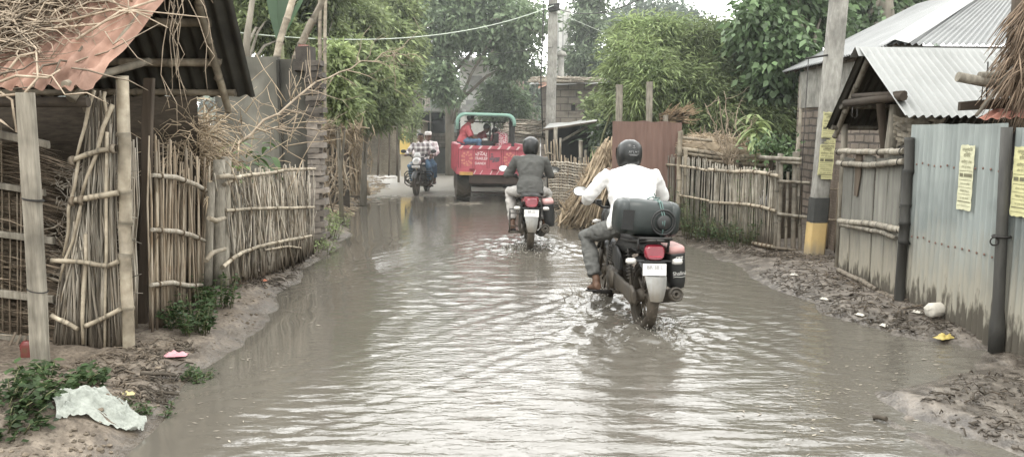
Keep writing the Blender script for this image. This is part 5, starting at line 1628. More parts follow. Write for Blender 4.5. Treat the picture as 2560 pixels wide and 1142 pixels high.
for i, ch in enumerate('AFZAL'):
    u = (i - 2) * .062
    mb.text(ch, XZ(cx + u, yb - .0235, zc + .125 - abs(u) * .22) @ Matrix.Rotation(-u * 2.2, 4, 'Z'), .105, bold=.003)
mb.text('TRAILER', XZ(cx, yb - .0235, zc + .01), .086, bold=.003)
mb.text('DANDI', XZ(cx - .02, yb - .0235, zc - .10), .078, bold=.003)
tp('lettering', mb, m_pinkwhite, tg)
def flower(px_):
    x0 = -W2 + .02 + px_ * pw
    for r_, k, w_ in ((.115, 9, .030), (.07, 7, .022)):
        for i in range(k):
            a = 2 * math.pi * i / k + rnd.uniform(-.1, .1); c = Vector((x0 + math.cos(a) * r_, yb - .0235, zc + .01 + math.sin(a) * r_ * 1.15))
            mb.add([c + Vector((math.cos(b) * w_, 0, math.sin(b) * w_)) for b in [2 * math.pi * j / 7 for j in range(7)]], [tuple(range(7))])
    for i in range(8):
        a = rnd.uniform(3.6, 5.8); c = Vector((x0 + math.cos(a) * .13, yb - .0235, zc - .03 + math.sin(a) * .13)); mb.add([c + Vector((-.03, 0, 0)), c + Vector((0, 0, .012)), c + Vector((.03, 0, 0)), c - Vector((0, 0, .012))], [(0, 1, 2, 3)])
mb = MB(); flower(.5); flower(3.5); tp('painted_flower', mb, m_flower, tg)
mb = MB(); x0 = -W2 + .02 + 2.5 * pw
for i in range(14):
    c = Vector((x0 + rnd.gauss(0, .05), yb - .0235 - .0003 * i, zc + rnd.gauss(0, .06))); r_ = rnd.uniform(.02, .05)
    mb.add([c + Vector((math.cos(b) * r_, 0, math.sin(b) * r_ * .7)) for b in [2 * math.pi * j / 8 for j in range(8)]], [tuple(range(8))])
tp('painted_emblem', mb, m_greypaint, tg)
mb = MB(); x0 = -W2 + .02 + 4.5 * pw
ringp = [(x0 + math.cos(a) * .11, yb - .026, zc + .03 + math.sin(a) * .075) for a in [2 * math.pi * i / 18 for i in range(19)]]
mb.tube(ringp, .008, 5); mb.text('ROAD', XZ(x0, yb - .0235, zc + .035), .06, bold=.002); strip(x0 - .1, zc - .09, x0 - .1, zc - .07, .18, yb - .0235)
tp('painted_emblem', mb, m_pinkwhite, tg)
for x in (-W2 + .3, -.02, W2 - .35):
    mb = MB(); mb.box((x, yb - .035, Z0 + .118), (.12, .035, .03)); tp('hinge', mb, m_red_dark, tg)
mb = MB(); mb.box((-W2 + .17, yb - .03, Z0 + .02), (.30, .03, .075)); tp('reflector', mb, m_orange, tr)
mb = MB()
mb.box((0, YB + .06, Z0 - .10), (2 * W2 - .5, .12, .2)); mb.box((-.45, .9, Z0 - .1), (.1, 2.8, .16)); mb.box((.45, .9, Z0 - .1), (.1, 2.8, .16)); mb.box((0, 0, .40), (1.5, .12, .12)); mb.box((0, -.4, .44), (1.55, .06, .05))
mb.tube([(.25, -.3, .40), (.55, -.25, .20), (-.5, -.28, .23), (-.55, -.3, .42)], .018, 6); mb.tube([(.62, -.3, .42), (.70, -.28, .2)], .015, 6)
mb.tube([(0, 2.2, .5), (0, 3.2, .48)], .05, 8)
tp('chassis', mb, m_chassis)
def fat_wheel(root, x, y, r, w, lugs=22, rimc=None, name='wheel'):
    mb = MB(); rr = r * .58
    mb.lathe([(r * .985, -w * .30), (r, 0), (r * .985, w * .30), (r * .94, w * .48), (r * .8, w * .52), (rr, w * .38), (rr, -w * .38), (r * .8, -w * .52), (r * .94, -w * .48), (r * .985, -w * .45)], (x, y, r), 'X', 36)
    for i in range(lugs * 2):
        a = 2 * math.pi * i / (lugs * 2); q = Matrix.Rotation(a, 3, 'X'); s = 1 if i % 2 else -1
        mb.box(Vector((x, y, r)) + q @ Vector((s * w * .24, 0, r * 1.0)), (w * .5, r * .07, r * .055), q @ Matrix.Rotation(.55 * s, 3, 'Z'))
    wh = part(name, mb, m_tyre, root, local=True)
    mb = MB()
    s = 1 if x > 0 else -1
    mb.lathe([(rr * 1.03, s * w * .40), (rr * .95, s * w * .36), (rr * .88, s * w * .1), (.10, s * w * .05), (.08, s * w * .25), (.0, s * w * .27)], (x, y, r), 'X', 28, closed=False)
    mb.lathe([(rr * 1.0, -s * w * .40), (rr * .9, -s * w * .1), (.0, -s * w * .1)], (x, y, r), 'X', 28, closed=False)
    part('rim', mb, rimc or m_pinkwhite, wh, local=True)
for s in (-1, 1):
    fat_wheel(tr, s * .69, 0, .45, .34)

# tractor in front of it
KM = TM @ Matrix.Translation((.13, 3.55, .0)) @ Matrix.Rotation(R(-4), 4, 'Z')
tk = bpy.data.objects.new('tractor', None); COL.objects.link(tk); tk.matrix_basis = KM; INV[tk.name] = Matrix()
tagset(tk, 'tractor with mint green metal canopy on dark posts, hitched in front of the red trailer', 'tractor')
def kp(n, mb, m, par=None): return part(n, mb, m, par or tk, local=True)
for s in (-1, 1):
    fat_wheel(tk, s * .68, 0, .66, .34, 18, m_silver, 'rear_wheel')
    fat_wheel(tk, s * .58, 1.95, .36, .19, 16, m_silver, 'front_wheel')
    mb = MB(); vs, fs = [], []
    for i in range(15):
        a = R(15 + 150 * i / 14); r_ = .78
        for x in (s * .46, s * .86):
            vs.append((x, -math.cos(a) * r_, .66 + math.sin(a) * r_ * .86))
    for i in range(14): fs.append((i * 2, i * 2 + 1, i * 2 + 3, i * 2 + 2))
    mb.add(vs, fs, 1, 0, True); mb.box((s * .46, .0, .95), (.03, 1.2, .6)); kp('fender', mb, m_red)
mb = MB(); mb.rbox((0, .1, .62), (.42, 1.3, .36), .08); mb.rbox((0, 1.1, .62), (.36, 1.1, .34), .06); mb.tube([(-.6, 0, .66), (.6, 0, .66)], .1, 10); mb.box((0, 1.95, .42), (1.05, .1, .1)); kp('chassis', mb, m_chassis)
mb = MB(); mb.lofte([((0, .75, 1.05), .28, .22, (1, 0, 0), (0, 0, 1)), ((0, 1.3, 1.04), .29, .24, (1, 0, 0), (0, 0, 1)), ((0, 2.1, 1.0), .27, .22, (1, 0, 0), (0, 0, 1)), ((0, 2.2, .98), .2, .16, (1, 0, 0), (0, 0, 1))], 18, power=4); kp('bonnet', mb, m_red)
mb = MB(); mb.rbox((0, -.15, 1.0), (.46, .42, .1), .04); mb.rbox((0, -.36, 1.2), (.44, .08, .36), .03); kp('seat', mb, m_seat)
mb = MB(); cw = Vector((0, .42, 1.42)); q = Matrix.Rotation(R(-55), 3, 'X')
ringp = [cw + q @ Vector((math.cos(a) * .2, 0, math.sin(a) * .2)) for a in [2 * math.pi * i / 22 for i in range(23)]]
mb.tube(ringp, .014, 6); mb.tube([cw + q @ Vector((-.2, 0, 0)), cw, cw + q @ Vector((.2, 0, 0))], .01, 6); mb.tube([cw, (0, .7, 1.15)], .018, 6); kp('steering_wheel', mb, m_blackplastic)
mb = MB(); mb.tube([(.16, 1.2, 1.2), (.16, 1.2, 1.75)], .03, 8); kp('exhaust_stack', mb, m_blackmetal)
# canopy: rounded U section extruded along the tractor
ZC = 2.16 - .03
def usec(w, top, r_, drop):
    pts = [(-w, top - r_ - drop), (-w, top - r_)]
    for i in range(1, 7): a = math.pi - i * math.pi / 12; pts.append((-w + r_ + math.cos(a) * r_, top - r_ + math.sin(a) * r_))
    for i in range(0, 7): a = math.pi / 2 - i * math.pi / 12; pts.append((w - r_ + math.cos(a) * r_, top - r_ + math.sin(a) * r_))
    pts += [(w, top - r_ - drop)]
    return pts
def uext(mb, w, top, r_, dl, dr, y0, y1, th):
    o = usec(w, top, r_, 0); i_ = usec(w - th, top - th, max(.02, r_ - th * .6), 0)
    o[0] = (o[0][0], o[0][1] - dl); o[-1] = (o[-1][0], o[-1][1] - dr); i_[0] = (i_[0][0], o[0][1]); i_[-1] = (i_[-1][0], o[-1][1])
    n = len(o); vs = []
    for y in (y0, y1):
        for p in o: vs.append((p[0], y, p[1]))
        for p in i_: vs.append((p[0], y, p[1]))
    fs = []
    for k in range(n - 1):
        fs += [(k, k + 1, 2 * n + k + 1, 2 * n + k), (n + k + 1, n + k, 3 * n + k, 3 * n + k + 1), (k, n + k, n + k + 1, k + 1), (2 * n + k, 2 * n + k + 1, 3 * n + k + 1, 3 * n + k)]
    fs += [(0, 2 * n, 3 * n, n), (n - 1, 2 * n - 1, 4 * n - 1, 3 * n - 1)]
    mb.add(vs, fs, 1, 0, True)
mb = MB(); uext(mb, .82, ZC, .24, .22, .10, -.62, -.54, .085); uext(mb, .815, ZC - .01, .23, .12, .10, -.54, 1.05, .03); kp('canopy', mb, m_mint)
mb = MB(); mb.box((0, .25, ZC - .06), (1.25, 1.5, .01)); kp('canopy_lining', mb, m_canopy_in)
for s in (-1, 1):
    for y in (-.5, .95):
        mb = MB(); mb.box((s * .755, y, 1.57), (.09 if s > 0 else .05, .05, 1.0 if y < 0 else .95)); kp('canopy_post', mb, m_blackmetal)
mb = MB(); mb.tube([(-.6, .95, 1.9), (.6, .95, 1.9)], .02, 6); mb.tube([(.27, .95, 1.9), (.27, .95, 1.2)], .025, 6); mb.tube([(-.62, .97, 1.45), (-.1, .97, 1.5), (.6, .97, 1.45)], .015, 6); kp('windscreen_frame', mb, m_blackmetal)

# people riding on the tractor
J = dict(hip=(-.62, -.42, 1.38), chest=(-.58, -.40, 1.62), neck=(-.47, -.36, 1.83), head=(-.40, -.34, 1.945), fwd=(1, .25, -.12),
         shL=(-.49, -.20, 1.77), shR=(-.50, -.54, 1.75), elL=(-.38, -.10, 1.50), elR=(-.40, -.62, 1.48), wrL=(-.18, -.15, 1.42), wrR=(-.18, -.52, 1.40),
         hpL=(-.60, -.33, 1.36), hpR=(-.60, -.52, 1.36), knL=(-.20, -.30, 1.37), knR=(-.18, -.58, 1.36), anL=(-.16, -.28, 1.0), anR=(-.14, -.56, 1.0), toL=(0, -.26, .93), toR=(.02, -.54, .93),
         hdL=((.9, .2, -.1), (.0, -.5, -1), .7), hdR=((.9, .2, -.1), (0, .5, -1), .7))
person('person', 'man in plain red shirt and blue jeans perched sideways under the mint green canopy', J, m_red_shirt, m_jeans, KM, sleeve=.5, voxel=.012, girth=1.05)
J = dict(hip=(-.12, .0, 1.14), chest=(-.10, .03, 1.40), neck=(-.04, .10, 1.60), head=(.04, .17, 1.70), fwd=(.75, .5, -.55),
         shL=(-.14, .24, 1.55), shR=(-.04, -.10, 1.54), elL=(.0, .35, 1.30), elR=(.0, -.18, 1.28), wrL=(.2, .36, 1.24), wrR=(.20, -.08, 1.20),
         hpL=(-.15, .1, 1.12), hpR=(-.05, -.08, 1.12), knL=(.22, .42, 1.14), knR=(.30, .12, 1.13), anL=(.2, .5, .75), anR=(.3, .2, .75), toL=(.3, .62, .68), toR=(.42, .3, .68),
         hdL=((.9, -.2, -.1), (0, -.3, -1), .9), hdR=((.9, .2, -.1), (0, .3, -1), .9))
op, _ = person('person', 'man in maroon shirt bending his head over his hands on the tractor seat', J, m_maroon, m_dark_cloth, KM, sleeve=.5, voxel=.012)
mb = MB(); mb.tube([Vector(J['shR']).lerp(Vector(J['elR']), .45), Vector(J['shR']).lerp(Vector(J['elR']), .80)], [.082, .078], 14); part('armband', mb, m_cap, op, local=True)
J = dict(hip=(.47, -.10, 1.20), chest=(.44, -.02, 1.44), neck=(.36, .16, 1.58), head=(.28, .27, 1.60), fwd=(-.4, .6, -.9),
         shL=(.25, .06, 1.54), shR=(.56, .10, 1.56), elL=(.18, .2, 1.32), elR=(.60, .26, 1.32), wrL=(.2, .40, 1.22), wrR=(.42, .44, 1.22),
         hpL=(.38, -.06, 1.18), hpR=(.56, -.06, 1.18), knL=(.30, .38, 1.20), knR=(.55, .40, 1.20), anL=(.28, .42, .82), anR=(.52, .45, .82), toL=(.28, .6, .76), toR=(.52, .62, .76),
         hdL=((.2, .9, -.1), (.3, 0, -1), .9), hdR=((-.2, .9, -.1), (-.3, 0, -1), .9))
person('person', 'figure in red and white printed shirt hunched on the right side of the tractor', J, m_pattern, m_dark_cloth, KM, sleeve=.8, voxel=.012)
mb = MB(); q = KM @ Vector((.28, -.55, 1.32))
mb.lathe([(0, 0), (.085, .0), (.09, .02), (.085, .24), (.09, .25), (.08, .27), (0, .27)], q, 'Z', 18, closed=False); c = single('milk_can', mb, m_blackmetal, 'dark can with pale lid standing behind the hunched figure on the tractor', 'can', base=q)
mb = MB(); mb.lathe([(0, .30), (.088, .298), (.09, .272), (0, .271)], q, 'Z', 18, closed=False); l = part('can_lid', MB().add([v - q for v in map(Vector, mb.V[0])], [f for f, _, _ in mb.F]), m_cap, c, local=True) if False else None
# ================================================================== trees and distant houses
m_leafA = mat('leaf_bluish', (.24, .31, .175), (.125, .175, .105), .5, 2, trans=.25, bump=0)
m_leafB = mat('leaf_yellow_green', (.32, .375, .17), (.18, .235, .11), .55, 2, trans=.3, bump=0)
m_leafC = mat('leaf_bamboo', (.30, .36, .16), (.165, .22, .10), .55, 2, trans=.3, bump=0)
m_leafD = mat('leaf_broad', (.15, .22, .10), (.085, .135, .066), .45, 2, trans=.25, bump=0)
m_leafE = mat('leaf_hazy', (.20, .25, .185), (.14, .185, .135), .7, 2, trans=.25, bump=0)  # paler green, distance haze put into the colour
m_trunk = mat('tree_bark', (.26, .235, .19), (.13, .115, .092), .9, 6, (1, 1, .25), .6)
m_banana = mat('banana_leaf', (.10, .175, .09), (.07, .125, .065), .4, 3, trans=.35, bump=0)
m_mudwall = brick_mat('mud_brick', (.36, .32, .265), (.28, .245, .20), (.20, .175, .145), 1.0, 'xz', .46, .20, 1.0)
m_mudwall_shade = brick_mat('mud_brick_side_shade', (.24, .20, .165), (.19, .16, .13), (.12, .10, .085), 1.0, 'yz', .46, .20, 1.0)  # same mud brick made darker, shading of the side put into its colour
m_white_wall = mat('limewash', (.70, .70, .67), (.52, .52, .49), .85, 2, dark=.25)
m_yellow = mat('yellow_wall', (.72, .53, .17), (.60, .45, .16), .85, 2)
m_beige = mat('beige_wall', (.45, .40, .30), (.36, .31, .23), .85, 2)
m_brownroof = mat('brown_roof', (.30, .215, .165), (.20, .14, .105), .7, 3)
m_greyroof = mat('grey_sheet', (.36, .36, .345), (.23, .23, .22), .6, 3)
m_conc = mat('concrete', (.42, .41, .37), (.25, .24, .215), .9, 9, (3, 3, .9), .7, 40, dark=.4)
m_mat = brick_mat('bamboo_mat', (.33, .295, .23), (.24, .21, .165), (.13, .11, .085), 6.0, 'xz', .5, .22, .8)
m_inner_shade = mat('interior_shade', (.018, .016, .015), None, .8)  # near black colour standing for the shade inside openings

def crown(mb, blobs, n_cl, k, L, W, spread, t=(.55, 1.35), shell=.45, droop=.35, out=.5):
    """leaf clumps scattered through the volume of several ellipsoids"""
    ws = np.array([b[1][0] * b[1][1] * b[1][2] for b in blobs]) ** .67
    ws = ws / ws.sum()
    C, D, T, Ls = [], [], [], []
    for (c, r), w_ in zip(blobs, ws):
        m = max(3, int(n_cl * w_))
        d = rng.normal(size=(m, 3)); d /= np.linalg.norm(d, axis=1, keepdims=True)
        rad = rng.uniform(0, 1, m) ** shell
        cc = np.array(c)[None] + d * rad[:, None] * np.array(r)[None]
        cc += rng.normal(size=cc.shape) * np.array(r)[None] * .07
        light = .62 + .42 * (d[:, 2] * rad * .5 + .5) + .16 * (rad - .6)  # tops and outsides brighter, insides darker: daylight put into the leaf tint
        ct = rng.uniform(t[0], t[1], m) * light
        kk = k
        off = rng.normal(size=(m, kk, 3)) * spread * np.array([1, 1, .62])
        C.append((cc[:, None] + off).reshape(-1, 3))
        od = off / (np.linalg.norm(off, axis=2, keepdims=True) + 1e-6) + d[:, None] * out + rng.normal(size=off.shape) * .55
        od[..., 2] -= droop
        D.append(od.reshape(-1, 3))
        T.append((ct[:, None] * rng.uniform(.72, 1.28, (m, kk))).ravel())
    C, D, T = np.concatenate(C), np.concatenate(D), np.concatenate(T)
    N = len(C)
    mb.leaves(C, D, L * rng.uniform(.6, 1.3, N), W * rng.uniform(.7, 1.25, N), T)

def tree(name, label, cat, base, blobs, n_cl, k, L, W, spread, leafm, trunk_r=.16, group=None, t=(.55, 1.35), trunk_pts=None, limbs=9, droop=.35, bark=None, **kw):
    base = Vector(base)
    o = thing(name, label, cat, base, None, group)
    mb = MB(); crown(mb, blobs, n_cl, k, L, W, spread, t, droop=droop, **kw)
    mt = MB()
    cen = sum((Vector(b[0]) for b in blobs), Vector()) / len(blobs)
    pts = trunk_pts or [base - Vector((0, 0, .15)), base.lerp(Vector((cen.x, cen.y, base.z)), .2) + Vector((0, 0, (cen.z - base.z) * .35)), cen]
    pts = [Vector(p) for p in pts]
    m = len(pts)
    mt.tube(pts, [trunk_r * (1.15 - .7 * i / (m - 1)) for i in range(m)], 9)
    for i in range(limbs):
        b = blobs[i % len(blobs)]
        f = rnd.uniform(.35, .95); q = pts[min(m - 2, int(f * (m - 1)))].lerp(pts[min(m - 1, int(f * (m - 1)) + 1)], f * (m - 1) % 1)
        e = Vector(b[0]) + Vector((rnd.uniform(-.7, .7) * b[1][0], rnd.uniform(-.7, .7) * b[1][1], rnd.uniform(-.3, .7) * b[1][2]))
        mid = q.lerp(e, .5) + Vector((0, 0, .08 * (e - q).length))
        mt.tube([q, mid, e], [trunk_r * .42, trunk_r * .28, trunk_r * .10], 6)
    part('trunk', mt, bark or m_trunk, o)
    part('crown', mb, leafm, o)
    return o

def blob(px, py, y, rpx, rpy, ry=None):
    s = y / FPX
    return (P(px, py, y), (rpx * s, ry if ry else max(rpx, rpy) * s * .8, rpy * s))

# big tree at the end of the lane
b = P(1126, 445, 27.5); b.z = .05
tree('lane_tree', 'big dark leaved tree with straight slim trunk at the end of the lane', 'tree', b,
     [blob(1120, 60, 27, 105, 85), blob(1220, 30, 27.5, 100, 60), blob(1310, 70, 26.5, 70, 70), blob(1290, 150, 27, 75, 50), blob(1060, 10, 28, 90, 60), blob(1150, -30, 27.5, 120, 50), blob(1010, -40, 28, 80, 50),
      blob(1088, 165, 26.6, 58, 46), blob(1095, 225, 26.4, 65, 42), blob(1175, 100, 27, 55, 36), blob(1240, 105, 26.8, 60, 40)],
     950, 24, .24, .09, .20, m_leafA, .17, trunk_pts=[b - Vector((0, 0, .2)), P(1124, 330, 27.5), P(1122, 180, 27.5), P(1135, 20, 27.5)], limbs=16)
b = P(1255, 330, 30); b.z = .1
tree('yard_tree', 'small round bushy tree rising right behind the mint green canopy', 'tree', b, [blob(1255, 235, 29, 45, 42), blob(1290, 270, 29, 40, 35), blob(1235, 275, 29, 35, 28)], 330, 22, .20, .07, .2, m_leafA, .09, t=(.6, 1.45))
b = P(1450, 300, 31); b.z = .1
tree('yard_tree', 'dark dense tree between the far utility pole and the bamboo thicket', 'tree', b, [blob(1462, 160, 31, 46, 60), blob(1465, 70, 31, 34, 44), blob(1478, 5, 32, 34, 36), blob(1500, 180, 31, 40, 50)], 420, 22, .24, .09, .25, m_leafA, .15, t=(.5, 1.1))
b = P(1650, 300, 42); b.z = .1
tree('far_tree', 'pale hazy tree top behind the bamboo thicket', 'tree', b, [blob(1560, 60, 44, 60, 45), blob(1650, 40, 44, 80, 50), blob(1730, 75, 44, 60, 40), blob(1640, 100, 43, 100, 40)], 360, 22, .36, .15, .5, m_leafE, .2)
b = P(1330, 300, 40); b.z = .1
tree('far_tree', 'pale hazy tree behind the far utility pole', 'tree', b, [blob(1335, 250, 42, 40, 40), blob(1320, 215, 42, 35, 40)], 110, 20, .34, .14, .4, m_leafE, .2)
b = P(930, 300, 34); b.z = .1
tree('far_tree', 'tall feathery tree behind the left hand bushes', 'tree', b, [blob(900, 10, 30, 70, 70), blob(830, -20, 30, 60, 60), blob(960, 40, 31, 60, 60), blob(870, 90, 30, 70, 50), blob(985, 110, 31, 40, 50)], 480, 22, .28, .09, .3, m_leafB, .18, t=(.5, 1.2))
# left-hand bushes hanging over the stalk stacks
b = P(905, 400, 17); b.z = .15
tree('roadside_bush', 'leafy roadside bush overhanging the stalk stacks on the left', 'bush', b,
     [blob(900, 190, 16.5, 70, 70), blob(960, 240, 17.5, 60, 55), blob(860, 260, 15.5, 55, 55), blob(920, 290, 17, 60, 35), blob(990, 170, 18, 45, 50), blob(850, 130, 16, 45, 50), blob(950, 90, 19, 60, 60), blob(1010, 120, 20, 40, 60), blob(890, 50, 18, 60, 55), blob(980, 30, 20, 60, 45)],
     1650, 24, .17, .055, .16, m_leafB, .07, t=(.45, 1.35), droop=.5)
b = P(850, 400, 13.5); b.z = .2
tree('roadside_bush', 'yellow green shrub just behind the toothed brick wall end', 'bush', b, [blob(840, 150, 13, 34, 40), blob(830, 210, 13, 30, 45), blob(855, 260, 13.2, 30, 40)], 300, 22, .13, .045, .11, m_leafB, .04, t=(.7, 1.6), droop=.4)
for px, py, y, lb in ((1000, 265, 24, 'slim sapling with hanging leaves in front of the pale mat walls'), (1035, 270, 26, 'young sapling beside the yellow wall')):
    b = P(px - 4, 435, y); b.z = .08
    tree('sapling', lb, 'sapling', b, [blob(px - 4, 300, y, 16, 28), blob(px + 6, 282, y, 16, 16), blob(px - 10, 335, y, 10, 20)], 55, 14, .16, .06, .12, m_leafB, .035, group='saplings by the far huts')
# trees behind the grey plastered wall
b = P(640, 300, 14); b.z = .2
tree('garden_tree', 'pale slender trunked tree behind the grey plastered wall', 'tree', b, [blob(660, 60, 14, 60, 60), blob(640, -40, 14, 70, 60), blob(590, 30, 15, 60, 60), blob(700, 110, 14, 40, 45)], 520, 22, .15, .05, .16, m_leafB, .075,
     trunk_pts=[b - Vector((0, 0, .1)), P(612, 200, 12.2), P(618, 90, 12.2), P(640, -60, 12.4)], t=(.35, 1.3), limbs=6)
b = P(760, 300, 15); b.z = .2
tree('garden_tree', 'shady tree with vertical stems behind the black wall panel', 'tree', b, [blob(760, 50, 15.5, 70, 80), blob(800, -40, 15, 80, 60), blob(720, -40, 16, 70, 60), blob(790, 120, 15, 40, 35), blob(560, -20, 16, 60, 50)], 620, 22, .16, .05, .2, m_leafB, .06, t=(.3, 1.1))
for i, (a, c, r, lb) in enumerate((((688, 142), (735, -10), .05, 'pale pole leaning right above the grey plastered wall'), ((735, 145), (812, -5), .055, 'dark pole leaning steeply right above the wall'),
                                ((800, 150), (800, -10), .03, 'upright slim bamboo stem beside the toothed wall end'), ((812, 130), (814, -10), .025, 'second upright stem beside the toothed wall end'))):
    mb = MB(); bamboo(mb, [P(a[0], a[1] + 150, 11.3), P(*a, 11.3), P(*c, 11.5)], r, 8, (1.0, .55, .8, .8)[i], .45)
    single('leaning_pole' if i < 2 else 'bamboo_pole', mb, m_bam, lb, 'pole', 'poles behind the grey wall')
mb = MB(); mb2 = MB(); b0 = P(700, 110, 12.6)
for a, l in ((1.52, 1.7), (1.75, 1.5), (1.2, 1.2)):
    leaf_blade(mb, b0, (math.cos(a), .3, math.sin(a)), l, .24, .12, tn(.6, .9), 10)
mb2.tube([Vector((b0.x, b0.y, .2)), b0], [.1, .06], 9)
o = thing('banana_plant', 'banana plant with one broad upright leaf above the grey wall', 'plant', (b0.x, b0.y, .2)); part('foliage', mb, m_banana, o); part('stem', mb2, m_stem, o)

# bamboo thicket on the right
b = P(1700, 430, 15.5); b.z = .15
def bamboo_clump(name, label, base, blobs, n_cl, culms, t):
    base = Vector(base)
    o = thing(name, label, 'bamboo', base, None, 'bamboo clumps on the right')
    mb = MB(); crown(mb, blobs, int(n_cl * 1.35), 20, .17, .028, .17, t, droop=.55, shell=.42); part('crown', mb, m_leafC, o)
    for i in range(culms):
        bb = blobs[i % len(blobs)]; q = base + Vector((rnd.gauss(0, .4), rnd.gauss(0, .3), -.1)); e = Vector(bb[0]) + Vector((rnd.gauss(0, .3) * bb[1][0], rnd.gauss(0, .3) * bb[1][1], bb[1][2] * .9))
        m2 = MB(); mid = q.lerp(e, .55) + Vector((0, 0, .35)); bamboo(m2, [q, q.lerp(mid, .6) + Vector((0, 0, .3)), mid, e], .022, 6, tn(.7, 1.1), .4); part('culm', m2, m_stem, o)
bamboo_clump('bamboo_clump', 'bright feathery bamboo clump behind the rusty sheet', P(1590, 420, 16.5).xy.to_3d() + Vector((0, 0, .15)),
             [blob(1580, 165, 16, 60, 70), blob(1615, 250, 15.5, 55, 60), blob(1560, 235, 16.5, 42, 55), blob(1650, 120, 16.5, 70, 70), blob(1640, 200, 15.5, 60, 60), blob(1590, 90, 17, 60, 40)], 1150, 14, (.55, 1.55))
bamboo_clump('bamboo_clump', 'dense dusky bamboo clump behind the straw platform', P(1790, 430, 16).xy.to_3d() + Vector((0, 0, .15)),
             [blob(1760, 130, 16.5, 80, 75), blob(1820, 190, 16, 75, 70), blob(1740, 230, 15.5, 70, 60), blob(1850, 270, 15.5, 70, 55), blob(1780, 310, 15.2, 80, 40), blob(1690, 280, 15.5, 60, 45), blob(1920, 310, 15, 60, 45), blob(1930, 220, 15.8, 60, 55), blob(1860, 100, 17, 60, 50)], 1500, 16, (.3, 1.15))
# mass of undergrowth behind, shade put into its dark leaf tint
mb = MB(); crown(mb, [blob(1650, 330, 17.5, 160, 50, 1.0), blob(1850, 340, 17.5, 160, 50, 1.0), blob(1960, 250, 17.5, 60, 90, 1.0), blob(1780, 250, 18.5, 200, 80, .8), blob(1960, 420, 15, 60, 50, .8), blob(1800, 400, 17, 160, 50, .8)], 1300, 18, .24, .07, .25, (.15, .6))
single('undergrowth', mb, m_leafD, 'dark undergrowth behind the bamboo clumps', 'undergrowth', kind='stuff')
# broad-leaved tree by the house
b = P(2020, 430, 15.5); b.z = .15
tree('teak_tree', 'broad leaved tree with pale bare trunk behind the near utility pole', 'tree', b,
     [blob(1900, 60, 15, 60, 55), blob(1960, 20, 15.5, 60, 50), blob(1960, 130, 14.8, 55, 55), blob(2040, 60, 16, 60, 60), blob(2060, -20, 16, 60, 60), blob(1930, 200, 15, 50, 45), blob(1870, 110, 15.5, 40, 40), blob(1990, 190, 15, 30, 50), blob(1960, -60, 15.5, 90, 50)],
     1000, 11, .17, .10, .2, m_leafD, .11, trunk_pts=[b - Vector((0, 0, .2)), P(2035, 150, 15.2), P(1995, 60, 15.2), P(1990, -40, 15.2)], t=(.55, 1.6), limbs=10, droop=.8, out=.3)
b = P(2215, 200, 17.5); b.z = .1
tree('teak_tree', 'broad leaved tree showing above the left slope of the big hipped roof', 'tree', b, [blob(2170, 30, 17.5, 60, 60), blob(2240, -10, 18, 60, 60), blob(2120, 10, 18, 50, 60), blob(2150, 90, 17, 50, 40), blob(2290, -60, 18, 70, 50)], 560, 11, .18, .11, .22, m_leafD, .22, t=(.45, 1.3), droop=.8,
     trunk_pts=[b - Vector((0, 0, .2)), P(2217, 60, 17), P(2213, -60, 17)])
mb = MB()
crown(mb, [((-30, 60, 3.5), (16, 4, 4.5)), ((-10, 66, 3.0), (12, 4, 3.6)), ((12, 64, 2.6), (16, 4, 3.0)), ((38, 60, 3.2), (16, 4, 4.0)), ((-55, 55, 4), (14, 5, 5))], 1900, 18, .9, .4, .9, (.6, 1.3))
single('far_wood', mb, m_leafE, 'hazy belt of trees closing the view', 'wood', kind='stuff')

# ------------------------------------------------------------------ distant houses
def wallbox(px0, px1, py0, y, depth=1.5, z0=0.0, t=1.0):
    a, c = P(px0, py0, y), P(px1, py0, y); mb = MB(); mb.box(((a.x + c.x) / 2, y + depth / 2, (a.z + z0) / 2), (c.x - a.x, depth, a.z - z0), tint=t); return mb
def panel(px0, py0, px1, py1, y, th=.03, t=1.0, mb=None):
    a, c = P(px0, py1, y), P(px1, py0, y); mb = mb or MB(); mb.box(((a.x + c.x) / 2, y, (a.z + c.z) / 2), (c.x - a.x, th, c.z - a.z), tint=t); return mb

o = thing('white_house', 'pale limewashed two storey house glimpsed behind the big lane tree', 'house', P(1190, 420, 37).xy.to_3d())
part('wall', wallbox(1150, 1250, 165, 37, 5), m_white_wall, o)
for r in ((1170, 190, 1205, 225), (1165, 250, 1210, 262)):
    part('window', panel(*r, 36.96), m_greyroof, o)
part('roof', panel(1142, 158, 1258, 166, 36.8, 6), m_greyroof, o)
part('awning', panel(1156, 262, 1222, 278, 36.5, .9), m_greyroof, o)
o = thing('brick_house', 'pinkish brick upper wall showing through the lane tree', 'house', P(1265, 420, 41).xy.to_3d())
part('wall', wallbox(1225, 1310, 112, 41, 4), brick_mat('pink_brick', (.46, .30, .26), (.42, .27, .24), (.5, .44, .40), 2.2), o)
part('roof', panel(1218, 106, 1316, 113, 40.8, 4.6), m_greyroof, o)
o = thing('grey_hut', 'low grey hut with flat brushwood roof left of the lane tree', 'hut', P(1020, 420, 31).xy.to_3d())
part('wall', wallbox(985, 1055, 216, 31, 3), m_mudwall, o)
mb = MB(); panel(978, 207, 1062, 216, 30.8, 3.4, 1.0, mb)
for i in range(26): stick(mb, P(rnd.uniform(975, 1055), 206 + rnd.uniform(-3, 4), 30.7), P(rnd.uniform(990, 1065), 204 + rnd.uniform(-3, 5), 30.9), .03, .02)
part('roof', mb, m_grey_stick, o)
o = thing('white_tower', 'tall pale building with vertical slots behind the far utility pole', 'building', P(1405, 420, 46).xy.to_3d())
part('wall', wallbox(1386, 1428, 22, 46, 3), m_white_wall, o)
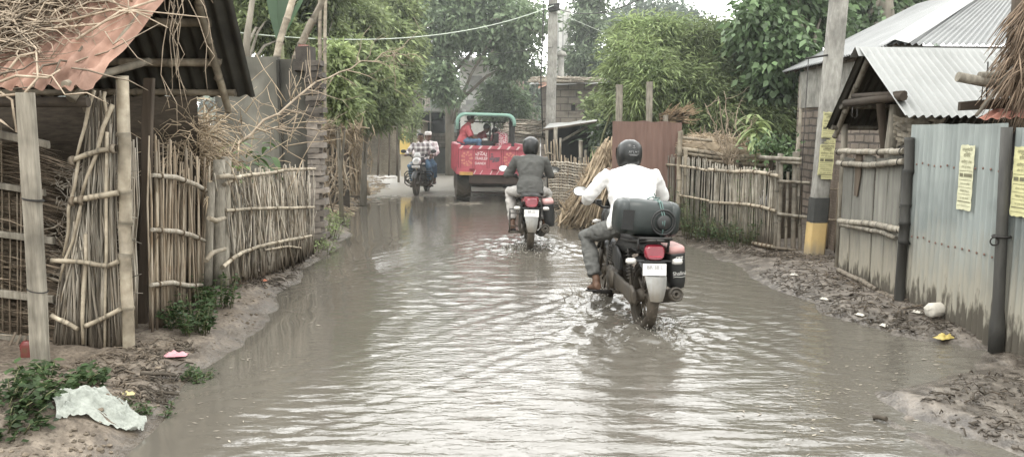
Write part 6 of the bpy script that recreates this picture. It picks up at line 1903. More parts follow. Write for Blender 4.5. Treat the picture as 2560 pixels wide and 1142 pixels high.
for px in (1395, 1407, 1419): part('window', panel(px - 2, 36, px + 2, 190, 45.97), m_greyroof, o)
# yellow shop with brown pitched roof
o = thing('yellow_shop', 'small yellow walled shop under a brown pitched roof', 'shop', P(1022, 432, 27).xy.to_3d())
part('wall', wallbox(1000, 1046, 300, 27, 3, 0), m_beige, o)
part('wall', panel(1000, 332, 1024, 385, 26.95, .06), m_yellow, o, 'bright yellow lower panel')
part('corner_post', panel(1043, 303, 1051, 345, 26.93, .1), m_white_wall, o)
mb = MB(); a, c, d = P(998, 276, 26.6), P(1030, 278, 26.6), P(1066, 306, 26.6)
mb.sheet(a - Vector((.5, 0, 0)), a - Vector((.5, -3.4, 0)), d.lerp(c, .0) + Vector((0, 3.4, 0)), d, 3, 3, dent=.02)
part('roof', mb, m_brownroof, o)
# dark open shop on a brick plinth
o = thing('dark_shop', 'dark open fronted stall standing on a grey brick plinth', 'shop', P(1088, 430, 29.5).xy.to_3d())
part('wall', panel(1052, 280, 1122, 335, 31, .1), m_inner_shade, o)  # flat panel, the stall's inner shade as near black colour
part('plinth', wallbox(1040, 1150, 332, 29.5, 1.6), brick_mat('grey_brick', (.36, .325, .285), (.20, .18, .155), (.13, .115, .10), 1.8), o)
part('roof', panel(1046, 272, 1160, 281, 30, 2.6), m_greyroof, o)
for px in (1076, 1052): part('post', panel(px - 1.5, 280, px + 1.5, 334, 29.6, .05), m_white_wall, o)
part('shutter', panel(1108, 290, 1146, 300, 29.9, .05), m_greyroof, o); part('shutter', panel(1108, 306, 1146, 312, 29.9, .05), m_greyroof, o)
mb = MB(); c = P(1098, 333, 29.7); mb.lathe([(0, 0), (.26, .0), (.28, .1), (.27, .42), (.18, .52), (.12, .54), (0, .54)], c, 'Z', 18, closed=False)
single('water_drum', mb, m_blackplastic, 'black rounded drum standing on the grey brick plinth', 'drum')
mb = MB(); a, c = P(1080, 432, 28.6), P(1124, 432, 28.6); a.z = c.z = .03
mb.sheet((a.x, 28.6, a.z), (c.x, 28.6, c.z), (c.x + .05, 28.9, 1.0), (a.x + .12, 28.9, .85), 8, 8, dent=.05, tint=1); mb.sheet((a.x + .12, 28.9, .85), (c.x + .05, 28.9, 1.0), (c.x, 29.6, 1.05), (a.x, 29.6, .95), 6, 6, dent=.05)
single('tarpaulin', mb, mat('dark_tarp', (.10, .105, .095), (.05, .053, .05), .6, 3), 'dark tarpaulin hung over a low stack in front of the brick plinth', 'tarpaulin')
mb = MB(); mb.box(P(1172, 395, 28), (1.1, .1, .1)); mb.sheet(*[Vector(v) for v in ((P(1150, 330, 29).x, 29, 0), (P(1350, 330, 29).x, 29, 0), (P(1350, 330, 29).x, 29, P(1350, 338, 29).z), (P(1150, 330, 29).x, 29, P(1150, 335, 29).z))], 10, 4, dent=.03)
single('brick_boundary', mb, m_mudwall, 'low mud brick boundary wall behind the tractor', 'wall')
# mat walls at the left bend
o = thing('mat_hut', 'hut of bamboo mat walls with overgrown top at the left bend', 'hut', P(950, 430, 22.5).xy.to_3d())
for i, (p0, p1, t0, yv, tt) in enumerate(((895, 946, 290, 22.3, .95), (950, 992, 300, 22.8, 1.7))):
    mb = panel(p0, t0, p1, 438, yv, .05, tt); part('mat_panel', mb, m_mat, o)
for px0, px1 in ((944, 952), (905, 905), (992, 993), (972, 974)):
    mb = MB(); stick(mb, P(px0, 440, 22.2), P(px1, 285, 22.2), .03, .01, 6); part('post', mb, m_dark_wood, o)
part('roof', panel(888, 282, 998, 291, 22.6, 1.6), m_thatch, o)

# mud brick house, right of the lane
YM = 23.0
o = thing('mud_house', 'windowless mud brick house with one small dark hole and flat brushwood roof', 'house', P(1440, 440, YM).xy.to_3d())
part('wall', wallbox(1392, 1545, 205, YM, 3), m_mudwall, o, 'coursed mud front, coloured lighter than the shade toned side')
a = P(1392, 205, YM); c = P(1352, 215, YM + 3)
mb = MB(); mb.sheet((c.x, YM + 2.6, 0), (a.x - .004, YM - .001, 0), (a.x - .004, YM - .001, a.z), (c.x, YM + 2.6, a.z), 2, 2); part('side_wall', mb, m_mudwall_shade, o)
part('smoke_hole', panel(1428, 262, 1438, 277, YM - .002, .02), m_inner_shade, o)  # flat panel, shade inside the hole as near black colour
mb = MB(); 
for r in ((1420, 252, 1446, 261), (1420, 278, 1446, 284), (1420, 261, 1427, 278), (1439, 261, 1446, 278)): panel(*r, YM - .012, .03, 1.1, mb)
part('hole_surround', mb, m_mudwall, o)
mb = MB(); mb.sheet(P(1322, 212, YM - .5), P(1545, 208, YM - .5), P(1530, 196, YM + 3), P(1335, 198, YM + 3.2), 30, 4, dent=.03); rf = part('roof', mb, m_greyroof, o)
mb = MB()
for i in range(70): stick(mb, P(rnd.uniform(1315, 1500), 200 + rnd.uniform(-7, 6), YM - rnd.uniform(-.8, .6)), P(rnd.uniform(1320, 1530), 197 + rnd.uniform(-5, 8), YM - rnd.uniform(-.8, .6)), rnd.uniform(.015, .03), .03)
part('brushwood', mb, m_grey_stick, rf)
mb = MB(); mb.sheet(P(1345, 222, YM - .6), P(1378, 208, YM - .6), P(1376, 198, YM), P(1348, 199, YM), 3, 3, dent=.02); part('rusty_patch', mb, m_rust, rf)
b = P(1475, 400, 19.8); b.z = .1
tree('climber', 'leafy climber spilling over the corner of the mud brick house', 'plant', b, [blob(1488, 262, 21, 18, 20), blob(1505, 300, 20.5, 24, 24), blob(1525, 330, 19.5, 22, 24), blob(1518, 375, 18.8, 16, 32)], 300, 16, .16, .075, .13, m_leafB, .03, t=(.5, 1.2), limbs=4)
# open lean-to
YL = 18.8
o = thing('lean_to', 'dark open lean to shed with sagging sheet roof beside the lane', 'shed', P(1420, 440, YL).xy.to_3d())
mb = MB(); mb.sheet(P(1356, 322, YL), P(1490, 302, YL), P(1500, 298, YL + 2.2), P(1375, 308, YL + 2.2), 14, 4, dent=.03, tint=.9); part('roof', mb, m_greyroof, o)
mb = MB(); mb.tube([P(1356, 326, YL), P(1490, 306, YL)], .035, 6); part('eave_beam', mb, m_dark_wood, o)
a, c = P(1368, 330, YL + 1.6), P(1500, 330, YL + 1.6)
mb = MB(); mb.sheet((a.x, YL + 1.6, 0), (c.x, YL + 1.6, 0), (c.x, YL + 1.6, 1.75), (a.x, YL + 1.6, 1.75), 2, 2); part('back_wall', mb, m_inner_shade, o)  # wall coloured near black for the deep shade inside
mb = MB(); mb.sheet((P(1498, 330, YL).x, YL, 0), (P(1498, 330, YL).x, YL + 1.6, 0), (P(1498, 330, YL).x, YL + 1.6, 1.8), (P(1498, 330, YL).x, YL, 1.8), 2, 2, tint=.6); part('side_wall', mb, m_mudwall_shade, o)
for px, t0, r in ((1366, 326, .04), (1388, 318, .05), (1400, 345, .03)):
    mb = MB(); mb.tube([P(px, 430, YL - .05), P(px + 1, t0, YL - .05)], r, 7); part('post', mb, m_post, o)
mb = MB(); mb.tube([P(1405, 352, YL + .1), P(1482, 308, YL + .4)], .035, 6); part('strut', mb, m_post, o)
o = thing('picket_screen', 'short row of leaning pale pickets before the dark lean to', 'fence', P(1395, 405, 18.0).xy.to_3d())
for i in range(7):
    px = 1364 + i * 5.6; mb = MB(); stick(mb, P(px + 4, 415, 18.0), P(px + rnd.uniform(-4, 3), rnd.uniform(345, 362), 18.0), .018, .008, 5); part('picket', mb, m_stick, o)
mb = MB(); mb.tube([P(1362, 388, 17.9), P(1372, 382, 17.9), P(1384, 388, 17.9)], .02, 6); part('rail', mb, m_bam, o)
for px, t0, r, lb in ((1451, 352, .045, 'taller bamboo stake beside the wattle wall'), (1463, 375, .028, 'shorter thin stake beside the wattle wall')):
    mb = MB(); bamboo(mb, [P(px, 440, 16.6), P(px + 1, t0, 16.6)], r, 8, 1.0, .3); single('stake', mb, m_post, lb, 'stake')
# wattle wall
o = thing('wattle_wall', 'low wattle wall of woven grey twigs on the right of the lane', 'fence', P(1420, 520, 16.2).xy.to_3d())
a, c = P(1372, 520, 16.4), P(1470, 520, 15.9); a.z = c.z = 0
mb = MB(); nst = 16
for r_ in range(17):
    z = .04 + r_ * .058
    pts = []
    for i in range(nst * 2 + 1):
        f = i / (nst * 2); q = a.lerp(c, f); pts.append(Vector((q.x, q.y + .045 * math.sin(i * math.pi / 2 * 2 + r_ * math.pi) * (1 if i % 2 else -1) * ((-1) ** (i // 2 + r_)), z + rnd.uniform(-.015, .015) + .02 * math.sin(f * 5))))
    mb.tube(pts, .024, 5, tn(.6, 1.25))
part('weave', mb, m_grey_stick, o)
for i in range(nst + 1):
    q = a.lerp(c, i / nst); mb = MB(); stick(mb, q, q + Vector((rnd.uniform(-.02, .02), 0, rnd.uniform(.98, 1.15))), .018, .005, 5); part('stake', mb, m_stick, o)
mb = MB()
for i in range(240):
    px = rnd.uniform(1292, 1362); py = 338 - abs(rnd.gauss(0, 14)); q = P(px, py, rnd.uniform(23.5, 25)); l = rnd.uniform(.4, 1.2)
    d = Vector((rnd.gauss(1, .3), rnd.gauss(0, .4), rnd.gauss(0, .16))).normalized(); mb.tube([q - d * l / 2, q + d * l / 2 + Vector((0, 0, rnd.uniform(-.08, .08)))], .02, 4, tn(.5, 1.3))
single('firewood_pile', mb, m_grey_stick, 'pile of dry firewood sticks heaped behind the tractor', 'firewood')

# utility pole at the centre + wires
o = thing('utility_pole', 'far concrete utility pole rising behind the lean to shed', 'pole', P(1385, 440, 21).xy.to_3d())
q0, q1 = P(1374, 440, 21), P(1388, -260, 21); q0.z = 0
part('pole_shaft', sqpost(q1, q0, .25, 1.0, .2), m_conc, o)
mb = MB(); 
for py in (28, 14): mb.tube([P(1372, py, 20.85), P(1400, py - 4, 20.85)], .03, 6)
mb.box(P(1384, 20, 20.85), (.32, .05, .14)); part('pole_clamp', mb, m_blackmetal, o)
mb = MB(); mb.tube([P(1357, 340, 20.9), P(1352, 200, 20.9), P(1362, -60, 20.9)], .018, 5); part('earth_wire', mb, m_tie, o)
o = thing('vent_pipe', 'short capped concrete vent pipe behind the mud brick roof', 'pipe', P(1402, 300, 27).xy.to_3d())
mb = MB(); mb.tube([P(1402, 300, 27), P(1402, 140, 27)], .11, 10); part('pipe_shaft', mb, m_conc, o)
mb = MB(); mb.lathe([(0, .18), (.14, .12), (.19, .0), (.0, -.02)], P(1404, 140, 27), 'Z', 14, closed=False); part('pipe_cap', mb, m_conc, o)
def wire(name, a, c, sag, r, m, lb):
    mb = MB(); pts = []
    for i in range(25):
        f = i / 24; q = Vector(a).lerp(Vector(c), f); q.z -= sag * 4 * f * (1 - f); pts.append(q)
    mb.tube(pts, r, 5); single(name, mb, m, lb, 'wire')
m_palewire = mat('pale_wire', (.62, .68, .58), None, .5, bump=0)
wire('power_wire', P(560, 78, 12.5), P(1384, 14, 20.8), .42, .011, m_palewire, 'pale wire sagging across the lane from the left to the far pole')
wire('power_wire', P(1386, 20, 20.8), P(1760, -120, 16), .55, .012, m_tie, 'dark wire sagging from the far pole to the right')
wire('power_wire', P(940, 140, 22), P(1384, 118, 20.8), .12, .008, m_tie, 'thin dark wire low in front of the lane tree')
wire('power_wire', P(1390, 30, 20.8), P(1720, 160, 20), .05, .007, m_palewire, 'thin pale wire running down right from the far pole')

# ------------------------------------------------------------------ maize-stalk stacks left
def stalk(mb, a, b, r, t):
    a, b = Vector(a), Vector(b); m = a.lerp(b, .5) + Vector((rnd.gauss(0, .03), rnd.gauss(0, .03), rnd.gauss(0, .02)))
    mb.tube([a, m, b], [r, r, r * .6], 5, t)
def stalk_leaves(mb, n, fn, L=.4, W=.03):
    c = np.array([fn() for _ in range(n)]); d = rng.normal(size=(n, 3)) * (.5, .4, .6); d[:, 2] -= .5
    mb.leaves(c, d, rng.uniform(.5, 1.2, n) * L, rng.uniform(.6, 1.4, n) * W, rng.uniform(.5, 1.4, n))
mb = MB(); ap = P(868, 300, 18.5)
for i in range(150):
    px = rnd.uniform(866, 925); f = P(px, 440 + rnd.uniform(-14, 20), 18.5 + rnd.uniform(-.6, .6)); f.z = .15
    e = P(rnd.uniform(846, 885), rnd.uniform(292, 345), 18.5 + rnd.uniform(-.3, .3)); k = rnd.uniform(.6, 1.05); stalk(mb, f, f.lerp(e, k), .016, tn(.6, 1.35))
stalk_leaves(mb, 700, lambda: P(rnd.gauss(885, 18), rnd.uniform(300, 440), 18.3 + rnd.gauss(0, .3)))
single('stalk_stack', mb, m_straw, 'cone of tan maize stalks stacked at the left bend', 'stalks')
o = thing('stalk_shelter', 'collapsing shelter roofed with dry maize stalks behind the brick wall end', 'shelter', P(840, 470, 15).xy.to_3d())
for a, c, r in (((862, 480), (866, 330), .05), ((806, 500), (812, 320), .04), ((850, 440), (852, 362), .03), ((826, 470), (838, 400), .03)):
    mb = MB(); stick(mb, P(*a, 14.8), P(*c, 14.8), r, .02, 6); part('post', mb, m_dark_wood, o)
mb = MB()
for i in range(130):
    q = P(rnd.uniform(800, 880), rnd.uniform(292, 340), rnd.uniform(14.3, 15.8)); d = Vector((rnd.gauss(1, .5), rnd.gauss(0, .5), rnd.gauss(-.4, .4))).normalized(); l = rnd.uniform(.3, .8); stalk(mb, q - d * l / 2, q + d * l / 2, .014, tn(.5, 1.4))
stalk_leaves(mb, 900, lambda: P(rnd.gauss(845, 24), rnd.gauss(325, 16), rnd.uniform(14.3, 15.5)), .38, .03)
part('stalk_roof', mb, m_straw, o)
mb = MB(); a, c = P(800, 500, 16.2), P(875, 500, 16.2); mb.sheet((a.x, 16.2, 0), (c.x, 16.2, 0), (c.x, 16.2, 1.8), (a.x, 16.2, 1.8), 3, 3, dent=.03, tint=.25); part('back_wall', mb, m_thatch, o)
mb = MB()
for i in range(60):
    q = P(rnd.uniform(800, 866), rnd.uniform(390, 500), 14.5); d = Vector((rnd.gauss(0, .5), rnd.gauss(0, .3), rnd.gauss(0, 1))).normalized(); l = rnd.uniform(.3, .9); stalk(mb, q - d * l / 2, q + d * l / 2, .014, tn(.6, 1.4))
part('side_sticks', mb, m_stick, o)
# ================================================================== right side of the lane
m_zinc = mat('zinc_sheet', (.245, .25, .245), (.175, .18, .177), .5, 1.6, (1, 1, 1), .05, metal=.15, spec=.5)
m_zinc_bright = mat('zinc_sheet_bright', (.31, .315, .305), (.23, .235, .225), .5, 2, (1, 1, 1), .05, metal=.1, spec=.5)
m_bluefence = mat('blue_grey_sheet', (.32, .35, .335), (.22, .245, .235), .6, 3, (5, 5, .35), .08, mud=(.92, (.33, .31, .255)), dark=.5)
m_plank = mat('gate_plank', (.235, .23, .20), (.145, .14, .122), .8, 5, (5, 5, .35), .35, mud=(.74, (.30, .275, .22)), dark=.25)
m_postdark = mat('wet_dark_post', (.070, .068, .060), (.035, .034, .031), .7, 5, (2, 2, .4), .3)
m_gbam = mat('grey_bamboo', (.39, .365, .31), (.20, .17, .125), .75, 26, (1, 1, .12), .35, 50, dark=.35, mud=(.36, (.16, .135, .105)))
m_poster = mat('poster_yellow', (.62, .60, .33), (.50, .475, .26), .75, 4, bump=.05)
m_posterp = mat('poster_pale', (.60, .595, .41), (.50, .49, .34), .75, 4, bump=.05)
m_ink2 = mat('poster_ink', (.20, .19, .12), None, .7, bump=0)
m_black_paint = mat('black_paint', (.045, .047, .045), (.07, .07, .065), .7, 6, bump=.3)
m_yellow_paint = mat('yellow_paint', (.62, .45, .20), (.52, .38, .18), .75, 3, bump=.3, mud=(.30, (.30, .25, .17)))
m_brickwall = brick_mat('weathered_brick', (.285, .235, .19), (.22, .18, .145), (.12, .10, .085), 1.0, 'yz', .30, .125, 1.1)
m_brickwall_x = brick_mat('weathered_brick_front', (.285, .235, .19), (.22, .18, .145), (.12, .10, .085), 1.0, 'xz', .30, .125, 1.1)
m_rustdark = mat('rust_screen', (.205, .130, .105), (.145, .09, .072), .8, 3, (4, 4, .4), .2, dark=.2)
m_redsheet = mat('red_oxide_sheet', (.42, .20, .15), (.32, .14, .105), .75, 4, bump=.2)
m_straw_dark = mat('old_thatch', (.28, .21, .15), (.13, .095, .068), .9, 9)

# ------------------------------------------------------------------ near utility pole with posters
YP = 9.85
o = thing('utility_pole', 'tall near concrete utility pole with yellow and black painted foot and yellow posters', 'pole', P(2033, 640, YP))
pb, pt_ = P(2033, 655, YP), P(2098, -10, YP); ptop = pb + (pt_ - pb) * 2.2
part('pole_shaft', sqpost(ptop, pb, .20, 1.0, .17), m_conc, o)
def onpole(py): 
    f = (py - 655) / (-10 - 655); return pb.lerp(pt_, f)
ax = (pt_ - pb).normalized()
for p0, p1, m, nm in ((660, 552, m_yellow_paint, 'painted band'), (550, 488, m_black_paint, 'painted band')):
    a, c = onpole(p0), onpole(p1); mb = MB(); mb.lofte([(a, .111, .097), (c, .110, .096)], 12, power=6, smooth=False); part('painted_band', mb, m, o, 'yellow painted foot' if m is m_yellow_paint else 'black painted band')
def poster(name, lb, M4, w, h, m, lines, torn=None, par=None):
    """lettered sheet in the xz plane of M4 (faces -y)"""
    mb = MB(); nx, nz_ = 8, 18
    vs = []
    for j in range(nz_ + 1):
        for i in range(nx + 1):
            x = -w / 2 + w * i / nx; z = -h / 2 + h * j / nz_
            if i in (0, nx): x += rnd.uniform(-.003, .003)
            if j in (0, nz_): z += rnd.uniform(-.006, .006)
            vs.append(M4 @ Vector((x, -.0035 - .0015 * math.sin(j * 1.7 + i), z)))
    fs = []
    for j in range(nz_):
        for i in range(nx):
            if torn and torn((i + .5) / nx, (j + .5) / nz_): continue
            q = j * (nx + 1) + i; fs.append((q, q + 1, q + nx + 2, q + nx + 1))
    mb.add(vs, fs, 1, 0, False)
    me_o = single(name, mb, m, lb, 'poster', 'yellow posters')
    base = me_o.location
    t2 = MB(); fade = rnd.uniform(.8, 1.25)
    for s, zf, sz, bd in lines:
        if s == '-':
            z = -h / 2 + h * zf; t2.add([M4 @ Vector((x, -.0065, z + dz)) for x, dz in ((-w * .44, 0), (w * .44, 0), (w * .44, sz), (-w * .44, sz))], [(0, 1, 2, 3)])
        elif s == '#':
            z = -h / 2 + h * zf
            for x0, x1 in ((-.42, -.18), (-.1, .44)):
                t2.add([M4 @ Vector((w * x, -.0065, z + dz)) for x, dz in ((x0, 0), (x1, 0), (x1, sz), (x0, sz))], [(0, 1, 2, 3)])
        else:
            t2.text(s, M4 @ XZ(0, -.0065, -h / 2 + h * zf), sz, bold=bd)
    if t2.n:
        t2.V = [v - np.array(base) for v in t2.V]
        part('poster_lettering', t2, m_ink2, me_o, local=True)
LINES = [('आयुर्वेदिक', .93, .042, 0), ('शिविर', .84, .050, 0), ('आरोग्य सेवा', .74, .036, 0), ('जाँच एवं उपचार', .66, .026, 0), ('-', .60, .004, 0), ('#', .51, .032, 0), ('-', .46, .004, 0),
         ('सोमवार से शनिवार', .40, .022, 0), ('-', .345, .003, 0), ('मोबाइल 94312', .29, .026, 0), ('-', .24, .003, 0), ('पता मुख्य बाजार', .18, .022, 0), ('-', .12, .008, 0), ('-', .06, .003, 0)]
def polemat(py):
    c = onpole(py); Z = ax; X = Vector((1, 0, 0)); X = (X - Z * X.dot(Z)).normalized(); Yd = Z.cross(X)
    m = Matrix((X, Yd, Z)).transposed().to_4x4(); m.translation = c + Vector((0, -.095, 0)); return m
poster('poster', 'upper torn yellow poster pasted on the near utility pole', polemat(318), .185, .44, m_poster, LINES, lambda u, v: v < .28 and u < .42 + .2 * math.sin(v * 30))
poster('poster', 'lower yellow poster on the near utility pole with a torn bottom corner', polemat(397), .185, .43, m_poster, LINES, lambda u, v: v < .12 and u < .3)
mb = MB(); mb.tube([onpole(140) + Vector((-.3, .1, 0)), onpole(135) + Vector((-.1, -.08, 0))], .012, 6); mb.tube([onpole(130) + Vector((-.27, .1, -.05)), P(2005, 420, YP), P(1996, 560, YP)], .006, 5)
part('stay_wire', mb, m_tie, o)

# ------------------------------------------------------------------ corrugated fence sheets and posts along x = XF
XF = 3.68
def zt(px, py): return PX(px, py, XF)
ya, yb_ = PX(2268, 500, XF).y, PX(2506, 500, XF).y
o = thing('sheet_fence', 'blue grey corrugated fence panel with one poster, splashed with mud', 'fence', (XF, (ya + yb_) / 2, .1))
mb = MB()
n0 = len(mb.V)
mb.sheet((XF, ya, .02), (XF, yb_, .02), (XF, yb_, zt(2508, 309).z), (XF, ya, zt(2285, 312).z + .0), 2, 30, .011, .076, .006, edge=.006, dscale=1.2)
part('sheet_panel', mb, m_bluefence, o)
for k in range(14):
    y = ya + (yb_ - ya) * (k + .5) / 14
    for z in (1.38, .72): part('nail', MB().ball((XF - .013, y, z + rnd.uniform(-.01, .01)), (.006, .011, .011), None, 8, 5), m_rustdark, o)
mb = MB(); mb.box((XF + .05, (ya + yb_) / 2, 1.35), (.06, ya - yb_, .06)); part('rail', mb, m_dark_wood, o)
o2_ = thing('sheet_fence', 'blue grey corrugated fence panel at the right edge of the picture', 'fence', (XF, 4.4, .1))
y2a, y2b = yb_ - .06, 2.2
mb = MB(); mb.sheet((XF + .02, y2a, .0), (XF + .02, y2b, .0), (XF + .02, y2b, zt(2530, 319).z), (XF + .02, y2a, zt(2530, 319).z), 2, 24, .011, .076, .006, edge=.006, dscale=1.2); part('sheet_panel', mb, m_bluefence, o2_)
for k in range(24):
    y = y2a + (y2b - y2a) * (k + .5) / 24; part('nail', MB().ball((XF + .007, y, 1.36), (.006, .011, .011), None, 8, 5), m_rustdark, o2_)
o = thing('fence_post', 'dark wet post joining the two blue grey corrugated panels', 'post', PX(2498, 868, XF))
mb = MB(); q = PX(2490, 880, XF - .04); tq = PX(2517, 318, XF - .04)
mb.lofte([(q.lerp(tq, f) + Vector((0, 0, 0)), w_, .040) for f, w_ in ((0, .055), (.12, .052), (.2, .036), (.6, .033), (1, .033))], 12, power=3); part('post_shaft', mb, m_postdark, o)
mb = MB(); mb.lathe([(.06, -.01), (.068, 0), (.06, .01)], q.lerp(tq, .52), 'Z', 12); mb.lathe([(.03 + .006 * math.cos(a), .006 * math.sin(a)) for a in [k * math.pi / 3 for k in range(6)]], q.lerp(tq, .5) + Vector((-.065, -.02, 0)), 'Y', 14); part('wire_tie', mb, m_tie, o)
def fencemat(px, py):
    c = PX(px, py, XF - .016); m = Matrix(((0, 1, 0), (-1, 0, 0), (0, 0, 1))).to_4x4()   # local -y -> world -x
    m.translation = c; return m
LW = [(s, z, k * .86, b_) for s, z, k, b_ in LINES]
poster('poster', 'narrow weathered yellow poster on the blue grey panel beside the dark wet post', fencemat(2415, 444), .20, .52, m_posterp, LW)
poster('poster', 'yellow poster cut by the right edge of the picture', fencemat(2556, 455), .22, .50, m_poster, LW)

# ------------------------------------------------------------------ plank gate
yl, yr = PX(2102, 560, XF).y, PX(2246, 560, XF).y
o = thing('plank_gate', 'closed gate of five tall grey planks held by crooked bamboo rails', 'gate', (XF, (yl + yr) / 2, .1))
N_ = 5
for k in range(N_):
    y0 = yl + (yr - yl) * k / N_ - .006; y1 = yl + (yr - yl) * (k + 1) / N_ + .006
    h = 1.40 + (.07 if k > 2 else 0) + rnd.uniform(-.05, .05); z0 = .06 + rnd.uniform(-.03, .02)
    mb = MB(); jx = rnd.uniform(-.008, .008)
    st_ = []
    for f in (0, .2, .5, .8, 1.0):
        wgl = rnd.uniform(-.006, .006)
        st_.append(((XF + jx, (y0 + y1) / 2 + wgl, z0 + (h - z0) * f), .011, abs(y1 - y0) / 2 * rnd.uniform(.95, 1.0)))
    mb.lofte(st_, 12, tn(.8, 1.2), power=7, smooth=False)
    v = mb.V[-1]; topm = v[:, 2] > h - .02; v[topm, 2] += (.03 * vnoise(v[topm, 1] * 25, 1.0))
    part('plank', mb, m_plank, o)
mb = MB(); y0 = yl + (yr - yl) * .28; mb.lofte([((XF - .02, y0 - .02, .98), .006, .04), ((XF - .02, y0 - .045, 1.2), .006, .07), ((XF - .02, y0 - .05, 1.44), .006, .08)], 10, power=6, smooth=False); part('patch_board', mb, m_dark_wood, o, 'short reddish patch board')
for pts, r in (([(2092, 378), (2180, 380), (2262, 378)], .030), ([(2096, 408), (2180, 414), (2262, 402)], .030), ([(2100, 553), (2180, 560), (2256, 575)], .031), ([(2104, 562), (2180, 575), (2210, 582), (2240, 596)], .024), ([(2096, 676), (2150, 700), (2192, 725)], .028), ([(2166, 728), (2205, 735), (2246, 746)], .028)):
    mb = MB(); bamboo(mb, [PX(px, py, XF - .055) for px, py in pts], r, 9, tn(.9, 1.15), .3); part('rail', mb, m_gbam, o)
mb = MB()
for px, py in ((2098, 380), (2200, 381), (2256, 379), (2110, 410), (2250, 405), (2250, 575)):
    c = PX(px, py, XF - .055); mb.lathe([(.034, -.008), (.038, 0), (.034, .008)], c, 'Y', 12)
part('wire_tie', mb, m_tie, o)
o = thing('gate_post', 'thick dark bamboo gate post between planks and blue grey panel', 'post', PX(2256, 752, XF))
mb = MB(); bamboo(mb, [PX(2248, 760, XF - .05), PX(2262, 560, XF - .05), PX(2274, 345, XF - .05)], .046, 10, 1.0, .4); part('post_shaft', mb, m_postdark, o)
mb = MB(); bamboo(mb, [PX(2240, 752, XF - .03), PX(2254, 560, XF - .03), PX(2262, 365, XF - .03)], .022, 8, 1.0, .4); part('hinge_pole', mb, m_postdark, o)

# ------------------------------------------------------------------ little gabled roof above the plank gate
ap = P(2147, 122, 8.25); XN = ap.x
ne = PX(2256, 292, XN - .02); fe = PX(2064, 322, XN); fe.x = XN; ne.x = XN
o = thing('gate_roof', 'small gabled roof of bright corrugated sheet over the plank gate', 'roof', (XN + .5, 8.2, .1))
RX_ = Vector((2.6, 0.35, 0))
mb = MB(); mb.sheet(ne + RX_, ne, ap, ap + RX_, 2, 26, .016, .085, .006, dscale=1.5); part('roof_sheet', mb, m_zinc_bright, o, 'bright front slope')
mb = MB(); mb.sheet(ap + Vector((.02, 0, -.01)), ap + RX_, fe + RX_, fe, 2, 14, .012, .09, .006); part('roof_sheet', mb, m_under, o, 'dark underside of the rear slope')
mb = MB(); up = Vector((0, 0, .02))
mb.sheet(ap + Vector((-.04, -.10, -.085)), ap + RX_ + Vector((0, -.10, -.085)), ap + RX_ + up, ap + Vector((-.04, 0, .02)), 2, 2); mb.sheet(ap + Vector((-.04, 0, .02)), ap + RX_ + up, ap + RX_ + Vector((0, .12, -.08)), ap + Vector((-.04, .12, -.08)), 2, 2); part('ridge_cap', mb, m_zinc_bright, o)
for f0, f1, x, r in ((.05, 1.04, .12, .032), (.1, 1.0, .75, .028)):
    mb = MB(); bamboo(mb, [ap.lerp(fe, f0) + Vector((x, 0, -.06)), ap.lerp(fe, f1) + Vector((x, 0, -.06))], r, 8, .75, .35); part('rafter', mb, m_gbam, o)
for f, x0 in ((.62, .04), (.9, .04)):
    mb = MB(); q = ap.lerp(fe, f) + Vector((x0, 0, -.07)); bamboo(mb, [q, q + Vector((1.6, .2, 0))], .026, 8, .6, .5); part('purlin', mb, m_gbam, o)
mb = MB(); q = P(2116, 256, 8.3); mb.tube([Vector((XN + .05, 8.62, q.z)), Vector((XN + .05, 7.35, q.z + .02))], .04, 8, .5); mb.tube([Vector((XN + .08, 8.5, q.z + .07)), Vector((XN + .08, 7.4, q.z + .05))], .03, 8, .5); part('tie_beam', mb, m_dark_wood, o)
for (px, py), (qx, qy), y, r, m in (((2212, 365), (2200, 255), 8.5, .05, m_dark_wood), ((2226, 365), (2238, 262), 7.85, .055, m_post), ((2248, 360), (2254, 275), 7.95, .05, m_post), ((2110, 380), (2112, 310), 8.9, .04, m_post)):
    a, c = P(px, py, y), P(qx, qy, y); a.z = .1
    mb = MB(); mb.tube([a, P(px, py, y), c], [r, r, r * .9], 8); part('post', mb, m, o)
mb = MB(); mb.tube([P(2132, 268, 8.3), P(2130, 290, 8.3), P(2136, 296, 8.3), P(2143, 292, 8.3), P(2143, 272, 8.3)], .006, 5); part('wire_hook', mb, m_tie, o)
# woven screen beneath the eave and a dark board standing for the void behind
o = thing('woven_screen', 'pale woven cane screen under the eave of the bright gate roof', 'screen', P(2290, 330, 7.5))
mb = MB()
for i in range(90):
    q = P(rnd.uniform(2256, 2345), rnd.uniform(296, 352), 7.5 + rnd.uniform(-.03, .03)); d = Vector((1, 0, rnd.choice((.45, -.3)) + rnd.gauss(0, .06))).normalized(); l = rnd.uniform(.07, .14); s = Vector((0, 0, .014))
    mb.add([q - d * l + s, q + d * l + s, q + d * l - s, q - d * l - s], [(0, 1, 2, 3)], tn(.6, 1.3))
mb.sheet(P(2250, 470, 7.55), P(2346, 470, 7.55), P(2346, 294, 7.55), P(2250, 294, 7.55), 2, 2, tint=.35)
part('woven_panel', mb, m_gbam, o)
mb = MB(); mb.box((4.9, 7.9, .85), (2.0, .05, 1.7)); single('shade_board', mb, m_inner_shade, 'dark back wall in the shade under the bright gate roof', 'wall')  # added dark board, its colour stands for shade under the roof

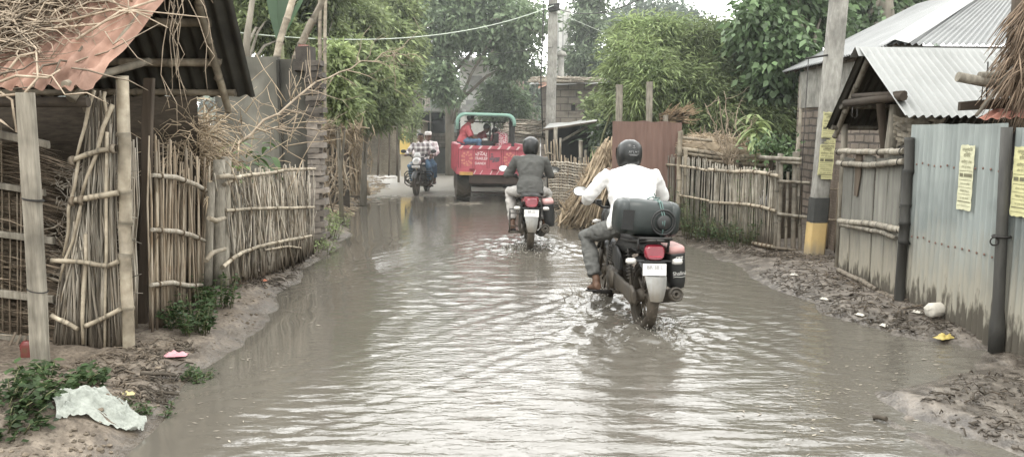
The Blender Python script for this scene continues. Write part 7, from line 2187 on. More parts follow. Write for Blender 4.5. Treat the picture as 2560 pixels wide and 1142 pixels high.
# ------------------------------------------------------------------ brick house with hipped sheet roof
K = P(2235, 110, 9.7); F = P(1955, 180, 14.4); zE = (K.z + F.z) / 2
K.z = F.z = zE
Rg = Vector((K.x + 2.75, K.y + 2.75, zE + 1.22)); R2 = Vector((K.x + 2.75, F.y + .25, zE + 1.22)); E = Vector((K.x + 6, K.y + .35, zE))
o = thing('brick_house', 'weathered brick house under a big pale grey hipped sheet roof', 'house', (K.x + 2, 12, 0))
mb = MB(); mb.sheet(F, K, Rg, R2, 2, 10, .016, .085, .006, dscale=.8); part('roof_sheet', mb, m_zinc, o, 'left slope')
mb = MB(); mb.sheet(K, E, E + Vector((0, 2.75, 1.22)), Rg, 2, 10, .016, .085, .006, dscale=.8); part('roof_sheet', mb, m_zinc, o, 'front slope')
mb = MB(); d = (Rg - K).normalized(); sN = Vector((-.12, .12, 0))
mb.sheet(K + Vector((-.02, -.02, .02)) + sN + Vector((0, 0, -.02)), Rg + sN + Vector((0, 0, -.01)), Rg + Vector((0, 0, .05)), K + Vector((0, 0, .055)), 2, 2); mb.sheet(K + Vector((0, 0, .055)), Rg + Vector((0, 0, .05)), Rg - sN + Vector((0, 0, -.01)), K - sN + Vector((0, 0, .0)), 2, 2); part('ridge_cap', mb, m_zinc_bright, o)
mb = MB(); mb.sheet(K + Vector((.03, .1, -.09)), E + Vector((0, .1, -.09)), E + Vector((0, .1, -.01)), K + Vector((.03, .1, -.01)), 2, 2); mb.sheet(K + Vector((.3, .25, -.14)), E + Vector((0, .25, -.14)), E + Vector((0, .25, -.05)), K + Vector((.3, .25, -.05)), 2, 2, tint=.8); part('eave_board', mb, m_greyroof, o)
xW = K.x + .38
mb = MB(); mb.box((xW + .12, (K.y + .5 + 13.7) / 2, zE / 2 + .04), (.22, 13.7 - K.y - .5, zE + .10)); part('wall', mb, m_brickwall, o)
mb = MB(); mb.box((xW + 3, 13.8, zE / 2 - .05), (6, .2, zE - .1)); part('wall', mb, m_brickwall_x, o)
mb = MB(); mb.box((xW - .005, (K.y + F.y) / 2, zE - .36), (.03, F.y - K.y - 1.2, .62), tint=.9); part('plaster_band', mb, m_conc, o)
mb = MB(); mb.box((xW + 3.1, K.y + .6, zE / 2 - .08), (6, .2, zE - .16)); part('wall', mb, m_brickwall_x, o)
mb = MB(); stick(mb, Vector((xW - .05, 13.75, 0)), Vector((xW + .02, 13.72, zE - .1)), .055, .01, 8, 4, 1.6); part('corner_post', mb, m_post, o)
mb = MB()
for k in range(6):
    q = F.lerp(K, k / 8) + Vector((.05, 0, -.03)); mb.tube([q, q + Vector((.9, 0, .38))], .03, 6, .6)
part('rafter', mb, m_dark_wood, o)

# woven brown mat fence behind the pole foot
o = thing('mat_fence', 'brown woven mat fence between the near utility pole and the plank gate', 'fence', P(2080, 610, 10.3))
a, c = P(2046, 610, 10.6), P(2118, 610, 9.6); a.z = c.z = .05
mb = MB(); mb.sheet(a, c, c + Vector((0, 0, 1.35)), a + Vector((0, 0, 1.32)), 6, 6, dent=.01); part('mat_panel', mb, brick_mat('brown_mat', (.27, .215, .165), (.20, .155, .12), (.10, .08, .06), 9.0, 'yz', .5, .32, .8), o)
for f in (.1, .4, .7, .95):
    mb = MB(); q = a.lerp(c, f) + Vector((-.04, -.02, 0)); stick(mb, q, q + Vector((0, 0, rnd.uniform(.6, 1.5))), .016, .01, 5, 4, .8); part('stake', mb, m_stick, o)
for py in (470, 548):
    mb = MB(); stick(mb, P(2050, py, 10.4), P(2110, py + 2, 9.6), .014, .008, 5, 4, .8); part('rail', mb, m_stick, o)

# ------------------------------------------------------------------ bamboo stick fences right of the road
def stick_fence(name, label, pa, pc, n, h0, h1, rails, r=.011, below=.05, wob=.03, t=(.75, 1.35), base_lift=0, m=m_gbam):
    o = thing(name, label, 'fence', (pa + pc) / 2)
    mb = MB(); D = (pc - pa)
    for i in range(n):
        f = (i + rnd.uniform(-.3, .3)) / n; q = pa + D * f; q.z = H(q.x, q.y) - below + (base_lift(f) if base_lift else 0)
        e = q + Vector((rnd.gauss(0, .02), rnd.gauss(0, .02), 0)); e.z = h0 + (h1 - h0) * f + rnd.uniform(-wob, wob)
        stick(mb, q, e, r * rnd.uniform(.7, 1.25), .008, 5, 3, rnd.uniform(*t))
    part('stick_infill', mb, m, o)
    for pts, rr in rails:
        m2 = MB(); bamboo(m2, pts, rr, 8, 1.15, .3); part('rail', m2, m_bam, o); lash(o, pts, rr, (.1, .3, .5, .7, .9))
    return o
fa, fb, fc = G(1702, 598), G(1782, 602), G(1948, 636)
fa2 = Vector((2.55, 12.9, 0)); fb = Vector((2.98, 11.7, 0)); fc = Vector((3.48, 10.15, 0))
def onf(a, c, px, py, off=.05):
    # meet the sight line with the upright plane of the fence
    d = ray(px, py); n = Vector((c.y - a.y, -(c.x - a.x), 0)).normalized()
    if n.x > 0: n = -n
    o_ = Vector((0, 0, CAMH)); t_ = ((a + n * off) - o_).dot(n) / d.dot(n); return o_ + d * t_
stick_fence('bamboo_fence', 'neat upright bamboo fence panel with wavy rails beside the near utility pole', fb, fc, 62, 1.16, 1.14,
            [([onf(fb, fc, 1772, 424), onf(fb, fc, 1830, 430), onf(fb, fc, 1880, 428), onf(fb, fc, 1948, 440)], .024), ([onf(fb, fc, 1776, 506), onf(fb, fc, 1860, 510), onf(fb, fc, 1900, 516), onf(fb, fc, 1940, 527)], .022), ([onf(fb, fc, 1882, 608), onf(fb, fc, 1935, 617)], .024)])
stick_fence('bamboo_fence', 'grubby bamboo fence panel half hidden by weeds behind the white shirted rider', fa2, fb, 46, 1.26, 1.22,
            [([onf(fa2, fb, 1655, 410), onf(fa2, fb, 1700, 415), onf(fa2, fb, 1740, 420), onf(fa2, fb, 1775, 428)], .018), ([onf(fa2, fb, 1700, 488), onf(fa2, fb, 1775, 502)], .016)], t=(.5, 1.05))
o = thing('bamboo_trellis', 'open bamboo frame of two rails and thin uprights next to the near utility pole', 'fence', P(1990, 620, 10.2))
for px0, px1, t0, r in ((1944, 1952, 385, .04), (1963, 1970, 430, .02), (1983, 1988, 380, .035), (2000, 1996, 420, .025), (1938, 1946, 400, .03)):
    a, c = P(px0, 632, 10.2), P(px1, t0, 10.2); a.z = .05
    mb = MB(); bamboo(mb, [a, c], r, 8, tn(.7, 1.1), .4); part('upright', mb, m_gbam, o)
for pts, r in (([(1945, 452), (2025, 458)], .02), ([(1940, 534), (2025, 545)], .022), ([(1936, 620), (2010, 628)], .022), ([(1948, 405), (2004, 408)], .024), ([(1900, 394), (2005, 398)], .028)):
    mb = MB(); bamboo(mb, [P(px, py, 10.15) for px, py in pts], r, 8, 1.0, .4); part('rail', mb, m_gbam, o)
mb = MB(); a = P(1940, 430, 11.2); c = P(2010, 430, 11.2); mb.sheet((a.x, 11.2, 0), (c.x, 11.2, 0), (c.x, 11.2, .95), (a.x, 11.2, .95), 6, 6, dent=.03, tint=.3); single('yard_screen', mb, m_thatch, 'shadowed matting behind the open bamboo frame', 'screen')  # dark tint stands for shadow behind the frame

# ------------------------------------------------------------------ straw platform
YS = 12.9
o = thing('straw_platform', 'bamboo platform heaped with tan straw behind the bamboo fences', 'platform', P(1810, 470, YS))
for pts, r in (([(1690, 370), (1760, 380), (1840, 392), (1935, 396)], .035), ([(1690, 380), (1760, 390), (1850, 398), (1940, 402)], .028), ([(1700, 345), (1780, 352)], .025), ([(1760, 402), (1850, 410), (1950, 415)], .03), ([(1855, 408), (1900, 395), (1930, 378)], .02)):
    mb = MB(); bamboo(mb, [P(px, py, YS - .4) for px, py in pts], r, 8, tn(.8, 1.15), .4); part('rail', mb, m_bam, o)
for px, t0 in ((1698, 328), (1712, 372), (1840, 395), (1930, 350)):
    a, c = P(px, 500, YS - .45), P(px + 2, t0, YS - .45); a.z = .1; mb = MB(); bamboo(mb, [a, c], .04, 8, .9, .4); part('post', mb, m_bam, o)
mb = MB()
a, c = P(1705, 372, YS - .35), P(1935, 398, YS - .35)
for i in range(1500):
    f = rnd.random(); q = a.lerp(c, f); top = .34 * math.sin(math.pi * (f * .88 + .06)) ** .8 - .12 * f
    q = q + Vector((0, rnd.uniform(0, 1.3), rnd.uniform(-.12, top))); d = Vector((rnd.gauss(0, 1), rnd.gauss(0, .6), rnd.gauss(-.1, .28))).normalized(); l = rnd.uniform(.12, .42)
    mb.tube([q - d * l / 2, q + Vector((0, 0, .02)), q + d * l / 2], .006, 3, tn(.6, 1.35))
b1 = a + Vector((0, .6, .05)); b2 = c + Vector((0, .6, .02))
mb.lofte([(b1.lerp(b2, f), .65, h, (0, 1, 0), (0, 0, 1)) for f, h in ((0, .05), (.2, .20), (.5, .24), (.8, .12), (1, .03))], 14, .8)
part('straw', mb, m_straw, o)
mb = MB(); mb.box(((a.x + c.x) / 2, YS + .6, .5), (c.x - a.x, .05, 1.0), tint=.25); part('shade_panel', mb, m_thatch, o)  # dark tinted panel standing for the shade under the platform
# dead shrub standing in the straw
mb = MB(); b0 = P(1828, 378, YS - .6); b0.z -= .25
for e in ((1762, 258), (1795, 240), (1815, 300), (1845, 270), (1852, 330), (1785, 320), (1810, 228), (1870, 345), (1745, 345), (1880, 300)):
    c = P(*e, YS - .6 + rnd.uniform(-.3, .3)); shrub_branch(mb, b0, c, .013, .004, 7, .28, .5, 1.1, .03, .005)
single('dead_shrub', mb, m_vine, 'leafless straw coloured shrub fanning up from the straw platform', 'shrub')
# small plants
for px, py, y, lb, s in ((1892, 322, 12.2, 'small plant with long whorled leaves behind the straw platform', .45), (1880, 300, 13.6, 'pale leaved plant against the dark bamboo', .4)):
    mb = MB(); mb2 = MB(); c = P(px, py, y)
    for i in range(26):
        a = rnd.uniform(0, 6.28); leaf_blade(mb, c + Vector((0, 0, rnd.uniform(-.25, .1))), (math.cos(a), math.sin(a), rnd.uniform(-.1, .7)), s * rnd.uniform(.6, 1), s * .16, .7, tn(.8, 1.5))
    mb2.tube([Vector((c.x, c.y, .1)), c], .014, 6); o = thing('garden_plant', lb, 'plant', (c.x, c.y, .1)); part('foliage', mb, m_leafC, o); part('stem', mb2, m_stem, o)
mb = MB(); mb2 = MB(); q = P(1930, 375, 10.9)
bamboo(mb2, [Vector((q.x, q.y, .1)), q], .045, 8, .7, .4)
c0 = np.array([[rnd.gauss(0, .14), rnd.gauss(0, .1), rnd.gauss(.02, .10)] for _ in range(420)]) + np.array(q)[None]
mb.leaves(c0, rng.normal(size=(420, 3)), rng.uniform(.05, .11, 420), rng.uniform(.03, .05, 420), rng.uniform(.5, 1.2, 420))
o = thing('mossy_post', 'stump post crowned with dark leaves at the end of the straw platform', 'post', (q.x, q.y, .1)); part('post_shaft', mb2, m_dark_wood, o); part('foliage', mb, m_leafD, o)

# ------------------------------------------------------------------ rusty screen, concrete posts, stalk heap
o = thing('rusty_screen', 'tall flat rusty brown sheet standing behind the white shirted rider', 'screen', P(1612, 520, 13.3))
mb = MB(); a, c = P(1528, 520, 12.8), P(1699, 520, 12.8)
mb.sheet((a.x, 12.8, .05), (c.x, 12.8, .05), (c.x, 12.8, P(1698, 306, 12.8).z), (a.x, 12.8, P(1531, 303, 12.8).z), 2, 16, .004, .10, .012, edge=.02); part('sheet_panel', mb, m_rustdark, o)
mb = MB(); bamboo(mb, [Vector((c.x + .02, 12.78, 0)), P(1702, 328, 12.78)], .04, 8, .9, .4); part('support_pole', mb, m_bam, o)
for i, (px, t0, y, w_, lb) in enumerate(((1549, 212, 14.2, .115, 'leaning weathered concrete post left of the pair above the rusty sheet'), (1624, 205, 14.0, .105, 'straight pale concrete post above the middle of the rusty sheet'), (1664, 288, 14.0, .08, 'short stub post above the right end of the rusty sheet'))):
    a = P(px - 6 if i == 0 else px - 2, 480, y); a.z = 0; single('concrete_post', sqpost(P(px, t0, y), a, w_), m_post, lb, 'post', 'posts above the rusty sheet')
mb = MB()
for i in range(760):
    bx = rnd.triangular(1380, 1545, 1440); f = P(bx, 540 + rnd.uniform(-25, 12), 13.4 + rnd.uniform(-.45, .6)); f.z = max(.02, H(f.x, f.y)) + rnd.uniform(0, .1)
    e = P(1528 + rnd.uniform(-14, 10) + (bx - 1470) * .15, rnd.uniform(335, 475), 13.3 + rnd.uniform(-.2, .2)); k = rnd.uniform(.4, 1.0)
    s0 = rnd.uniform(0, max(.01, 1 - k)) * .8; stalk(mb, f.lerp(e, s0), f.lerp(e, min(1, s0 + k)), rnd.uniform(.010, .018), tn(.6, 1.4))
stalk_leaves(mb, 1500, lambda: P(1395, 538, 13.3).lerp(P(1525, 365, 13.3), rnd.random() ** .8) + Vector((abs(rnd.gauss(0, .3)), rnd.uniform(-.2, .3), rnd.gauss(-.10, .10))), .42, .035)
single('stalk_heap', mb, m_straw, 'sloping heap of tan maize stalks leaning on the rusty sheet', 'stalks')
mb = MB()
for i in range(120):
    q = P(rnd.uniform(1645, 1700), 290 + rnd.uniform(-6, 16), 14.4); d = Vector((rnd.gauss(1, .3), 0, rnd.gauss(.3, .3))).normalized(); mb.tube([q, q + d * rnd.uniform(.15, .45)], .007, 3, tn())
single('straw_heap', mb, m_brown_straw, 'brownish straw poking up behind the rusty sheet', 'straw')

# ------------------------------------------------------------------ thatched eave at the right edge
o = thing('thatched_eave', 'ragged brown thatch eave with a red oxide sheet hanging in at the right edge', 'roof', (4.3, 6.2, 1.7))
mb = MB()
YT = 6.3
for i in range(1300):
    f = rnd.random(); top = P(2545 + rnd.uniform(-10, 110) + (1 - f) * 45, -40 + f * 215 + rnd.uniform(-20, 20), YT + rnd.uniform(-.3, .5))
    l = rnd.uniform(.2, .55); d = Vector((rnd.gauss(-.55, .28), rnd.gauss(-.2, .2), -1 + rnd.gauss(0, .2))).normalized()
    mb.tube([top, top + d * l * .6, top + d * l + Vector((0, 0, -.05))], [.007, .006, .002], 3, tn(.5, 1.5))
for i in range(60):
    top = P(2535 + rnd.uniform(0, 40), 235 + rnd.uniform(-20, 20), YT); mb.tube([top, top + Vector((rnd.gauss(-.03, .05), 0, -rnd.uniform(.1, .38)))], [.006, .002], 3, tn(.5, 1.2))
part('thatch', mb, m_straw_dark, o)
mb = MB(); mb.tube([P(2545, 110, YT + .15), P(2558, 20, YT + .2), P(2562, -60, YT + .2)], .085, 9, .8); part('roof_post', mb, m_dark_wood, o)
for pts, r, t_ in (([(2394, 192), (2460, 205), (2560, 212)], .040, .8), ([(2448, 190), (2500, 188), (2600, 180)], .032, .7)):
    mb = MB(); mb.tube([P(px, py, YT) for px, py in pts], r, 9, t_); part('purlin', mb, m_post, o)
mb = MB(); q0, q1 = P(2398, 266, YT + .1), P(2560, 255, YT + .1); mb.lofte([(q0, .02, .036, (0, 1, 0), (0, 0, 1)), (q0.lerp(q1, .5), .02, .042, (0, 1, 0), (0, 0, 1)), (q1, .02, .042, (0, 1, 0), (0, 0, 1))], 10, .55, power=6, smooth=False); part('eave_board', mb, m_dark_wood, o)
mb = MB(); mb.tube([P(2440, 290, YT - .05), P(2500, 215, YT - .05), P(2560, 130, YT - .05)], .014, 7, .7); part('rafter', mb, m_gbam, o)
mb = MB(); mb.sheet(P(2442, 300, YT - .1), P(2620, 290, YT - .3), P(2640, 235, YT + .5), P(2535, 238, YT + .5), 2, 8, .010, .08, .012, edge=.015); part('roof_sheet', mb, m_redsheet, o, 'red oxide sheet')
mb = MB(); mb.tube([P(2470, 155, YT + .05), P(2466, 250, YT + .05)], .006, 5); mb.tube([P(2458, 210, YT + .05), P(2453, 250, YT + .05)], .005, 5); mb.tube([P(2470, 185, YT + .1), P(2560, 90, YT + .1)], .004, 5); part('hanging_wire', mb, m_tie, o)
# ================================================================== weeds, litter and loose things on the banks
def weed(label, px, py, n, rad, h, L, group, m=None, t=(.6, 1.35), y=None, cat='weed'):
    q = G(px, py) if y is None else P(px, py, y)
    if y is not None: q.z = H(q.x, q.y)
    o = thing('weed', label, cat, q, None, group)
    ms = MB()
    C, D = [], []
    k = max(5, n // 14)
    for i in range(k):
        a = rnd.uniform(0, 6.28); r = rad * math.sqrt(rnd.random()) * .7; b0 = q + Vector((math.cos(a) * r, math.sin(a) * r, 0)); b0.z = H(b0.x, b0.y) - .01
        e = b0 + Vector((math.cos(a) * rad * .45 * rnd.random(), math.sin(a) * rad * .45 * rnd.random(), h * rnd.uniform(.45, 1.05)))
        ms.tube([b0, b0.lerp(e, .5) + Vector((0, 0, .02)), e], [.004, .0035, .002], 4, tn())
        for j in range(14):
            f = rnd.uniform(.25, 1.05); p = b0.lerp(e, f) + Vector((rnd.gauss(0, .02), rnd.gauss(0, .02), rnd.gauss(0, .012)))
            C.append(p); an = rnd.uniform(0, 6.28); D.append((math.cos(an), math.sin(an), rnd.uniform(-.2, .5)))
    N = len(C)
    ml = MB(); ml.leaves(np.array(C), np.array(D), L * rng.uniform(.6, 1.3, N), L * .55 * rng.uniform(.7, 1.2, N), rng.uniform(t[0], t[1], N), up=.5)
    part('foliage', ml, m or m_weed, o); part('stem', ms, m_stem, o)
GL, GR = 'weeds along the left bank', 'weeds along the right fence'
weed('bushy green weed on the bank below the split timber posts', 540, 770, 420, .20, .30, .055, GL)
weed('dark leafy weed between stick gate and pink packet', 480, 830, 420, .22, .24, .055, GL, t=(.4, 1.0))
weed('weed at the foot of the upright stick gate', 500, 800, 200, .16, .26, .05, GL, t=(.5, 1.1))
weed('small weed tuft at the water edge below the pink packet', 490, 950, 240, .13, .10, .035, GL, t=(.5, 1.1))
weed('low weeds spreading behind the pale crumpled sack', 150, 958, 460, .30, .11, .06, GL, t=(.5, 1.1))
weed('low weeds at the left edge of the mud heap', 25, 1000, 320, .22, .12, .055, GL, t=(.35, .9))
weed('dark weeds at the very left of the picture', 10, 1065, 260, .2, .10, .05, GL, t=(.3, .8))
weed('short grassy weed near the water right of the sack', 380, 1020, 160, .16, .06, .03, GL, t=(.5, 1.0))
weed('green weed bush at the brick end of the plastered wall', 815, 590, 560, .32, .42, .05, GL, m_leafC, (.7, 1.5))
weed('green weed below the reed fence by the water', 795, 625, 320, .26, .22, .045, GL, m_leafC, (.6, 1.3))
weed('weed creeping on the brick wall foot', 850, 560, 260, .26, .24, .045, GL, m_leafC, (.7, 1.5))
for px, py, n, h, lb in ((1700, 575, 460, .75, 'tall dusty weed beside the rider with the jerrycan'), (1735, 590, 420, .62, 'dusty weed in front of the grubby bamboo fence'), (1775, 600, 380, .42, 'dusty weed between the two bamboo fence panels'),
                         (1815, 605, 360, .34, 'dusty weed low before the neat bamboo fence'), (1860, 615, 340, .42, 'dusty weed by the lower rail of the neat bamboo fence'), (1680, 545, 380, .8, 'tall dusty weed farthest up the right fence'), (1720, 555, 300, .9, 'tall dusty weed touching the grubby bamboo fence')):
    weed(lb, px, py, n, .30, h, .045, GR, m_weed, (.45, 1.0))
weed('bright green weed showing through the neat bamboo fence', 1862, 560, 300, .22, .95, .06, GR, m_fresh, (.6, 1.2), y=11.6)

# crumpled white sack on the mud heap
m_sack = mat('sack_white', (.42, .44, .395), (.25, .265, .235), .7, 22, bump=.9, bscale=35, trans=.1)
a = [G(120, 1010), G(215, 985), G(320, 1010), G(372, 1062)]
b_ = [G(135, 1052), G(215, 1055), G(285, 1072), G(345, 1088)]
mb = MB()
def fsack(u, v):
    up = np.array([np.interp(u, [0, .33, .7, 1], [p[i] for p in a]) for i in range(3)]).T; lo = np.array([np.interp(u, [0, .33, .7, 1], [p[i] for p in b_]) for i in range(3)]).T
    p = lo * (1 - v)[:, None] + up * v[:, None]
    zz2 = hz(p[:, 0], p[:, 1])
    fold = fbm(p[:, 0] * 7 + 2, p[:, 1] * 9, 1, 4)
    p[:, 0] += .03 * vnoise(p[:, 0] * 14, p[:, 1] * 14, 4); p[:, 1] += .02 * vnoise(p[:, 0] * 11, p[:, 1] * 9, 8)
    p[:, 2] = zz2 + .008 + .028 * (1 - np.abs(fold) * 2.2).clip(0, 1) + .014 * (1 - np.abs(fbm(p[:, 0] * 19, p[:, 1] * 24, 3, 3)) * 2).clip(0, 1) + .02 * np.exp(-((v - .75) / .22) ** 2)
    return p
mb.grid(110, 70, fsack)
single('plastic_sack', mb, m_sack, 'crumpled pale plastic sack draped over the mud heap in the near left corner', 'sack')
# pink packet, red wrapper, other litter
def flatbag(name, label, cat, q, sx, sy, h, rot, m, wr=9, tintv=1.0):
    mb = MB(); Rm = Matrix.Rotation(rot, 3, 'Z')
    def fn(s):
        def f(u, v):
            x = (u - .5) * sx; y = (v - .5) * sy; e = (np.clip(np.sin(np.pi * u), 0, 1) * np.clip(np.sin(np.pi * v), 0, 1)) ** .8
            z = s * h * e * (.7 + .55 * fbm(u * wr * .55, v * wr * .55, 3.1 * s, 3)); x = x + .06 * sx * vnoise(v * 5, u * 5, 1); y = y + .08 * sy * vnoise(u * 6, v * 4, 2)
            p = np.stack([x, y, z], 1) @ np.array(Rm).T + np.array(q)[None] + np.array([0, 0, h * .5]); return p
        return f
    mb.grid(18, 14, fn(1)); mb.grid(18, 14, fn(-.5)); return single(name, mb, m, label, cat)
m_pink = mat('pink_foil', (.52, .20, .24), (.58, .36, .37), .35, 9, bump=.2)
m_redfoil = mat('red_foil', (.20, .035, .045), (.12, .07, .045), .25, 14, bump=.4)
m_pale_litter = mat('pale_litter', (.60, .57, .50), (.45, .42, .37), .8, 12)
m_yellow_bag = mat('yellow_bag', (.50, .40, .13), (.38, .30, .10), .4, 9, bump=.3)
flatbag('wrapper', 'faded pink packet lying on the bank beside the weeds', 'litter', G(440, 893), .16, .08, .035, .15, m_pink)
q = P(68, 880, 5.2); mb = MB(); mb.lofte([(q + Vector((rnd.uniform(-.008, .008), 0, z)), rx, .02) for z, rx in ((-.08, .03), (-.05, .042), (0, .035), (.05, .045), (.08, .025))], 9, power=3)
single('wrapper', mb, m_redfoil, 'shiny red wrapper hanging beside the square front post', 'litter')
flatbag('plastic_bag', 'crumpled yellow plastic bag at the foot of the blue grey fence', 'litter', G(2360, 850), .17, .09, .035, .4, m_yellow_bag)
mb = MB(); q = G(2340, 796, .04); mb.lathe([(0, -.09), (.05, -.088), (.062, -.07), (.060, .03), (.05, .06), (.0, .075)], q + Vector((0, 0, .035)), 'X', 16, closed=False, rot=Matrix.Rotation(R(20), 3, 'Z')); mb.V[-1] += .006 * rng.normal(size=mb.V[-1].shape) * .6
single('plastic_bottle', mb, m_pale_litter, 'whitish squashed container lying against the foot of the blue grey fence', 'litter')
for px, py, lb in ((1662 + 500, 1083, 'white scrap floating in the water near the bottom right'), (2060, 751, 'white paper scrap on the mud before the plank gate'), (2150, 790, 'pale torn scrap on the mud below the plank gate'), (2292, 785, 'small white lump beside the squashed container'),
                   (1985, 690, 'white scrap at the mud edge left of the plank gate'), (320, 990, 'yellowish scrap near the crumpled sack'), (2210, 818, 'pale plastic strip on the mud below the blue grey fence'), (660, 705, 'orange scrap on the sand below the reed fence')):
    m = m_pale_litter if 'orange' not in lb and 'yellow' not in lb else (mat('orange_scrap', (.55, .20, .12), None, .6) if 'orange' in lb else m_yellow_bag if False else mat('yellow_scrap', (.55, .48, .25), None, .7))
    flatbag('scrap', lb, 'litter', G(px, py), .08, .05, .02, rnd.uniform(0, 3), m)
for a_, c_, r, lb in (((2182, 1052), (2215, 1062), .014, 'short black stick lying in the shallow water at bottom right'), ((350, 940), (440, 952), .012, 'pale cane lying on the mud behind the sack'), ((690, 672), (735, 655), .02, 'dark stub of wood at the water edge by the reed fence'),
                   ((400, 985), (448, 1003), .010, 'pale split cane at the water edge right of the sack'), ((2255, 775), (2320, 768), .008, 'thin pale stick on the mud by the gate post')):
    mb = MB(); a, c = G(*a_), G(*c_); a.z = max(a.z, 0) + .015; c.z = max(c.z, 0) + .03; mb.tube(jl(a, c, 4, .008), r, 6, .4 if 'black' in lb or 'dark' in lb else 1.2); single('loose_stick', mb, m_stick, lb, 'stick')
mb = MB(); q = G(2272, 1055, .01); mb.ball(q, (.035, .03, .03), None, 9, 7); mb.V[-1] += rng.normal(size=mb.V[-1].shape) * .003; single('stone', mb, m_oldbrick, 'dark stone at the edge of the near right mud', 'stone')

def litter(label, poly, n, L, cat='litter', m=None, leafy=.5, t=(.4, 1.2), r=.004):
    """ground scatter inside a picture polygon given as rows (py, px0, px1)"""
    mb = MB(); C, D = [], []
    for i in range(n):
        f = rnd.random() * (len(poly) - 1); k = int(f); f -= k
        py = poly[k][0] + (poly[k + 1][0] - poly[k][0]) * f; x0 = poly[k][1] + (poly[k + 1][1] - poly[k][1]) * f; x1 = poly[k][2] + (poly[k + 1][2] - poly[k][2]) * f
        q = G(rnd.uniform(x0, x1), py)
        if q.z < .004: continue
        a = rnd.uniform(0, 6.28); d = Vector((math.cos(a), math.sin(a), rnd.uniform(-.05, .25)))
        if rnd.random() < leafy:
            C.append(q + Vector((0, 0, .008))); D.append(d)
        else:
            l = L * rnd.uniform(.4, 1.6); e = q + d * l; e.z = H(e.x, e.y) + rnd.uniform(.004, .03); mb.tube([q + Vector((0, 0, .006)), q.lerp(e, .5) + Vector((0, 0, rnd.uniform(.005, .03))), e], r * rnd.uniform(.6, 1.5), 4, rnd.uniform(*t))
    if C:
        N = len(C); mb.leaves(np.array(C), np.array(D), rng.uniform(.03, .10, N), rng.uniform(.008, .03, N), rng.uniform(t[0], t[1] * 1.2, N), up=.3)
    single('ground_litter', mb, m or m_stick, label, cat, kind='stuff')
litter('straw and twig litter on the near left bank', [(860, 330, 480), (920, 150, 480), (960, 130, 460), (1010, 240, 430)], 480, .08, t=(.3, 1.0))
litter('twigs and chaff below the reed fence', [(640, 740, 790), (690, 560, 740), (720, 550, 690)], 420, .09)
litter('pale straw debris under the stalk stacks', [(440, 880, 960), (470, 820, 960), (500, 800, 900), (540, 800, 880)], 900, .25, m=m_straw, r=.009)
litter('wet leaf litter and chaff before the plank gate', [(640, 1960, 2100), (690, 1900, 2100), (730, 1960, 2240), (780, 2050, 2330), (830, 2200, 2420)], 750, .07, t=(.15, .7), r=.0035)
litter('chaff on the near right mud', [(930, 2420, 2560), (1000, 2300, 2560), (1080, 2260, 2560)], 90, .06, t=(.12, .5))
litter('leaf litter beneath the neat bamboo fence', [(590, 1690, 1780), (630, 1800, 1960), (650, 1960, 2100)], 500, .09, t=(.3, 1.1))
litter('loose stalks at the foot of the sloping stalk heap', [(515, 1400, 1500), (545, 1380, 1530)], 300, .25, m=m_straw, r=.009)

# loose clods and pebbles pressed into the mud
def clods(label, rects, n, rmax):
    mb = MB()
    for i in range(n):
        py, p0, p1 = rnd.choice(rects); q = G(rnd.uniform(p0, p1), py + rnd.uniform(-22, 22))
        if q.z < .012: continue
        r = rmax * rnd.random() ** 2.2 + .006
        mb.ball(q + Vector((0, 0, r * .15)), (r * rnd.uniform(.8, 1.4), r * rnd.uniform(.8, 1.4), r * rnd.uniform(.4, .75)), None, 7, 5, tn(.55, 1.15), smooth=True)
        mb.V[-1] += rng.normal(size=mb.V[-1].shape) * r * .14
    single('mud_clods', mb, m_clod, label, 'mud', kind='stuff')
m_clod = mat('mud_clod', (.25, .205, .155), (.12, .098, .073), .9, 14, bump=.5, bscale=60)
_ = 0
clods('clods of earth on the near left bank', [(870, 340, 540), (910, 150, 500), (960, 130, 470), (1010, 250, 430), (1070, 0, 300), (1110, 0, 290), (1130, 0, 280), (800, 560, 640), (740, 580, 680), (700, 600, 720)], 260, .012)
m_clod2 = mat('wet_clod', (.15, .128, .105), (.065, .055, .045), .45, 14, bump=.5, bscale=60)
m_clod = m_clod2
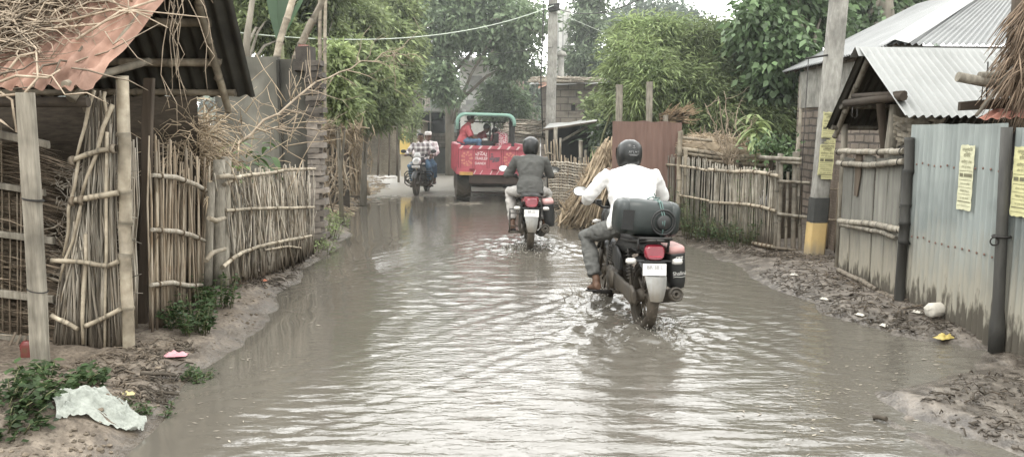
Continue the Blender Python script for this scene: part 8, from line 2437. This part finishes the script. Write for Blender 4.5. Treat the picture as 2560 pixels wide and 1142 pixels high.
clods('wet clods on the right hand mud', [(680, 1920, 2100), (720, 1940, 2200), (760, 2000, 2280), (800, 2100, 2380), (830, 2200, 2440), (950, 2380, 2560), (1000, 2300, 2560), (1060, 2300, 2560), (1110, 2320, 2560)], 420, .013)

# scum, straw bits and foam flecks afloat
def flecks(label, rects, n, L, t=(.5, 1.3), m=None):
    C, D = [], []
    for i in range(n):
        py, p0, p1, dy = rnd.choice(rects); d = ray(rnd.uniform(p0, p1), py + rnd.gauss(0, dy)); q = Vector((0, 0, CAMH)) + d * (-CAMH / d.z)
        if H(q.x, q.y) > -.004: continue
        zz3 = float(wave(np.array([q.x]), np.array([q.y]))[0]); C.append((q.x, q.y, zz3 + .004)); a = rnd.gauss(0, .5); D.append((math.cos(a), math.sin(a), 0))
    N = len(C); mb = MB()
    c = np.array(C); d = np.array(D); d /= np.linalg.norm(d, axis=1, keepdims=True); s = np.stack([-d[:, 1], d[:, 0], 0 * d[:, 0]], 1)
    Lx = L * rng.uniform(.3, 1.4, N)[:, None]; Wx = Lx * rng.uniform(.12, .5, N)[:, None]
    v = np.stack([c - d * Lx / 2, c + s * Wx / 2 - d * Lx * .1, c + d * Lx / 2, c - s * Wx / 2 + d * Lx * .12], 1).reshape(-1, 3)
    mb.add(v, [np.arange(N * 4).reshape(N, 4)], np.repeat(rng.uniform(t[0], t[1], N), 4))
    single('floating_scum', mb, m or m_scum, label, 'scum', kind='stuff')
m_scum = mat('floating_scum', (.36, .325, .265), (.22, .19, .15), .7, 20, bump=0)
flecks('pale scum and straw bits floating by the left bend', [(492, 880, 1000, 6), (505, 880, 960, 5), (510, 1090, 1200, 3)], 160, .22)
flecks('specks of scum floating in the shallows near the right mud', [(1040, 1800, 2150, 22), (1085, 1960, 2300, 25), (980, 1950, 2250, 14), (905, 2050, 2350, 16)], 230, .035)
flecks('specks of scum drifting along the near left bank', [(900, 600, 720, 40), (1040, 470, 640, 50), (760, 700, 820, 30), (680, 780, 900, 20)], 110, .035)
